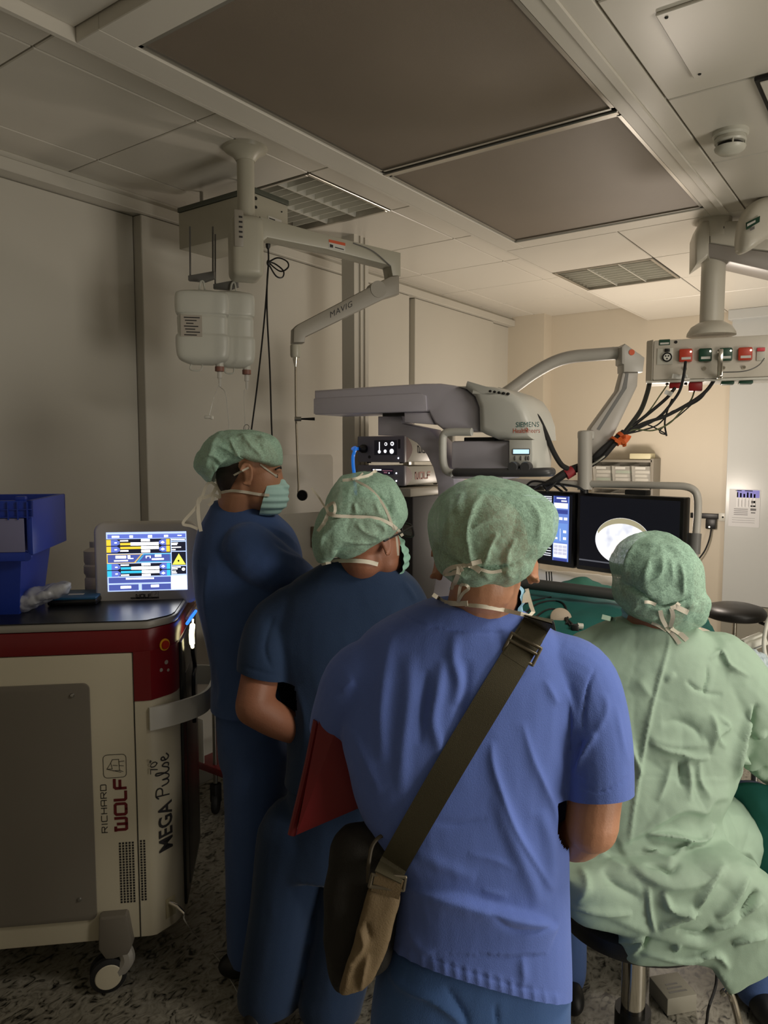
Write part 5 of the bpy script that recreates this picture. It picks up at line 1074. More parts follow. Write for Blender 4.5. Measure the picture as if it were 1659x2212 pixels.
m_eye = mat('eye_white', (170, 158, 146), 0.3); m_iris = mat('iris_dark', (28, 18, 14), 0.2)
def cap_mat():
    m = bpy.data.materials.new('cap_nonwoven'); m.use_nodes = True; nt = m.node_tree; n = nt.nodes; lk = nt.links; bs = n['Principled BSDF']
    bs.inputs['Base Color'].default_value = (*s2l((172, 208, 186)), 1); bs.inputs['Roughness'].default_value = 0.75; bs.inputs['Specular IOR Level'].default_value = 0.25
    tc = n.new('ShaderNodeTexCoord'); nz = n.new('ShaderNodeTexNoise'); nz.inputs['Scale'].default_value = 170; nz.inputs['Detail'].default_value = 5; nz.inputs['Distortion'].default_value = 1.2
    lk.new(tc.outputs['Object'], nz.inputs['Vector'])
    cr = n.new('ShaderNodeValToRGB'); e = cr.color_ramp.elements; e[0].position = 0.36; e[0].color = (0.56, 0.56, 0.56, 1); e[1].position = 0.62; e[1].color = (0.86, 0.86, 0.86, 1)
    lk.new(nz.outputs['Fac'], cr.inputs[0]); lk.new(cr.outputs[0], bs.inputs['Alpha'])
    bp_ = n.new('ShaderNodeBump'); bp_.inputs['Strength'].default_value = 0.5; bp_.inputs['Distance'].default_value = 0.002; lk.new(nz.outputs['Fac'], bp_.inputs['Height']); lk.new(bp_.outputs[0], bs.inputs['Normal'])
    return m
m_cap = cap_mat()

def headframe(c, facing, pitch=0.0):
    """face direction: degrees to the right of straight away from the camera; pitch: nodding down"""
    a = math.radians(facing); f = FH*math.cos(a)+RT*math.sin(a); s = -(-FH*math.sin(a)+RT*math.cos(a)); u = ZV
    p = math.radians(pitch); f2 = f*math.cos(p)-u*math.sin(p); u2 = u*math.cos(p)+f*math.sin(p)
    return Fr(c, f2, s, u2)                                              # a = forward, b = left, c = up
def head_shapes(bd, hf, k=1.0, ear=1.0):
    o = bd.fr; bd.fr = hf
    for c, r in (((-.012, 0, .035), (.098, .077, .088)), ((.03, 0, -.03), (.066, .064, .085)), ((.05, 0, -.088), (.040, .045, .032)), ((.094, 0, -.032), (.018, .013, .020)), ((.088, 0, -.012), (.012, .009, .026)),
                 ((.078, 0, .014), (.018, .052, .012)), ((.085, 0, -.066), (.014, .024, .008)), ((.03, 0, -.07), (.05, .06, .045))):
        bd.sph(tuple(v*k for v in c), tuple(v*k for v in r), 24, 16)
    for s in (-1, 1):
        bd.sph((-.002*k, s*.080*k, -.004*k), (.013*k, .006*k*ear, .026*k), 14, 10)
        ringp = [hf.p((-.006+.017*math.cos(t))*k, s*(.081+.006*ear*(1+0.3*math.cos(t+2)))*k, (.0+.031*math.sin(t))*k) for t in np.linspace(-2.2, 2.9, 18)][::-1]
        bd.tubew(ringp, 0.0052*k, 8)
        bd.sph((.001*k, s*.082*k, -.029*k), (.009*k, .006*k, .010*k), 10, 8)
    bd.fr = o
def hand(bd, wrist, fdir, ndir, k=1.0, left=False):
    """palm, four bent fingers of different lengths and a thumb leaving the side of the palm"""
    f = unit(fdir); n = unit(ndir-f*(np.dot(ndir, f))); s = np.cross(f, n)*(1 if not left else -1)
    for i, (off, ln) in enumerate(((-.030, .068), (-.010, .078), (.010, .074), (.028, .058))):
        b0 = wrist+f*.02*k+s*off*.8*k; b1 = wrist+f*.085*k+s*off*k; b2 = b1+unit(f+n*.35)*ln*.45*k; b3 = b2+unit(f*.6+n*.9)*ln*.32*k; b4 = b3+unit(f*.1+n)*ln*.26*k
        limb(bd, [b0, b1], [.016*k, .0125*k], 10, 2); limb(bd, [b1, b2, b3, b4], [.0095*k, .0088*k, .008*k, .0068*k], 10, 3)
    t0 = wrist+f*.03*k-s*.028*k; limb(bd, [t0, t0+unit(f*.7-s*.9+n*.3)*.035*k, t0+unit(f*.95-s*.55+n*.5)*.065*k], [.014*k, .0105*k, .008*k], 10, 3)
def person(label, loc): return thing('person', label, 'person', loc)
def put_eyes(hf, par, k=1.0):
    for s in (-1, 1):
        b = B(hf); b.sph((.072*k, s*.031*k, -.006*k), .0118*k, 14, 10); e = b.obj('eye', m_eye, par)
        b = B(hf); b.sph((.0825*k, s*.031*k, -.006*k), (.003*k, .006*k, .006*k), 10, 8); b.obj('iris', m_iris, e)
        b = B(hf); b.tubew(catmull([hf.p(.092*k, s*.014*k, .016*k), hf.p(.090*k, s*.032*k, .021*k), hf.p(.078*k, s*.050*k, .015*k)], 4), .003*k, 6); b.obj('eyebrow', m_hair, par)
def put_mask(hf, par, m, k=1.0, back=.018):
    bb = B(hf); bb.sph((.045*k, 0, -.072*k), (.074*k, .071*k, .062*k), 28, 20); bb.sph((.092*k, 0, -.045*k), (.028*k, .03*k, .03*k), 20, 14)
    V, Fc = fuse(bb, 0.004, 3); V, Fc = cutplane(V, Fc, hf.p(back*k, 0, -.07*k), -hf.ux+hf.uz*.25)
    N = vnormals(V, Fc); c = (V-hf.o)@hf.uz; V = V+N*(0.0022*np.sin(c*2*math.pi/0.022))[:, None]
    return mobj('face_mask', V, Fc, m, par, 60), bvh(V, Fc)
def put_hair(hf, par, k=1.0, low=-0.06, front=.03, m=None):
    bb = B(hf); bb.sph((-.014*k, 0, .036*k), (.102*k, .0805*k, .092*k), 28, 20); bb.sph((-.040*k, 0, -.015*k), (.070*k, .070*k, .075*k), 24, 16)
    V, Fc = fuse(bb, 0.005, 2); V, Fc = cutplane(V, Fc, hf.p(0, 0, low*k), -hf.uz+hf.ux*0.4); V, Fc = cutplane(V, Fc, hf.p(front*k, 0, -.01), hf.ux*1.0-hf.uz*0.55)
    return mobj('hair', V, Fc, m or m_hair, par)
def put_cap(outline, center, d, tn, tf, par, FL, seed, full=0.55, amp=0.006, voxel=0.0045):
    bb = B(); puff(bb, outline, center, d, tn, tf, full); V, Fc = fuse(bb, voxel, 4)
    V = crumple(V, Fc, amp, 13, (1, 1, 0.55), seed); V = folds(V, Fc, [(l, w*.8, h*1.5, k) for l, w, h, k in FL])
    V = facets(V, Fc, amp*0.55, 17, (1, 1, .6), seed+2, .5); V = crumple(V, Fc, amp*0.25, 40, (1, 1, 1), seed+5)
    return mobj('surgical_cap', V, Fc, m_cap, par), bvh(V, Fc)
def tie(name, P, w, par, m=None): b = B(); b.ribbon(P, w, 0.0012); return b.obj(name, m or m_tie, par)
def shoe(par, toe_c, fdir, k=1.0):
    f = unit(fdir*V3(1, 1, 0)); s = V3(-f[1], f[0], 0); fr = Fr(V3(toe_c[0], toe_c[1], 0), f, s, ZV); bb = B(fr)
    bb.sph((0.06*k, 0, .035*k), (.09*k, .047*k, .036*k)); bb.sph((-.06*k, 0, .04*k), (.07*k, .040*k, .045*k)); bb.sph((0, 0, .045*k), (.08*k, .040*k, .045*k))
    V, Fc = fuse(bb, 0.006, 3); V[:, 2] = np.maximum(V[:, 2], 0.0); mobj('shoe', V, Fc, m_shoe, par)

# ------------------------------------------------------------------ man in front, seen from behind
d3 = 1.42
p3 = person('man in blue scrubs with green cap and olive shoulder strap seen from behind in front', (D(1040, 1500, d3+0.12)*[1, 1, 0]))
hf3 = headframe(D(1047, 1214, d3+0.075), 14, 4)
bb = B(); head_shapes(bb, hf3, 1.12, 1.7)
nb = D(1035, 1345, d3+0.13); limb(bb, [hf3.p(-.025, 0, -.04), D(1042, 1275, d3+0.085), nb], [.062, .066, .074])
chest = D(1010, 1560, d3+0.13); limb(bb, [nb+FH*.03, chest, D(1030, 2000, d3+0.16)], [.06, .10, .10])
shR, elR = D(1250, 1478, d3+0.11), D(1278, 1785, d3+0.06); wrR = D(1185, 1800, d3+0.30)
limb(bb, [D(1120, 1450, d3+0.15), shR, D(1288, 1640, d3+0.07), elR], [.05, .055, .053, .053]); limb(bb, [elR, D(1240, 1815, d3+0.16), wrR], [.047, .044, .031])
hand(bb, wrR, wrR-elR, V3(0, 0, -1)-RT*0.6, left=False)
shL, elL = D(790, 1478, d3+0.12), D(735, 1600, d3+0.30); wrL = D(790, 1640, d3+0.52)
limb(bb, [D(930, 1450, d3+0.15), shL, elL], [.05, .052, .044]); limb(bb, [elL, wrL], [.045, .03]); hand(bb, wrL, wrL-elL, RT*1.0, left=True)
V, Fc = fuse(bb, 0.005, 3); mobj('body', V, Fc, m_skin, p3); tb3 = bvh(V, Fc)
put_eyes(hf3, p3, 1.12); put_hair(hf3, p3, 1.05, .035, -.02, mat('cropped_hair', (46, 34, 28), .7)); put_mask(hf3, p3, m_mask3, 1.11)
cap3 = [(1065, 1034), (1110, 1042), (1155, 1063), (1188, 1090), (1196, 1120), (1190, 1158), (1172, 1185), (1150, 1203), (1138, 1230), (1115, 1252), (1090, 1262), (1060, 1256), (1035, 1259), (1010, 1264), (985, 1256), (960, 1240), (946, 1225), (938, 1190), (928, 1150), (926, 1120), (940, 1090), (965, 1062), (1000, 1042), (1030, 1035)]
FL3 = [([(1045, 1060), (1020, 1105), (1008, 1150), (1015, 1195), (1020, 1225)], 7, 0.007, 'r'), ([(1100, 1100), (1040, 1130), (1010, 1150)], 8, 0.006, 'r'), ([(975, 1080), (972, 1140), (968, 1200)], 7, 0.005, 'r'), ([(1075, 1150), (1055, 1190), (1045, 1225)], 6, 0.006, 'r'),
       ([(1115, 1160), (1095, 1200), (1098, 1225)], 6, 0.005, 'r'), ([(1000, 1062), (985, 1110)], 7, 0.004, 'r'), ([(945, 1180), (965, 1205), (1000, 1222), (1060, 1228), (1110, 1222), (1150, 1205)], 5, -0.009, 'r'), ([(985, 1232), (1010, 1250)], 5, 0.005, 'r'), ([(1040, 1232), (1060, 1252)], 5, 0.005, 'r'), ([(1090, 1235), (1110, 1250)], 5, 0.004, 'r'), ([(1140, 1080), (1165, 1120), (1160, 1170)], 9, 0.004, 'r')]
_, tc3 = put_cap(cap3, (1060, 1150), d3+0.06, 0.118, 0.10, p3, FL3, 1.7)
# scrub shirt
rows = [(1302, 915, 1092, d3+.11, .06, .07), (1318, 880, 1130, d3+.115, .075, .09), (1340, 828, 1168, d3+.12, .085, .10), (1366, 790, 1206, d3+.125, .098, .11), (1400, 764, 1236, d3+.13, .112, .12), (1450, 745, 1258, d3+.13, .125, .13), (1510, 738, 1258, d3+.135, .135, .135),
        (1580, 738, 1248, d3+.135, .138, .14), (1650, 752, 1238, d3+.135, .136, .145), (1720, 768, 1230, d3+.135, .132, .15), (1790, 800, 1224, d3+.135, .130, .15), (1850, 838, 1222, d3+.135, .128, .15), (1920, 852, 1224, d3+.135, .128, .145), (2000, 846, 1226, d3+.135, .138, .14), (2090, 834, 1229, d3+.135, .146, .14), (2230, 815, 1230, d3+.135, .146, .14)]
bb = B(); sil(bb, rows)
limb(bb, [D(1190, 1432, d3+.12), D(1250, 1468, d3+.11), D(1282, 1560, d3+.085), D(1296, 1650, d3+.065), D(1300, 1770, d3+.055)], [.072, .078, .071, .067, .066], 22)
limb(bb, [D(830, 1440, d3+.13), D(780, 1470, d3+.13), D(745, 1545, d3+.19), D(728, 1600, d3+.27)], [.07, .078, .07, .064], 22)
V, Fc = fuse(bb, 0.0048, 5)
hemA, hemB = D(832, 2072, d3), D(1228, 2182, d3); hd_ = unit(FH*.35+unit(ray(1030, 2126))*.65); hn_ = np.cross(unit(hemB-hemA), hd_); hn_ = -hn_ if hn_[2] > 0 else hn_
V, Fc = cutplane(V, Fc, hemA, hn_)
sA, sB = D(1234, 1716, d3+.05), D(1361, 1704, d3+.05); nrm = unit(np.cross(unit(sB-sA), unit(FH+V3(0, 0, -.25)))); nrm = nrm if nrm[2] < 0 else -nrm
V, Fc = cutplane(V, Fc, D(1300, 1722, d3+.05), nrm, D(1300, 1760, d3+.06), 0.10)
V, Fc = cutplane(V, Fc, D(735, 1575, d3+.23), unit(D(728, 1600, d3+.27)-D(745, 1545, d3+.19)), D(730, 1592, d3+.26), 0.09)
V = crumple(V, Fc, 0.005, 5, (1, 1, 0.35), 2.0, False)
z6 = lambda x, y: (680+x*.434, 1280+y*.434)
FLs = [([z6(430, 95), z6(475, 130), z6(560, 165), z6(700, 190), z6(860, 200), z6(1015, 195)], 2.6, -0.0035, 'r'), ([z6(450, 1440), z6(600, 1480), z6(800, 1535), z6(1000, 1590), z6(1120, 1625), z6(1215, 1665)][::-1], 9, 0.030, 's'),
       ([z6(880, 740), z6(885, 850), z6(930, 1000), z6(1000, 1180), z6(1100, 1350), z6(1190, 1500)], 9, 0.010, 'r'), ([z6(1030, 640), z6(1080, 820), z6(1140, 960), z6(1190, 1080), z6(1225, 1260)], 9, 0.008, 'r'),
       ([z6(1395, 375), z6(1360, 470), z6(1340, 580), z6(1332, 700)], 3, -0.006, 'r'), ([z6(385, 180), z6(350, 400), z6(330, 620), z6(340, 850)], 14, 0.008, 'g'), ([z6(640, 330), z6(610, 500), z6(590, 650), z6(640, 820)], 13, 0.009, 'g'), ([z6(700, 200), z6(690, 330), z6(720, 450), z6(700, 560)], 12, 0.008, 'g'), ([z6(480, 300), z6(470, 520), z6(440, 800), z6(430, 1000)], 16, 0.007, 'g'), ([z6(560, 380), z6(540, 560), z6(520, 760)], 8, -0.006, 'g'),
       ([z6(760, 330), z6(740, 520), z6(700, 700)], 12, -0.006, 'g'), ([z6(900, 1000), z6(960, 1180), z6(1050, 1380), z6(1120, 1560)], 16, 0.009, 'g'), ([z6(1120, 1080), z6(1170, 1250), z6(1180, 1480)], 14, 0.008, 'g'), ([z6(500, 1300), z6(640, 1360), z6(800, 1420)], 14, 0.006, 'g'), ([z6(560, 1130), z6(700, 1150), z6(860, 1130)], 7, -0.005, 'r'), ([z6(760, 1300), z6(900, 1330), z6(1000, 1380)], 7, 0.004, 'r'), ([z6(830, 1480), z6(960, 1510)], 6, 0.004, 'r'), ([z6(860, 1560), z6(970, 1660), z6(1100, 1670), z6(1210, 1640)], 9, -0.008, 'r'),
       ([z6(460, 1640), z6(520, 1760), z6(600, 1800)], 10, 0.006, 'r'), ([z6(1030, 1800), z6(1040, 1960)], 9, 0.006, 'r'), ([z6(1290, 910), z6(1340, 790), z6(1400, 700)], 6, 0.009, 'r'), ([z6(1290, 880), z6(1310, 800), z6(1330, 730)], 4, -0.009, 'r'), ([z6(1350, 760), z6(1440, 620), z6(1450, 500)], 9, 0.005, 'r'),
       ([z6(1280, 930), z6(1380, 985), z6(1470, 975), z6(1560, 915)], 2.5, -0.004, 'r'), ([z6(1500, 560), z6(1520, 700), z6(1560, 860)], 8, 0.004, 'r'), ([z6(1250, 480), z6(1290, 640), z6(1270, 780)], 8, 0.006, 'r'), ([z6(1140, 430), z6(1210, 560)], 8, 0.005, 'r'),
       ([(868, 2040), (940, 2072), (1020, 2100), (1120, 2130), (1226, 2148)], 2.5, -0.003, 'r'), ([z6(170, 640), z6(240, 800), z6(330, 1000)], 14, 0.006, 'r'), ([z6(130, 480), z6(200, 440)], 8, 0.006, 'r')]
for k in range(15): x = 862+k*24; y = 2066+k*7.2; FLs.append(([(x, y-26), (x+5, y+16)], 5, 0.0035, 'r'))
V = folds(V, Fc, FLs); V = crumple(V, Fc, 0.0012, 18, (1, 1, .5), 8.0)
mobj('scrub_shirt', V, Fc, m_scrub3, p3); ts3 = bvh(V, Fc)
# trousers and shoes
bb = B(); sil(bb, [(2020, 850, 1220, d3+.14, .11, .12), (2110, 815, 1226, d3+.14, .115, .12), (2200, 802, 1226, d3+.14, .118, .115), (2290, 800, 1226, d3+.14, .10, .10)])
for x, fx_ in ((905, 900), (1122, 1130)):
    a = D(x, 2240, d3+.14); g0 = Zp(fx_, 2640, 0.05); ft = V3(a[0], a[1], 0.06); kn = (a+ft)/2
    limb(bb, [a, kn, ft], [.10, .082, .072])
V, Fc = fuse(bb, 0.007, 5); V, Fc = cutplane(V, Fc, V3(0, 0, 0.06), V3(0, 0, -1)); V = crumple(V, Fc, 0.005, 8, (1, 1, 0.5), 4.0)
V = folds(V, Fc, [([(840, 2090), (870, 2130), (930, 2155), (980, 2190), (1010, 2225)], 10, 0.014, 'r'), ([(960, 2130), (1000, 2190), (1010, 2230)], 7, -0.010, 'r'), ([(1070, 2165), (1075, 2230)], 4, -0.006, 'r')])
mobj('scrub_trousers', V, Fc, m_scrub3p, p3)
for x in (905, 1122): a = D(x, 2240, d3+.14); shoe(p3, a+FH*.06, FH)
# cap bow, mask ties
S3 = [tc3, tb3, ts3]
def ot(pts, off=0.003, d=d3, trees=S3): return onsurf(trees, pts, off, d, 4)
tie('cap_tie', ot([(1040, 1212), (1025, 1216), (1000, 1222), (980, 1225), (966, 1232), (962, 1240), (985, 1236), (1000, 1228)]), .0085, p3); tie('cap_tie', ot([(1000, 1220), (1010, 1219), (1024, 1224), (1038, 1234)], .006), .011, p3); tie('cap_tie', ot([(992, 1224), (990, 1240), (982, 1260), (977, 1274)], .004), .009, p3); tie('cap_tie', ot([(1035, 1229), (1060, 1236), (1084, 1233)], .003), .006, p3)
tie('mask_tie', ot([(935, 1284), (950, 1294), (960, 1300), (985, 1303)], .004), .008, p3); tie('mask_tie', ot([(960, 1302), (985, 1304), (1010, 1303)], .007), .010, p3)
tie('mask_tie', ot([(988, 1302), (1000, 1282), (1012, 1272), (1008, 1264), (996, 1264), (992, 1280), (990, 1302)], .006), .006, p3)
tie('mask_tie', [*ot([(1005, 1306), (1050, 1311), (1090, 1318)], .004), D(1125, 1326, d3+.02), D(1143, 1331, d3+.03), D(1152, 1322, d3+.05), D(1147, 1308, d3+.07), D(1142, 1290, d3+.09), D(1138, 1272, d3+.10)], .008, p3)
b = B(); b.raw(*(lambda P: ([tuple(p) for p in P]+[tuple(p+FH*.002) for p in P], [(0, 1, 2, 3), (7, 6, 5, 4), (0, 4, 5, 1), (1, 5, 6, 2), (2, 6, 7, 3), (3, 7, 4, 0)]))([D(1141, 1272, d3+.10), D(1148, 1300, d3+.07), D(1128, 1303, d3+.07), D(1130, 1285, d3+.09)])); b.obj('mask_edge', m_tie, p3)

# ------------------------------------------------------------------ shoulder bag of the man in front, red folder under his arm
m_olive = mat('olive_webbing', (66, 60, 38), 0.75, bump=(700, 0.4, (1, 1, 1))); m_bag = mat('bag_dark', (30, 27, 22), 0.8, bump=(300, 0.3)); m_tan = mat('bag_tan', (120, 102, 74), 0.75, vary=(5, 0.12), bump=(300, 0.3)); m_buck = mat('buckle_bronze', (120, 112, 96), 0.35, metal=0.7)
bag = thing('shoulder_bag', 'dark messenger bag hanging at the hip from an olive webbing strap', 'bag', D(775, 2140, d3+.06))
bb = B(); puff(bb, [(742, 1790), (800, 1780), (850, 1800), (862, 1850), (858, 1950), (842, 2060), (828, 2085), (800, 2100), (740, 2135), (712, 2095), (702, 2000), (706, 1900), (722, 1820)], (780, 1960), d3+.10, 0.05, 0.07, 0.4)
V, Fc = fuse(bb, 0.006, 4); V = crumple(V, Fc, 0.008, 9, (1, 1, 1), 6.0); mobj('bag_body', V, Fc, m_bag, bag); tbag = bvh(V, Fc)
bb = B(); puff(bb, [(797, 1918), (862, 1926), (850, 1990), (834, 2050), (812, 2100), (800, 2122), (770, 2140), (734, 2146), (748, 2090), (762, 2050), (776, 1990), (790, 1940)], (800, 2030), d3+.035, 0.012, 0.012, 0.3)
V, Fc = fuse(bb, 0.005, 3); V = crumple(V, Fc, 0.004, 14, (1, 1, .5), 9.0); V = folds(V, Fc, [([(775, 2000), (785, 2040), (760, 2080), (745, 2140)], 6, .012, 'r'), ([(795, 2060), (785, 2100), (778, 2140)], 6, .012, 'r'), ([(790, 1990), (800, 2030)], 5, -.008, 'r')]); mobj('bag_gusset', V, Fc, m_tan, bag)
cl = [(1162, 1338), (1150, 1360), (1125, 1400), (1080, 1475), (1030, 1557), (980, 1640), (930, 1725), (885, 1803), (850, 1865), (838, 1893)]
P = []
for x, y in catmull([np.array(q, float) for q in cl], 4): q = surf([ts3], x, y, 0.007, d3); P.append(q)
for it in range(3): P = [P[0]]+[(P[i-1]+P[i]*2+P[i+1])/4 for i in range(1, len(P)-1)]+[P[-1]]
P = [q-FH*0.004 for q in P]
P = [D(1176, 1366, d3+.24), D(1170, 1345, d3+.18), D(1166, 1334, d3+.12), D(1163, 1334, d3+.075)]+P
wN = [unit(-FH*.3+ZV), unit(-FH*.1+ZV), unit(-FH*.4+ZV), unit(-FH*.8+ZV*.8)]+[unit(CAM-q) for q in P[4:]]
b = B(); b.ribbon(P, .055, .0025, wN); b.obj('strap', m_olive, bag)
def buckle(px, w, h, ang, lift, bar=True):
    q = surf([ts3], px[0], px[1], lift, d3); n = unit(CAM-q); a = math.radians(ang); ex = RT*math.cos(a)-UPV*math.sin(a); ex = unit(ex-n*(ex@n)); ey = np.cross(n, ex); f = Fr(q, ex, ey, n); b = B(f); r = .0035
    c = [(-w/2, -h/2, 0), (w/2, -h/2, 0), (w/2, h/2, 0), (-w/2, h/2, 0)]
    for i in range(4): b.cyl(c[i], c[(i+1) % 4], r, n=10); b.sph(c[i], r, 10, 8)
    if bar: b.cyl((-w/2, 0.004, 0), (w/2, 0.004, 0), r, n=10)
    return b.obj('buckle', m_buck, bag)
buckle((1128, 1402), .062, .036, 28, .014); 
b = B(); q0 = [surf([ts3], x, y, .011, d3) for x, y in ((1148, 1372), (1138, 1388), (1120, 1412), (1110, 1428))]; b.ribbon(q0, .050, .0025); b.obj('strap_fold', m_olive, bag)
f = yawframe(D(838, 1908, d3+.01), 0); b = B(f); r = .0038; c = [(-.036, 0, -.006), (.030, 0, -.014), (.034, 0, .012), (-.030, 0, .018)]
for i in range(4): b.cyl(c[i], c[(i+1) % 4], r, n=10); b.sph(c[i], r, 10, 8)
b.obj('buckle', m_buck, bag)
b = B(); b.ribbon([D(842, 1893, d3+.004), D(838, 1908, d3+.004), D(832, 1932, d3+.02)], .056, .004); b.obj('strap_end', m_tan, bag)
b = B(); b.tubew(catmull([D(795, 1905, d3+.03), D(796, 1870, d3+.03), D(805, 1825, d3+.04), D(828, 1805, d3+.05), D(850, 1820, d3+.06)], 5), .004, 8); b.obj('piping', mat('bag_piping', (70, 62, 48), .7), bag)
m_fold = mat('folder_red', (116, 12, 20), 0.45, vary=(4, .08))
fo = thing('red_folder', 'red document folder clamped under the left arm of the man in front', 'folder', D(690, 1805, d3+.16))
def sheet(par, name, pts, dep, m, th=.0025):
    A = [D(x, y, dd) for (x, y), dd in zip(pts, dep)]; n = unit(np.cross(A[1]-A[0], A[2]-A[0])); k = len(A); bm3 = B(); bm3.raw([tuple(p) for p in A]+[tuple(p+n*th) for p in A], [tuple(range(k)), tuple(range(2*k-1, k-1, -1))]+[(i, (i+1) % k, k+(i+1) % k, k+i) for i in range(k)]); return bm3.obj(name, m, par, smooth=False)
sheet(fo, 'front_cover', [(689, 1556), (738, 1546), (780, 1640), (800, 1735), (640, 1804)], (d3+.135, d3+.125, d3+.13, d3+.13, d3+.105), m_fold)
sheet(fo, 'back_cover', [(681, 1556), (738, 1544), (780, 1640), (800, 1730), (624, 1800)], (d3+.165, d3+.15, d3+.16, d3+.16, d3+.15), m_fold)
sheet(fo, 'paper', [(686, 1570), (738, 1550), (780, 1650), (798, 1725), (633, 1795)], (d3+.152, d3+.142, d3+.148, d3+.148, d3+.13), mat('paper', (190, 180, 165), .7))
b = B(); b.tubew(catmull([D(685, 1556, d3+.15), D(664, 1660, d3+.142), D(630, 1803, d3+.128)], 6), .009, 10); b.obj('spine', m_fold, fo)

# ------------------------------------------------------------------ second man (middle), looking to the right
d2 = 2.13
p2 = person('man in blue scrubs with glasses standing second from the left', D(690, 1700, d2+.1)*[1, 1, 0])
hf2 = headframe(D(795, 1166, d2+.03), 52, -13)
bb = B(); head_shapes(bb, hf2, 1.04, 1.0)
nb = D(745, 1268, d2+.12); limb(bb, [hf2.p(-.03, 0, -.05), D(770, 1222, d2+.075), nb], [.06, .062, .064]); limb(bb, [nb+FH*.02, D(740, 1450, d2+.14), D(740, 1720, d2+.14)], [.06, .10, .10])
sh, el = D(575, 1395, d2+.1), D(548, 1528, d2-.02); wr = D(665, 1590, d2+.12)
limb(bb, [D(680, 1360, d2+.13), sh, D(562, 1460, d2+.035), el], [.05, .058, .056, .054]); limb(bb, [el, D(600, 1558, d2+.02), wr], [.053, .050, .036]); hand(bb, wr, wr-el, V3(0, 0, -1))
sh, el = D(890, 1370, d2+.22), D(930, 1520, d2+.25); wr = D(850, 1560, d2+.42)
limb(bb, [D(800, 1360, d2+.14), sh, el], [.05, .055, .05]); limb(bb, [el, wr], [.05, .032]); hand(bb, wr, wr-el, V3(0, 0, -1), left=True)
V, Fc = fuse(bb, 0.006, 3); mobj('body', V, Fc, m_skin2, p2); tb2 = bvh(V, Fc)
put_eyes(hf2, p2, 1.04); put_hair(hf2, p2, .98, .045, -.02); _, tm2 = put_mask(hf2, p2, mat('mask_green', (150, 196, 176), .7), 1.04, .06)
cap2 = [(785, 1022), (820, 1025), (850, 1040), (868, 1065), (877, 1090), (879, 1110), (870, 1130), (853, 1148), (838, 1163), (815, 1173), (795, 1187), (770, 1199), (745, 1202), (722, 1198), (712, 1209), (690, 1212), (680, 1190), (678, 1155), (688, 1122), (702, 1092), (713, 1062), (733, 1036), (760, 1024)]
FL = [([(700, 1125), (740, 1116), (800, 1116), (850, 1128)], 4, -.008, 'r'), ([(770, 1040), (810, 1062), (838, 1095), (848, 1128)], 4, -.006, 'r'), ([(845, 1050), (850, 1090), (865, 1120)], 6, .006, 'r'), ([(730, 1130), (700, 1160), (690, 1195)], 7, .006, 'r'), ([(770, 1130), (790, 1150), (820, 1160)], 6, .006, 'r'), ([(800, 1120), (830, 1140), (815, 1165)], 5, .006, 'r'), ([(740, 1170), (790, 1172), (830, 1158)], 5, .006, 'r'), ([(720, 1190), (760, 1184), (800, 1178)], 4, -.006, 'r'), ([(810, 1085), (820, 1110)], 5, .004, 'r'), ([(765, 1085), (770, 1112)], 5, .004, 'r')]
_, tc2 = put_cap(cap2, (778, 1115), d2+.02, .125, .115, p2, FL, 7.3)
rows = [(1208, 715, 815, d2+.085, .06, .06), (1222, 690, 850, d2+.09, .08, .08), (1240, 660, 880, d2+.1, .095, .10), (1265, 625, 905, d2+.11, .11, .12), (1310, 585, 925, d2+.12, .13, .14), (1380, 572, 935, d2+.12, .145, .15), (1450, 585, 938, d2+.12, .15, .16), (1530, 612, 935, d2+.12, .15, .16), (1620, 622, 930, d2+.12, .15, .16), (1730, 612, 925, d2+.12, .15, .16), (1800, 610, 925, d2+.12, .15, .16)]
bb = B(); sil(bb, rows)
limb(bb, [D(640, 1320, d2+.11), D(590, 1360, d2+.10), D(570, 1420, d2+.05), D(562, 1480, d2+.02), D(560, 1540, d2+.01)], [.085, .082, .076, .066, .064], 20); limb(bb, [D(850, 1310, d2+.15), D(900, 1370, d2+.22), D(915, 1450, d2+.24)], [.085, .08, .075], 20)
V, Fc = fuse(bb, 0.0065, 5); V, Fc = cutplane(V, Fc, D(700, 1722, d2), V3(0, 0, -1))
nrm = unit(np.cross(unit(D(612, 1474, d2)-D(522, 1452, d2)), unit(FH-V3(0, 0, .1)))); nrm = nrm if nrm[2] < 0 else -nrm
V, Fc = cutplane(V, Fc, D(565, 1463, d2+.0), nrm, D(560, 1510, d2+.02), .115)
V = crumple(V, Fc, .006, 6, (1, 1, .45), 12.0); V = folds(V, Fc, [([(590, 1330), (572, 1400), (590, 1450)], 6, -.008, 'r'), ([(526, 1440), (565, 1452), (608, 1462)], 3, -.004, 'r'), ([(870, 1255), (900, 1300)], 6, .008, 'r'), ([(640, 1480), (660, 1560), (650, 1650)], 12, .008, 'r')])
mobj('scrub_shirt', V, Fc, m_scrub2, p2); ts2 = bvh(V, Fc)
bb = B(); sil(bb, [(1660, 628, 920, d2+.12, .12, .14), (1760, 612, 915, d2+.12, .14, .15), (1860, 575, 900, d2+.12, .14, .14)])
for x0_, x1__, ft in ((640, 585, (580, 2196)), (800, 710, (712, 2215))):
    a = D(x0_, 1800, d2+.12); g = Zp(ft[0], ft[1], 0.0); limb(bb, [a, (a+g)/2+V3(0, 0, .03), g+V3(0, 0, .06)], [.115, .10, .09])
V, Fc = fuse(bb, .009, 5); V, Fc = cutplane(V, Fc, V3(0, 0, .05), V3(0, 0, -1)); V = crumple(V, Fc, .008, 6, (1, 1, .4), 3.0); mobj('scrub_trousers', V, Fc, m_scrub2, p2)
for ft in ((572, 2196), (712, 2215)): shoe(p2, Zp(*ft, 0.0)+FH*.03, FH+RT*.2)
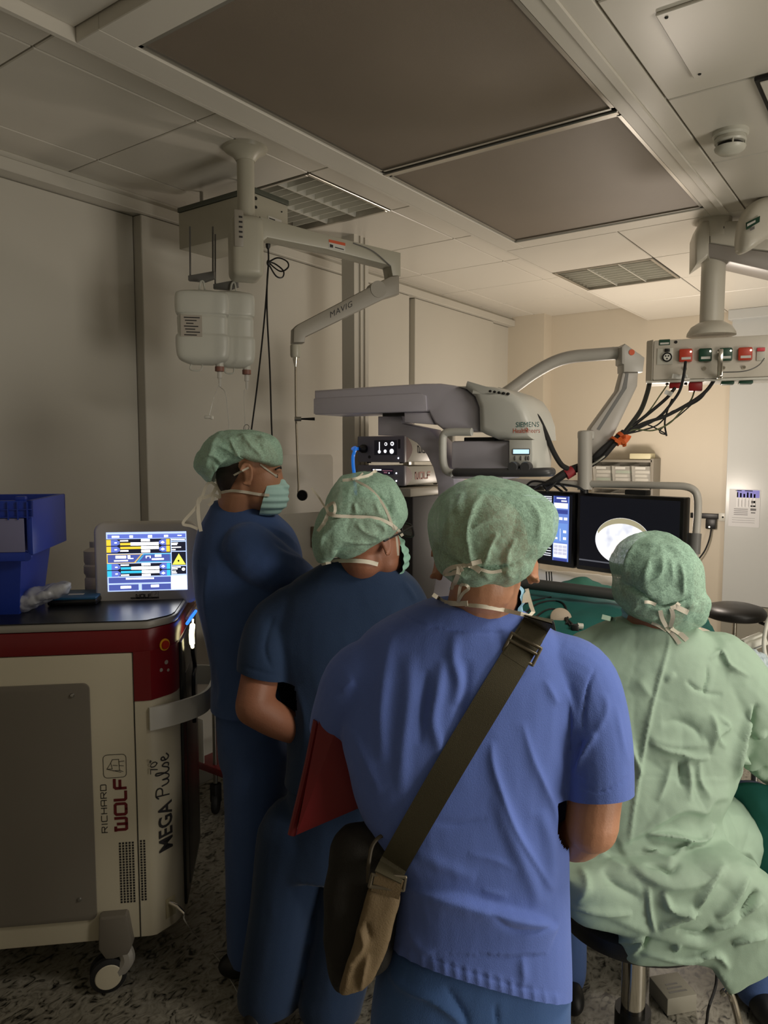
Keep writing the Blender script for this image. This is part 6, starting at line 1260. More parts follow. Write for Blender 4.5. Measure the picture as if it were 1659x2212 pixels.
S2 = [tc2, tb2, ts2, tm2]
def ot2(pts, off=.003): return onsurf(S2, pts, off, d2, 4)
b = B(); b.ribbon(ot2([(694, 1218), (715, 1213), (750, 1211), (790, 1213), (816, 1219)], .004), .012, .002); b.obj('undershirt_collar', m_tie, p2)
tie('mask_tie', ot2([(708, 1108), (722, 1114), (760, 1116), (810, 1119), (840, 1130), (860, 1145), (870, 1158)], .004), .009, p2); tie('mask_tie', ot2([(768, 1038), (800, 1056), (828, 1090), (845, 1128), (856, 1160), (860, 1200)], .004), .007, p2)
tie('mask_tie', ot2([(740, 1038), (760, 1036), (780, 1032), (800, 1026), (813, 1016)], .006), .010, p2); tie('mask_tie', ot2([(762, 1036), (775, 1030), (784, 1022)], .006), .005, p2)
tie('mask_tie', ot2([(710, 1092), (720, 1086), (724, 1096), (722, 1108), (710, 1108), (706, 1098), (710, 1090)], .008), .008, p2); tie('mask_tie', [*ot2([(709, 1110), (700, 1130), (687, 1148)], .005)], .011, p2); tie('mask_tie', [surf(S2, 708, 1105, .008, d2), D(690, 1076, d2+.02), D(673, 1054, d2+.02)], .005, p2)
b = B(hf2); k = 1.04                                                # glasses
for s in (-1, 1):
    c = hf2.p(.118*k, s*.034*k, -.004*k); pts = [c+hf2.uy*(.026*math.copysign(abs(math.cos(t))**.5, math.cos(t)))+hf2.uz*(.020*math.copysign(abs(math.sin(t))**.5, math.sin(t))) for t in np.linspace(0, 2*math.pi, 25)]; b.tubew(pts, .003, 8, cap=False)
    b.tubew([hf2.p(.117*k, s*.060*k, .010*k), hf2.p(.05*k, s*.086*k, .012*k), hf2.p(-.01*k, s*.088*k, .008*k)], .0028, 8)
b.tubew([hf2.p(.120*k, -.008, .004), hf2.p(.120*k, .008, .004)], .0025, 8); gl = b.obj('glasses', m_black, p2)
for s in (-1, 1):
    b = B(hf2); c = (.118*k, s*.034*k, -.004*k); b.add([(c[0], c[1]+.024*math.cos(t), c[2]+.018*math.sin(t)) for t in np.linspace(0, 6, 20)], [tuple(range(20))]); b.obj('lens', mat('lens_glass', (200, 200, 205), .05, alpha=.2), gl)

# ------------------------------------------------------------------ man at the left, in profile facing right
d1_ = 2.38
p1 = person('man in blue scrubs in profile beside the laser screen at the left', D(540, 1700, d1_+.08)*[1, 1, 0])
hf1 = headframe(D(541, 1022, d1_), 84, 2)
bb = B(); head_shapes(bb, hf1, 1.05, 1.0)
nb = D(510, 1135, d1_+.06); limb(bb, [hf1.p(-.03, 0, -.05), D(515, 1085, d1_+.02), nb], [.064, .066, .066]); limb(bb, [nb+FH*.02, D(530, 1300, d1_+.09), D(545, 1560, d1_+.09)], [.06, .09, .09])
sh, el = D(562, 1222, d1_-.03), D(660, 1310, d1_+.12); wr = D(740, 1330, d1_+.26)
limb(bb, [D(530, 1210, d1_+.04), sh, el], [.05, .052, .05]); limb(bb, [el, wr], [.048, .032]); hand(bb, wr, wr-el, V3(0, 0, -1))
sh, el = D(560, 1210, d1_+.26), D(640, 1330, d1_+.34); wr = D(720, 1345, d1_+.34); limb(bb, [D(530, 1190, d1_+.1), sh, el], [.07, .062, .05]); limb(bb, [el, wr], [.048, .032]); hand(bb, wr, wr-el, V3(0, 0, -1), left=True)
V, Fc = fuse(bb, .0055, 3); mobj('body', V, Fc, m_skin, p1); tb1 = bvh(V, Fc)
put_eyes(hf1, p1, 1.05); put_hair(hf1, p1, 1.0, -.03, -.035, mat('cropped_hair', (46, 34, 28), .7)); _, tm1 = put_mask(hf1, p1, m_mask, 1.05, .045)
cap1 = [(515, 930), (545, 931), (575, 938), (595, 949), (604, 970), (607, 1000), (598, 1005), (575, 1001), (560, 998), (550, 990), (540, 990), (525, 1002), (500, 1008), (475, 1014), (463, 1024), (457, 1042), (440, 1029), (425, 1013), (423, 1001), (435, 975), (455, 950), (480, 933)]
FL = [([(520, 935), (540, 960), (570, 990)], 5, .007, 'r'), ([(495, 945), (510, 975), (530, 995)], 5, .007, 'r'), ([(450, 960), (480, 965), (520, 990)], 6, .006, 'r'), ([(560, 940), (580, 965), (590, 998)], 5, .006, 'r'), ([(540, 940), (565, 965), (575, 995)], 4, -.006, 'r'), ([(435, 990), (460, 985), (480, 1000)], 6, .006, 'r'), ([(450, 985), (470, 1005), (470, 1018)], 5, -.005, 'r'), ([(470, 940), (460, 970), (445, 1010)], 6, .005, 'r')]
_, tc1 = put_cap(cap1, (522, 972), d1_+.005, .122, .12, p1, FL, 3.9)
rows = [(1082, 462, 556, d1_+.04, .05, .06), (1098, 454, 575, d1_+.05, .08, .09), (1120, 443, 605, d1_+.07, .12, .14), (1150, 430, 632, d1_+.08, .15, .17), (1195, 421, 648, d1_+.08, .17, .19), (1240, 424, 650, d1_+.08, .175, .19), (1300, 432, 648, d1_+.08, .17, .19), (1370, 448, 640, d1_+.08, .165, .18), (1440, 463, 640, d1_+.08, .165, .18), (1500, 462, 645, d1_+.08, .17, .18), (1600, 455, 650, d1_+.08, .17, .18)]
bb = B(); sil(bb, rows); limb(bb, [D(535, 1185, d1_-.04), D(570, 1215, d1_-.05), D(640, 1265, d1_+.06), D(690, 1310, d1_+.14)], [.085, .085, .08, .072], 20); limb(bb, [D(540, 1185, d1_+.18), D(570, 1215, d1_+.25), D(640, 1300, d1_+.29)], [.08, .08, .07], 20)
V, Fc = fuse(bb, .0065, 5); V, Fc = cutplane(V, Fc, D(520, 1535, d1_), V3(0, 0, -1)); V = crumple(V, Fc, .006, 6, (1, 1, .5), 21.0)
V = folds(V, Fc, [([(560, 1130), (620, 1160), (660, 1200)], 7, .007, 'r'), ([(600, 1190), (650, 1210), (690, 1225)], 6, .008, 'r'), ([(590, 1170), (640, 1200)], 4, -.006, 'r'), ([(450, 1220), (446, 1300), (462, 1400)], 9, .010, 'r'), ([(470, 1440), (480, 1490), (470, 1530)], 8, .010, 'r')])
mobj('scrub_shirt', V, Fc, m_scrub1, p1); ts1 = bvh(V, Fc)
bb = B(); sil(bb, [(1480, 470, 635, d1_+.08, .14, .15), (1560, 474, 632, d1_+.08, .15, .16), (1640, 482, 628, d1_+.08, .15, .16)])
for dd, x0_, ft in ((-.02, 555, (540, 2098)), (.19, 560, (575, 2010))):
    a = D(x0_, 1620, d1_+.08+(dd-.06)*.8); g = Zp(*ft, 0.0); limb(bb, [a, (a+g)/2, g+V3(0, 0, .06)], [.108, .088, .072])
V, Fc = fuse(bb, .009, 5); V, Fc = cutplane(V, Fc, V3(0, 0, .05), V3(0, 0, -1)); V = crumple(V, Fc, .008, 6, (1, 1, .4), 13.0); mobj('scrub_trousers', V, Fc, m_scrub1, p1)
for ft in ((545, 2098), (582, 2010)): shoe(p1, Zp(*ft, 0.0)+RT*.02, RT+FH*.3)
S1 = [tc1, tb1, ts1, tm1]
def ot1(pts, off=.003): return onsurf(S1, pts, off, d1_, 4)
tie('mask_tie', ot1([(600, 1030), (585, 1020), (562, 1003)]), .005, p1); tie('mask_tie', ot1([(537, 1010), (510, 1024), (485, 1038), (472, 1045)]), .006, p1); tie('mask_tie', ot1([(582, 1070), (560, 1068), (530, 1063), (500, 1060), (478, 1064)]), .009, p1)
kn = D(468, 1050, d1_-.03)
tie('mask_tie', catmull([kn, D(455, 1042, d1_-.03), D(445, 1050, d1_-.03), D(436, 1074, d1_-.03), D(420, 1100, d1_-.03), D(395, 1130, d1_-.03), D(412, 1136, d1_-.03), D(428, 1143, d1_-.03)], 4), .009, p1); tie('mask_tie', catmull([kn, D(460, 1066, d1_-.03), D(445, 1074, d1_-.03), D(430, 1078, d1_-.03), D(428, 1100, d1_-.03), D(430, 1125, d1_-.03), D(434, 1148, d1_-.03)], 4), .011, p1)
tie('mask_tie', catmull([kn, D(476, 1066, d1_-.03), D(474, 1074, d1_-.03), D(462, 1070, d1_-.03), D(458, 1085, d1_-.03), D(450, 1092, d1_-.03)], 4), .010, p1); tie('mask_tie', [kn, D(470, 1045, d1_-.03), D(467, 1034, d1_-.03)], .008, p1)

# ------------------------------------------------------------------ surgeon in the green gown, seated, seen from behind
d4 = 1.84
p4 = person('seated surgeon in a pale green gown and cap at the right', D(1400, 1950, d4+.02)*[1, 1, 0]+V3(0, 0, 0.0))
hf4 = headframe(D(1418, 1262, d4+.08), -6, 14)
bb = B(); head_shapes(bb, hf4, 1.05, .8)
nb = D(1400, 1395, d4+.12); limb(bb, [hf4.p(-.03, 0, -.05), D(1405, 1350, d4+.08), nb], [.060, .062, .062]); limb(bb, [nb+FH*.02, D(1400, 1620, d4+.12), D(1400, 1900, d4+.1)], [.06, .10, .10])
sh, el = D(1590, 1510, d4+.12), D(1690, 1600, d4+.2); wr = D(1640, 1500, d4+.55); limb(bb, [D(1480, 1480, d4+.14), sh, el], [.05, .056, .05]); limb(bb, [el, wr], [.05, .034]); hand(bb, wr, wr-el, V3(0, 0, -1))
sh, el = D(1245, 1480, d4+.12), D(1200, 1600, d4+.25); wr = D(1330, 1560, d4+.5); limb(bb, [D(1330, 1480, d4+.14), sh, el], [.05, .056, .05]); limb(bb, [el, wr], [.05, .034]); hand(bb, wr, wr-el, V3(0, 0, -1), left=True)
V, Fc = fuse(bb, .006, 3); mobj('body', V, Fc, m_skin2, p4); tb4 = bvh(V, Fc)
put_eyes(hf4, p4, 1.05); put_hair(hf4, p4, 1.02, -.07); put_mask(hf4, p4, m_mask3, 1.04)
cap4 = [(1400, 1150), (1440, 1152), (1475, 1172), (1497, 1205), (1507, 1240), (1511, 1272), (1524, 1294), (1516, 1322), (1500, 1345), (1470, 1354), (1440, 1357), (1405, 1351), (1375, 1336), (1345, 1312), (1330, 1290), (1332, 1255), (1326, 1218), (1340, 1182), (1365, 1160)]
z4 = lambda x, y: (1280+x*.2285, 1120+y*.2285)
FL = [([z4(240, 580), z4(400, 680), z4(600, 800)], 4, -.008, 'r'), ([z4(260, 620), z4(440, 700), z4(620, 830), z4(800, 800), z4(1000, 720)], 5, -.010, 'r'), ([z4(300, 560), z4(330, 400), z4(400, 250)], 6, .006, 'r'), ([z4(560, 350), z4(510, 500), z4(480, 640)], 6, .007, 'r'), ([z4(660, 350), z4(640, 520), z4(500, 610)], 5, .007, 'r'), ([z4(820, 400), z4(850, 560), z4(850, 760)], 7, .007, 'r'), ([z4(740, 380), z4(760, 600)], 7, .005, 'r'), ([z4(440, 250), z4(700, 260), z4(860, 330)], 6, .004, 'r'), ([z4(360, 860), z4(500, 920), z4(640, 940)], 6, .006, 'r'), ([z4(880, 850), z4(1000, 800)], 6, .006, 'r'), ([z4(440, 780), z4(380, 880)], 5, .005, 'r')]
_, tc4 = put_cap(cap4, (1418, 1258), d4+.07, .118, .11, p4, FL, 11.1)
rows = [(1338, 1335, 1470, d4+.075, .055, .06), (1352, 1300, 1500, d4+.085, .075, .08), (1372, 1262, 1535, d4+.095, .09, .10), (1400, 1226, 1575, d4+.1, .108, .12), (1450, 1200, 1612, d4+.105, .125, .14), (1520, 1192, 1618, d4+.105, .14, .15), (1600, 1192, 1606, d4+.1, .15, .16), (1680, 1192, 1582, d4+.09, .158, .17), (1740, 1192, 1545, d4+.08, .158, .18), (1785, 1190, 1555, d4+.075, .175, .2), (1820, 1190, 1570, d4+.07, .19, .22), (1852, 1195, 1578, d4+.06, .205, .24), (1878, 1215, 1570, d4+.06, .195, .22)]
bb = B(); sil(bb, rows)
limb(bb, [D(1540, 1440, d4+.1), D(1592, 1500, d4+.1), D(1650, 1580, d4+.13), D(1700, 1640, d4+.2), D(1700, 1580, d4+.42), D(1680, 1520, d4+.55)], [.10, .105, .098, .09, .075, .055], 22)
limb(bb, [D(1290, 1440, d4+.1), D(1240, 1500, d4+.14), D(1205, 1600, d4+.25), D(1300, 1580, d4+.45)], [.10, .10, .09, .065], 22)
limb(bb, [D(1470, 1795, d4+.1), D(1600, 1800, d4+.3), D(1640, 1790, d4+.5)], [.13, .11, .10]); limb(bb, [D(1300, 1790, d4+.1), D(1240, 1770, d4+.35)], [.12, .10])
# tails of the gown hanging over the stool
bb2 = B(); puff(bb2, [(1215, 1885), (1300, 1870), (1450, 1860), (1580, 1850), (1640, 1880), (1700, 1940), (1700, 2040), (1655, 2085), (1610, 2112), (1572, 2134), (1555, 2110), (1535, 2082), (1490, 2072), (1420, 2074), (1352, 2070), (1336, 2040), (1328, 2004), (1280, 1986), (1222, 1966)], (1470, 1965), d4-.12, .055, .20, .30); bb.raw(bb2.v, bb2.f)
V, Fc = fuse(bb, .0055, 4); V = crumple(V, Fc, .008, 4.5, (1, 1, .6), 31.0, False); V = facets(V, Fc, .007, 5.5, (1, 1, .7), 31.0, .5)
z7 = lambda x, y: (1180+x*.367, 1400+y*.367)
FLg = [([z7(720, -90), z7(715, 0), z7(660, 200), z7(610, 400), z7(545, 750), z7(505, 1000), z7(480, 1165)], 4, .006, 'r'), ([z7(440, 1170), z7(520, 1120), z7(620, 1065), z7(720, 1000), z7(820, 960), z7(930, 975), z7(990, 900), z7(1080, 890)], 7, .020, 's'),
       ([z7(410, 1120), z7(450, 1210), z7(520, 1320), z7(680, 1410), z7(800, 1420), z7(920, 1390), z7(1000, 1330), z7(1070, 1270)], 7, .016, 's'), ([z7(100, 1525), z7(330, 1575), z7(520, 1655), z7(700, 1715), z7(905, 1760), z7(1000, 1720), z7(1130, 1690), z7(1300, 1640)], 7, .014, 's'),
       ([z7(570, 1190), z7(620, 1195), z7(740, 1250), z7(825, 1140), z7(720, 1110), z7(580, 1090)], 6, .012, 'r'), ([z7(580, 1290), z7(660, 1290), z7(730, 1320), z7(780, 1270)], 6, -.014, 'r'), ([z7(590, 1100), z7(760, 1105), z7(910, 1140), z7(990, 1040)], 6, .014, 'r'),
       ([z7(610, 555), z7(700, 600), z7(790, 620), z7(870, 645), z7(960, 640)], 7, .013, 'r'), ([z7(600, 520), z7(700, 560), z7(860, 570), z7(940, 540)], 12, .008, 'r'), ([z7(830, 650), z7(840, 760), z7(830, 900)], 8, .009, 'r'), ([z7(740, 660), z7(700, 780), z7(650, 900)], 8, .008, 'r'), ([z7(900, 660), z7(900, 780), z7(960, 880)], 8, .008, 'r'), ([z7(780, 660), z7(790, 820)], 5, -.007, 'r'), ([z7(480, 540), z7(540, 700), z7(545, 760)], 6, .009, 'r'),
       ([z7(970, 380), z7(990, 480), z7(970, 620)], 8, .010, 'r'), ([z7(680, 440), z7(780, 430), z7(880, 480), z7(920, 560)], 12, -.008, 'r'), ([z7(1010, 400), z7(1070, 460), z7(1000, 520), z7(1060, 590)], 6, .008, 'r'), ([z7(1215, 340), z7(1160, 470), z7(1115, 640), z7(1125, 760)], 6, .020, 'r'), ([z7(1240, 330), z7(1190, 480), z7(1150, 640)], 6, -.018, 'r'),
       ([z7(1220, 520), z7(1300, 500)], 6, .012, 'r'), ([z7(1130, 660), z7(1220, 690), z7(1300, 760)], 8, .016, 'r'), ([z7(1150, 640), z7(1180, 700), z7(1300, 700)], 5, -.012, 'r'), ([z7(945, 100), z7(950, 180), z7(935, 260), z7(1040, 275)], 4, -.007, 'r'), ([z7(820, 190), z7(880, 240), z7(945, 265)], 4, -.006, 'r'), ([z7(955, 65), z7(1030, 20), z7(1080, 100), z7(1200, 170)], 5, .009, 'r'), ([z7(700, 190), z7(760, 150)], 6, .005, 'r'), ([z7(540, 180), z7(620, 300)], 14, .005, 'r'), ([z7(350, 60), z7(320, 200), z7(280, 330)], 9, .008, 'r'),
       ([z7(150, 1530), z7(330, 1550), z7(500, 1555)], 6, .012, 'r'), ([z7(260, 1180), z7(340, 1230), z7(480, 1300)], 8, .012, 'r'), ([z7(600, 1400), z7(610, 1550), z7(640, 1660)], 5, .009, 'r'), ([z7(690, 1430), z7(730, 1530), z7(860, 1550), z7(880, 1540)], 6, .016, 'r'), ([z7(870, 1550), z7(960, 1400), z7(1060, 1280)], 7, .014, 'r'), ([z7(1000, 1580), z7(1100, 1480), z7(1190, 1340)], 8, .014, 'r'), ([z7(660, 1640), z7(820, 1570), z7(860, 1560)], 6, .014, 'r'), ([z7(760, 1650), z7(900, 1680), z7(960, 1640)], 6, -.012, 'r'), ([z7(1100, 1600), z7(1180, 1520), z7(1240, 1420)], 7, -.016, 'r'), ([z7(960, 1640), z7(1100, 1590), z7(1280, 1480)], 8, .016, 'r'),
       ([z7(390, 1740), z7(560, 1700), z7(500, 1810)], 6, .012, 'r'), ([z7(560, 1760), z7(600, 1690)], 4, -.014, 'r'), ([z7(560, 1790), z7(800, 1830), z7(990, 1800), z7(1080, 1890)], 6, .014, 'r'), ([z7(1100, 1740), z7(1200, 1700), z7(1300, 1690)], 8, .016, 'r'), ([z7(200, 1280), z7(240, 1400), z7(180, 1500)], 10, .010, 'r'), ([z7(1180, 1180), z7(1240, 1320)], 8, .012, 'r'), ([z7(330, 1300), z7(420, 1400), z7(560, 1480)], 12, -.010, 'r'), ([z7(750, 1780), z7(780, 1730)], 5, .01, 'r')]
V = folds(V, Fc, [(l, w*(1 if k == 's' else .9), h*(1 if k == 's' else 1.35), k) for l, w, h, k in FLg]); V = crumple(V, Fc, .0016, 24, (1, 1, 1), 41.0)
mobj('surgical_gown', V, Fc, m_gown, p4); ts4 = bvh(V, Fc)
S4 = [tc4, tb4, ts4]
def ot4(pts, off=.003): return onsurf(S4, pts, off, d4, 4)
for pts, w in (([z4(490, 790), z4(540, 792), z4(600, 815)], .008), ([z4(640, 870), z4(660, 950), z4(700, 1025)], .010), ([z4(745, 850), z4(760, 930), z4(735, 1030)], .010), ([z4(740, 850), z4(790, 830), z4(820, 800)], .010), ([z4(780, 830), z4(840, 860), z4(905, 890)], .013), ([z4(700, 1030), z4(770, 1110), z4(825, 1185)], .010), ([z4(745, 1030), z4(820, 1080), z4(895, 1150)], .013), ([z4(560, 985), z4(620, 1010), z4(700, 1060)], .008)): tie('cap_tie', ot4(pts, .005), w, p4)
b = B(); b.ribbon(ot4([(1300, 1332), (1316, 1336), (1330, 1340)], .006), .012, .002); b.obj('gown_tab', m_gown, p4)
bb = B()
for x0_, d_, kx, fx_, m in ((1300, .14, 1225, 1228, 0), (1480, .14, 1640, 1640, 0)):
    hip = D(x0_, 1800, d4+d_); kn_ = D(kx, 1750, d4+.42); ft = Zp(fx_, 2100 if x0_ < 1400 else 2160, .06); ft = V3(kn_[0]*.55+ft[0]*.45, kn_[1]*.55+ft[1]*.45, .06); limb(bb, [hip, kn_, (kn_+ft)/2, ft], [.085, .075, .066, .058])
V, Fc = fuse(bb, .009, 4); V = crumple(V, Fc, .006, 7, (1, 1, .5), 51.0); mobj('trousers', V, Fc, m_scrub1, p4)
for kx, fx_, yy in ((1225, 1228, 2100), (1640, 1640, 2160)): kn_ = D(kx, 1750, d4+.42); ft = Zp(fx_, yy, .06); shoe(p4, V3(kn_[0]*.55+ft[0]*.45, kn_[1]*.55+ft[1]*.45, 0), FH)

# ================================================================== stools
def stool(label, c, r, zt_, dome, m_seat, postr, base=True, lever=None):
    t = thing('stool', label, 'stool', (c[0], c[1], 0), 'round black stools')
    B().lathe([(0, zt_), (r*.6, zt_-dome*.08), (r*.88, zt_-dome*.25), (r*.985, zt_-dome*.5), (r, zt_-dome*.7), (r*.95, zt_-dome*1.0), (r*.8, zt_-dome*1.12), (0, zt_-dome*1.15)], (c[0], c[1], 0), n=48).obj('seat', m_seat, t)
    B().cyl((c[0], c[1], zt_*.42), (c[0], c[1], zt_-dome*1.1), postr, n=20).obj('post', m_chrome, t)
    B().cyl((c[0], c[1], .10), (c[0], c[1], zt_*.44), postr*1.5, n=20).obj('gas_lift', m_black, t)
    for k in range(5):
        a = 2*math.pi*k/5+.5; e = V3(c[0]+.27*math.cos(a), c[1]+.27*math.sin(a), .075)
        b = B(); b.tubew([V3(c[0], c[1], .13), (V3(c[0], c[1], .12)+e)/2+V3(0, 0, .012), e], [.024, .02, .013], 10); lg = b.obj('leg', m_steel, t)
        b = B(); b.lathe([(0, -.02), (.024, -.02), (.028, -.012), (.028, .012), (.024, .02), (0, .02)], (e[0], e[1], .029), (-math.sin(a), math.cos(a), 0), n=18); b.obj('wheel', m_rubber, lg)
    return t
m_seatb = mat('black_vinyl', (26, 25, 24), 0.42, bump=(260, .15))
cS = D(1588, 1323, 4.55); zs = D(1588, 1303, 4.55)[2]
st = stool('round black stool with slim steel post standing empty near the far door', cS, .178, zs, .085, m_seatb, .014)
b = B(); b.tubew(catmull([D(1628, 1338, 4.5), D(1640, 1344, 4.48)], 3), .004, 6); b.tubew([D(1640, 1344, 4.48), D(1657, 1351, 4.45)], .010, 8); b.obj('lever', m_black, st)
cS = D(1372, 2015, 1.885)
stool('round black stool with chrome post under the seated surgeon', cS, .205, .604, .085, m_seatb, .030)
c2_ = D(1348, 2080, 1.74)
b = B(); b.tubew(catmull([Zp(1566, 2150, .32), D(1562, 2145, 1.75), D(1572, 2140, 1.72), D(1585, 2165, 1.7), D(1600, 2230, 1.66), D(1606, 2300, 1.64)][1:], 5), .008, 10)
V_ = np.array(b.v); tag(b.obj('foot_hoop', m_chrome), 'bent chrome foot hoop beside the surgeon at the lower right', 'hoop')
b = B(); b.tubew(catmull([D(1548, 2095, 2.1), D(1546, 2130, 2.1), D(1530, 2180, 2.05), Zp(1525, 2215, .01), Zp(1500, 2300, .01)], 5), .004, 8); tag(b.obj('floor_cable', m_rubber), 'black cable running down to the floor beside the stool', 'cable')
g = Zp(1473, 2190, .0); bf = yawframe(g, 12); t = thing('floor_box', 'pale printed carton standing on the floor under the stool', 'carton', g)
B(bf).box((-.05, 0, 0), (.05, .10, .055), .003).obj('carton', mat('carton_grey', (150, 146, 132), .6), t)
b = B(bf)
for k in range(3): b.box((-.03+.004*k, .02+.016*k, .055), (.03-.006*k, .026+.016*k, .0556))
b.obj('carton_print', m_grey, t)

# ================================================================== patient table, drapes and things on it
m_teal = mat('drape_teal', (34, 98, 92), .7, spec=.25, vary=(5, .06), bump=(400, .15)); m_teal2 = mat('drape_teal_light', (64, 118, 100), .65, spec=.25, vary=(5, .06), bump=(400, .15))
def patch(rows, nu=40, nv=30, amp=.006, scale=9, seed=0.0, thick=.004, fac=.004):
    """cloth surface through a grid of (x, y, depth) photo points"""
    R_ = [[D(*p) for p in r] for r in rows]; R_ = [catmull(r, max(2, nu//(len(r)-1))) for r in R_]; R_ = [[np.array(p) for p in r] for r in R_]
    C_ = [catmull([r[j] for r in R_], max(2, nv//(len(R_)-1))) for j in range(len(R_[0]))]; nj = len(C_); ni = len(C_[0])
    V = np.array([C_[j][i] for j in range(nj) for i in range(ni)]); Fq = [(j*ni+i, j*ni+i+1, (j+1)*ni+i+1, (j+1)*ni+i) for j in range(nj-1) for i in range(ni-1)]
    N = vnormals(V, Fq); s = np.sign(np.mean(-(N@FWD))) or 1
    if s < 0: Fq = [tuple(reversed(f)) for f in Fq]
    V = crumple(V, Fq, amp, scale, (1, 1, .7), seed); V = facets(V, Fq, fac, scale*1.1, (1, 1, 1), seed) if fac else V
    return V, Fq
def solid(V, Fq, th):
    N = vnormals(V, Fq); n = len(V); from collections import Counter; E = Counter()
    for f in Fq:
        for a, b_ in zip(f, f[1:]+f[:1]): E[(a, b_)] += 1
    F2 = list(Fq)+[tuple(i+n for i in reversed(f)) for f in Fq]+[(b_, a, a+n, b_+n) for (a, b_) in E if (b_, a) not in E]
    return np.vstack([V, V-N*th]), F2
pat = thing('draped_patient', 'patient lying on the operating table covered by dark teal drapes', 'draped patient', Zp(1230, 1500, .45)*[1, 1, 0])
tz = .74; tc_ = D(1230, 1420, 2.65)
B(yawframe(V3(tc_[0], tc_[1], 0), -20)).box((-.65, -.22, tz), (.75, .30, tz+.10), .03).obj('table_top', m_grey, pat)
B(yawframe(V3(tc_[0], tc_[1], 0), -20)).box((-.14, -.1, .1), (.14, .16, tz), .02).obj('table_column', m_steel, pat)
B(yawframe(V3(tc_[0], tc_[1], 0), -20)).box((-.3, -.2, 0), (.3, .25, .1), .03).obj('table_base', m_steel, pat)
V, Fq = patch([[(1060, 1262, 3.0), (1130, 1268, 2.98), (1200, 1282, 2.95), (1270, 1292, 2.9), (1330, 1300, 2.85), (1420, 1310, 2.8), (1520, 1330, 2.75)],
               [(1050, 1290, 2.78), (1130, 1290, 2.76), (1200, 1300, 2.72), (1270, 1305, 2.68), (1340, 1318, 2.62), (1430, 1340, 2.6), (1540, 1360, 2.55)],
               [(1040, 1330, 2.58), (1130, 1325, 2.56), (1200, 1332, 2.52), (1270, 1340, 2.46), (1340, 1360, 2.42), (1430, 1385, 2.4), (1560, 1400, 2.4)],
               [(1030, 1400, 2.42), (1130, 1382, 2.40), (1190, 1388, 2.36), (1250, 1400, 2.32), (1330, 1430, 2.3), (1430, 1450, 2.28), (1580, 1460, 2.28)],
               [(1030, 1560, 2.38), (1130, 1540, 2.36), (1190, 1540, 2.32), (1260, 1560, 2.28), (1330, 1590, 2.26), (1430, 1600, 2.25), (1580, 1600, 2.25)]], 48, 50, .012, 6, 61.0)
mobj('drape', *solid(V, Fq, .004), m_teal, pat); tdr = bvh(V, Fq)
V, Fq = patch([[(1205, 1262, 3.05), (1235, 1252, 3.05), (1262, 1248, 3.05), (1295, 1260, 3.05), (1335, 1272, 3.05)], [(1195, 1275, 2.98), (1230, 1272, 2.98), (1265, 1275, 2.98), (1300, 1282, 2.98), (1340, 1290, 2.98)], [(1190, 1300, 2.9), (1230, 1302, 2.9), (1265, 1306, 2.9), (1300, 1312, 2.9), (1340, 1320, 2.9)]], 30, 20, .006, 9, 63.0)
mobj('raised_drape', *solid(V, Fq, .004), m_teal2, pat)
V, Fq = patch([[(1090, 1225, 3.5), (1180, 1232, 3.5), (1270, 1240, 3.5), (1340, 1248, 3.5), (1400, 1250, 3.5)], [(1090, 1255, 3.25), (1180, 1262, 3.25), (1260, 1268, 3.22), (1340, 1275, 3.2), (1400, 1280, 3.2)], [(1090, 1320, 3.2), (1180, 1320, 3.2), (1260, 1325, 3.18), (1340, 1330, 3.16), (1400, 1340, 3.16)]], 30, 20, .008, 8, 64.0)
tag(mobj('white_sheet', *solid(V, Fq, .004), mat('white_cotton', (236, 234, 226), .75), None), 'white sheet lying under the monitors beyond the teal drape', 'sheet')
b = B(); b.tubew(catmull([D(1080, 1254, 2.80), D(1150, 1262, 2.76), D(1240, 1273, 2.70), D(1335, 1285, 2.64), D(1400, 1292, 2.6)], 4), .021, 16); tag(b.obj('padded_bar', mat('pad_grey', (64, 64, 62), .5)), 'dark grey padded rail crossing above the teal drape', 'rail')
q = surf([tdr], 1212, 1335, .02, 2.5); nz_ = unit(-FWD+UPV*.5); ef = Fr(q, RT, np.cross(nz_, RT), nz_)
el_ = thing('ecg_electrode', 'round beige electrode pad with black leads on the teal drape', 'electrode', q)
B(ef).lathe([(0, .002), (.033, .002), (.036, 0), (.036, -.002), (0, -.002)], (0, 0, 0), n=28).obj('pad', mat('electrode_beige', (176, 160, 140), .6), el_)
def od(pts, off=.006): return onsurf([tdr], pts, off, 2.45, 5)
for pts in ([(1205, 1325), (1222, 1335), (1238, 1350)], [(1128, 1370), (1150, 1340), (1180, 1318), (1205, 1318), (1220, 1335), (1232, 1352)], [(1130, 1330), (1160, 1305), (1195, 1298), (1218, 1305), (1226, 1330), (1224, 1348)], [(1120, 1310), (1150, 1298), (1190, 1290)]): b = B(); b.tubew(od(pts, .008), .0035, 7); b.obj('lead', m_rubber, el_)
q2 = surf([tdr], 1247, 1356, .012, 2.4); b = B(Fr(q2, RT, UPV, -FWD)); b.box((-.02, -.012, -.008), (.004, .012, .01), .003); b.obj('clip', m_black, el_); b = B(Fr(q2, RT, UPV, -FWD)); b.cyl((.0, .006, 0), (.018, .004, 0), .010, n=14); b.obj('connector', m_offwhite, el_)
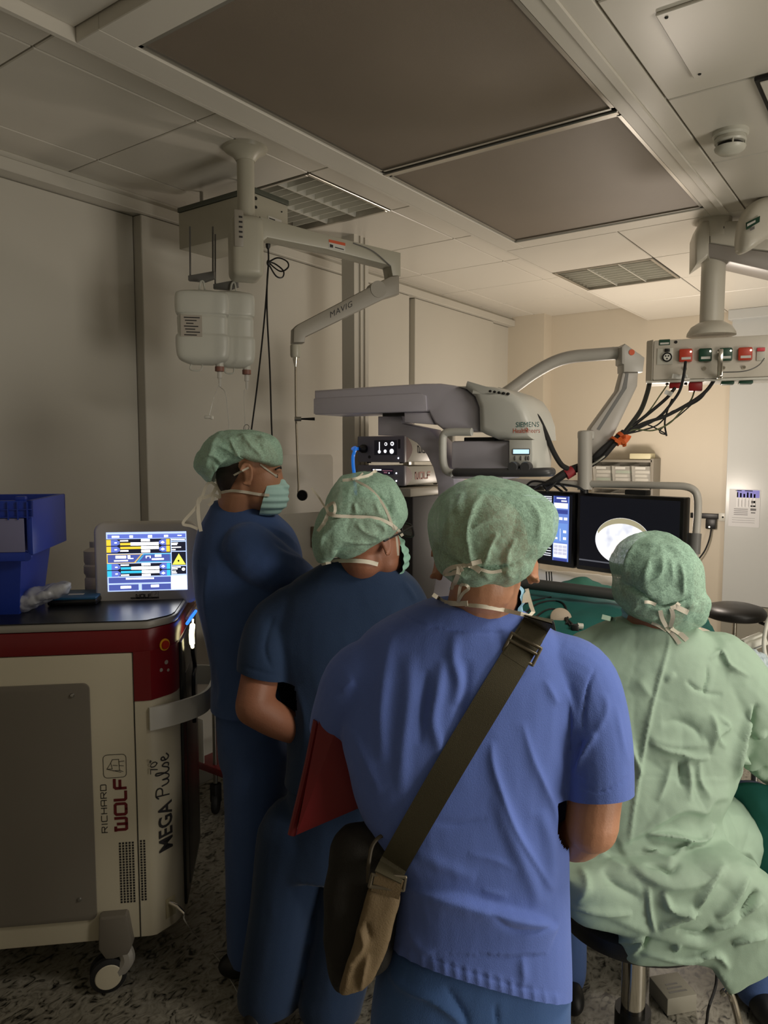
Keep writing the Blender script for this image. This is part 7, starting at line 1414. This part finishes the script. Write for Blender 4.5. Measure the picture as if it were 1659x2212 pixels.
# dark teal drape hanging between surgeon and right edge
V, Fq = patch([[(1540, 1740, 2.05), (1575, 1700, 2.02), (1620, 1690, 1.98), (1680, 1700, 1.95), (1760, 1720, 1.9)], [(1550, 1790, 2.06), (1600, 1790, 2.03), (1640, 1780, 1.98), (1690, 1790, 1.95), (1770, 1800, 1.9)], [(1565, 1850, 2.05), (1610, 1870, 2.02), (1650, 1870, 1.98), (1700, 1880, 1.95), (1780, 1890, 1.9)], [(1570, 1960, 2.05), (1610, 2000, 2.02), (1650, 2000, 1.98), (1700, 2000, 1.95), (1780, 2000, 1.9)]], 36, 36, .01, 6, 66.0)
tag(mobj('hanging_drape', *solid(V, Fq, .004), m_teal, None), 'dark teal drape hanging under the surgeon\'s right sleeve', 'drape')
# things beyond the surgeon's right shoulder
bb = B(); puff(bb, [(1478, 1345), (1500, 1348), (1530, 1362), (1552, 1378), (1575, 1398), (1600, 1418), (1608, 1440), (1580, 1450), (1540, 1425), (1500, 1390), (1478, 1368)], (1540, 1400), 2.25, .03, .05, .5)
V, Fc = fuse(bb, .006, 3); V = facets(V, Fc, .008, 16, seed=5.); tag(mobj('plastic_cover', V, Fc, mat('milky_film', (226, 214, 196), .35, alpha=.85), None, 60), 'milky plastic cover bulging beyond the surgeon\'s shoulder', 'plastic cover')
hp = yawframe(D(1625, 1388, 2.45), -18); t = thing('camera_handpiece', 'cream endoscope handpiece with black clamp at the right edge', 'handpiece', D(1625, 1410, 2.45))
A_, B_ = D(1608, 1398, 2.45), D(1652, 1380, 2.45); ax = unit(B_-A_); f = Fr(A_, ax, unit(np.cross(ZV, ax)), unit(np.cross(ax, np.cross(ZV, ax)))); L_a = np.linalg.norm(B_-A_)
B(f).box((0, -.02, -.016), (L_a, .02, .016), .006).obj('housing', m_offwhite, t); B(f).box((0, -.012, .014), (L_a*.95, .012, .026), .004).obj('top_rail', m_offwhite, t); B(f).box((.005, -.021, -.010), (L_a*.8, -.0195, -.006)).obj('groove', m_grey, t)
B(f).box((-.030, -.018, -.020), (.0, .018, .006), .004).obj('clamp', m_black, t)
b = B(); b.tubew(catmull([D(1672, 1320, 2.4), D(1659, 1340, 2.4), D(1652, 1370, 2.4), D(1650, 1395, 2.4), D(1655, 1420, 2.4), D(1670, 1440, 2.4)], 5), .0065, 10); b.obj('white_hose', m_white, t)
b = B(); b.lathe([(.004, .016), (.007, .010), (.014, -.004), (.012, -.016), (0, -.02)], D(1592, 1412, 2.4), n=18); tag(b.obj('glass_bulb', mat('glass_warm', (235, 220, 190), .08, alpha=.5)), 'small clear glass bulb below the black clamp', 'glass bulb')
bb = B(); puff(bb, [(1600, 1420), (1612, 1408), (1630, 1404), (1645, 1412), (1660, 1420), (1672, 1440), (1650, 1448), (1625, 1446), (1606, 1438)], (1635, 1428), 2.38, .02, .03, .5); V, Fc = fuse(bb, .005, 2); V = facets(V, Fc, .008, 26, seed=9.); tag(mobj('crumpled_bag', V, Fc, mat('blue_film', (196, 212, 218), .2, alpha=.8), None, 40), 'crumpled bluish plastic bag at the right edge below the handpiece', 'plastic bag')
bb = B(); limb(bb, [D(1634, 1444, 2.2), D(1660, 1462, 2.16), D(1700, 1490, 2.1)], [.018, .022, .026]); V, Fc = fuse(bb, .005, 2); tag(mobj('brown_handle', V, Fc, mat('brown_leather', (112, 68, 52), .5), None), 'rounded brown handle end at the right edge above the gown sleeve', 'handle')

# ================================================================== things on the far wall
YW = Y1
rk0, rk1 = Yp(1283, 1000, YW-.02), Yp(1413, 1000, YW-.02)
t = thing('bin_rack', 'grey wall rack with clear supply bins behind the monitors', 'bin rack', (rk0[0]/2+rk1[0]/2, YW-.1, Yp(1350, 1110, YW-.2)[2]))
x0, x1_ = Yp(1283, 1000, YW-.18)[0], Yp(1410, 1000, YW-.18)[0]; zt_r = Yp(1350, 993, YW-.18)[2]; zb_r = Yp(1350, 1110, YW-.18)[2]; m_rack = mat('rack_grey', (140, 134, 122), .5); m_clear = mat('bin_clear', (224, 220, 210), .2, alpha=.45)
for x in (x0, x1_): B().box((x-.012, YW-.20, zb_r), (x+.012, YW-.004, zt_r+.01), .002).obj('upright', m_rack, t)
B().box((x0, YW-.02, zb_r), (x1_, YW-.004, zt_r)).obj('back_panel', m_rack, t)
rh = (zt_r-zb_r)/2; cw = (x1_-x0)/3
for r_ in range(2):
    B().box((x0, YW-.20, zt_r-r_*rh-.02), (x1_, YW-.004, zt_r-r_*rh), .002).obj('shelf', m_rack, t)
    for c_ in range(3):
        xa, xb = x0+cw*c_+.008, x0+cw*(c_+1)-.008; za, zb_ = zt_r-(r_+1)*rh+.006, zt_r-r_*rh-.03
        b = B(); b.add([(xa, YW-.19, za), (xb, YW-.19, za), (xb, YW-.23, zb_-.02), (xa, YW-.23, zb_-.02), (xa, YW-.03, za), (xb, YW-.03, za), (xb, YW-.03, zb_), (xa, YW-.03, zb_)], [(0, 1, 2, 3), (0, 4, 5, 1), (0, 3, 7, 4), (1, 5, 6, 2)]); bn = b.obj('bin', m_clear, t)
        b = B(); b.box((xa+.03, YW-.237, zb_-.045), (xb-.03, YW-.232, zb_-.025)); b.obj('bin_label', m_label, bn)
        for k in range(4):
            b = B(); zz = za+.01+k*.03; b.box((xa+.012, YW-.18+.006*(k % 2), zz), (xb-.014-.01*(k % 3), YW-.06, zz+.024), .006); b.obj('packet', [m_white, mat('packet_green', (120, 160, 132), .6), m_label][(k+c_) % 3] if c_ != 2 else m_white, bn)
bx_a, bx_b = Yp(1362, 985, YW-.15), Yp(1408, 985, YW-.15); B().box((bx_a[0], YW-.18, zt_r+.001), (bx_b[0], YW-.05, zt_r+.05), .008).obj('glove_box', mat('pale_yellow', (214, 206, 170), .5), None); tag(bpy.data.objects['glove_box'], 'pale yellow carton standing on top of the bin rack', 'carton')
f = Fr((0, YW, 0), (1, 0, 0), (0, 1, 0), ZV)
def fw(x, y): p = f.px(x, y); return p[0], p[2]
t = thing('wall_socket', 'black wall socket strip with a plugged-in black adapter', 'wall socket', (fw(1522, 1121)[0], YW, fw(1522, 1121)[1]))
def fq(name, x0, y0, x1, y1, dep, m, par, bev=.003): a = fw(x0, y0); c = fw(x1, y1); b = B(f); b.box((a[0], -dep, c[1]), (c[0], 0, a[1]), bev); return b.obj(name, m, par)
fq('strip', 1493, 1107, 1552, 1121, .025, m_black, t); fq('adapter', 1528, 1119, 1549, 1142, .06, m_black, t, .006); fq('switch_plate', 1553, 1107, 1569, 1126, .012, m_white, t); a = fw(1562, 1117); b = B(f); b.sph((a[0], -.012, a[1]), .007, 10, 8); b.obj('switch_hole', m_dark, t)
a = fw(1536, 1137); b = B(f); b.sph((a[0], -.06, a[1]), .006, 10, 8); b.obj('pilot_light', glow('pilot', (255, 240, 210), 4), t)
b = B(f); b.tube([(fw(1539, 1142)[0], -.04, fw(1539, 1142)[1]), (fw(1535, 1165)[0], -.05, fw(1535, 1165)[1]), (fw(1525, 1190)[0], -.06, fw(1525, 1190)[1]), (fw(1508, 1212)[0], -.07, fw(1508, 1212)[1]), (fw(1495, 1225)[0], -.06, fw(1495, 1225)[1])], .006, 8); b.obj('cable', m_rubber, t)
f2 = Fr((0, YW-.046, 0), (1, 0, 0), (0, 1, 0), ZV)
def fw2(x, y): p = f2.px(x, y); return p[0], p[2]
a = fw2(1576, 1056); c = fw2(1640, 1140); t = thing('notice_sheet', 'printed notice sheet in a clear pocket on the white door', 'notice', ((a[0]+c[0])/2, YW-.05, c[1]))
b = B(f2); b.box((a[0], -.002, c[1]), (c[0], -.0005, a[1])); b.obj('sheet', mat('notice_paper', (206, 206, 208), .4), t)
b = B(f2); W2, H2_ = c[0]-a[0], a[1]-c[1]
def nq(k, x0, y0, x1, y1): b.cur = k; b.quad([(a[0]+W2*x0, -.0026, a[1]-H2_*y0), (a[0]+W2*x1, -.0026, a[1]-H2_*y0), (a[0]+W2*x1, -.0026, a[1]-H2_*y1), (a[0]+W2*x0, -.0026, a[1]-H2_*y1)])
nq(1, .25, .02, .97, .22); nq(0, .2, .03, .4, .05); nq(0, .5, .03, .75, .05)  # violet band is a reflection painted onto the sheet
for k in range(6): nq(2, .24+.11*k, .08+.02*(k % 3), .29+.11*k, .48); nq(0, .295+.11*k, .26+.03*(k % 2), .305+.11*k, .46)
for k in range(4): nq(0, .17, .52+.05*k, .62, .535+.05*k)
nq(0, .72, .3, .84, .36); nq(0, .70, .42, .86, .46); nq(0, .70, .5, .88, .56); nq(0, .72, .6, .86, .63)
for k in range(3): nq(0, .12, .76+.06*k, .85, .767+.06*k)
b.obj('print', [mat('grey_print', (96, 94, 98), .5), mat('violet_reflection', (112, 112, 220), .4), mat('white_print', (226, 226, 228), .4)], t, smooth=False)

# ================================================================== acrylic shield in front of the left wall
xw = -2.72
sf = Fr((xw, 0, 0), (0, 1, 0), (-1, 0, 0), ZV)
def sw(x, y): p = sf.px(x, y); return p[0], p[2]
t = thing('acrylic_shield', 'clear acrylic shield panel standing in front of the left wall', 'shield', (xw, (sw(600, 1000)[0]+sw(716, 1000)[0])/2, 0))
y0_, y1_ = sw(590, 1000)[0], sw(718, 1000)[0]; z1_ = sw(660, 982)[1]; z0_ = sw(660, 1330)[1]; rr = .03
pts = [(y0_, z0_), (y1_, z0_)]+[(y1_-rr+rr*math.cos(math.radians(k)), z1_-rr+rr*math.sin(math.radians(k))) for k in range(0, 91, 18)]+[(y0_+rr-rr*math.sin(math.radians(k)), z1_-rr+rr*math.cos(math.radians(k))) for k in range(0, 91, 18)]
B(sf).prism(pts, -.004, .004, 'ac').obj('panel', mat('acrylic', (214, 210, 198), .08, alpha=.22), t)
B(sf).prism([(p[0], p[1]) for p in [(y0_+.01, z0_), (y1_-.05, z0_), (y1_-.05, sw(690, 1106)[1]), (y0_+.01, sw(600, 1112)[1])]], .006, .010, 'ac').obj('shadow_sheet', mat('shadow_grey', (170, 164, 150), .5, alpha=.6), t)  # translucent grey sheet standing in for the clear panel's shadow on the wall
b = B(sf); p = sw(672, 1160); b.box((p[0]-.012, -.03, p[1]-.06), (p[0]+.012, -.004, p[1]+.06), .006); b.obj('grip', mat('grip_brown', (112, 98, 82), .5), t)
for yy in (y0_+.05, y1_-.05): B(sf).box((yy-.015, -.02, 0), (yy+.015, .02, z0_+.02), .004).obj('foot_post', m_steel, t)
B(sf).box((y0_-.02, -.07, 0), (y1_+.02, .07, .04), .01).obj('foot', m_steel, t)

# ================================================================== small table added to carry the things at the right edge
tq = D(1606, 1440, 2.36); tf = yawframe(V3(tq[0], tq[1], 0), 0)
zt_i = D(1630, 1447, 2.36)[2]-.004
t = thing('added_table', 'small added table with a pale cover at the right edge beyond the surgeon', 'table', tf.p(.2, .08, 0))
B(tf).box((0, -.05, zt_i-.03), (.42, .12, zt_i), .008).obj('table_top', mat('pale_cover', (196, 204, 202), .6, bump=(60, .3)), t)
for a_ in (.04, .38):
    for b_ in (-.02, .09): B(tf).cyl((a_, b_, 0), (a_, b_, zt_i-.028), .011, n=12).obj('leg', m_steel, t)
B(tf).box((.03, -.03, .18), (.39, .10, .195), .004).obj('lower_shelf', m_steel, t)
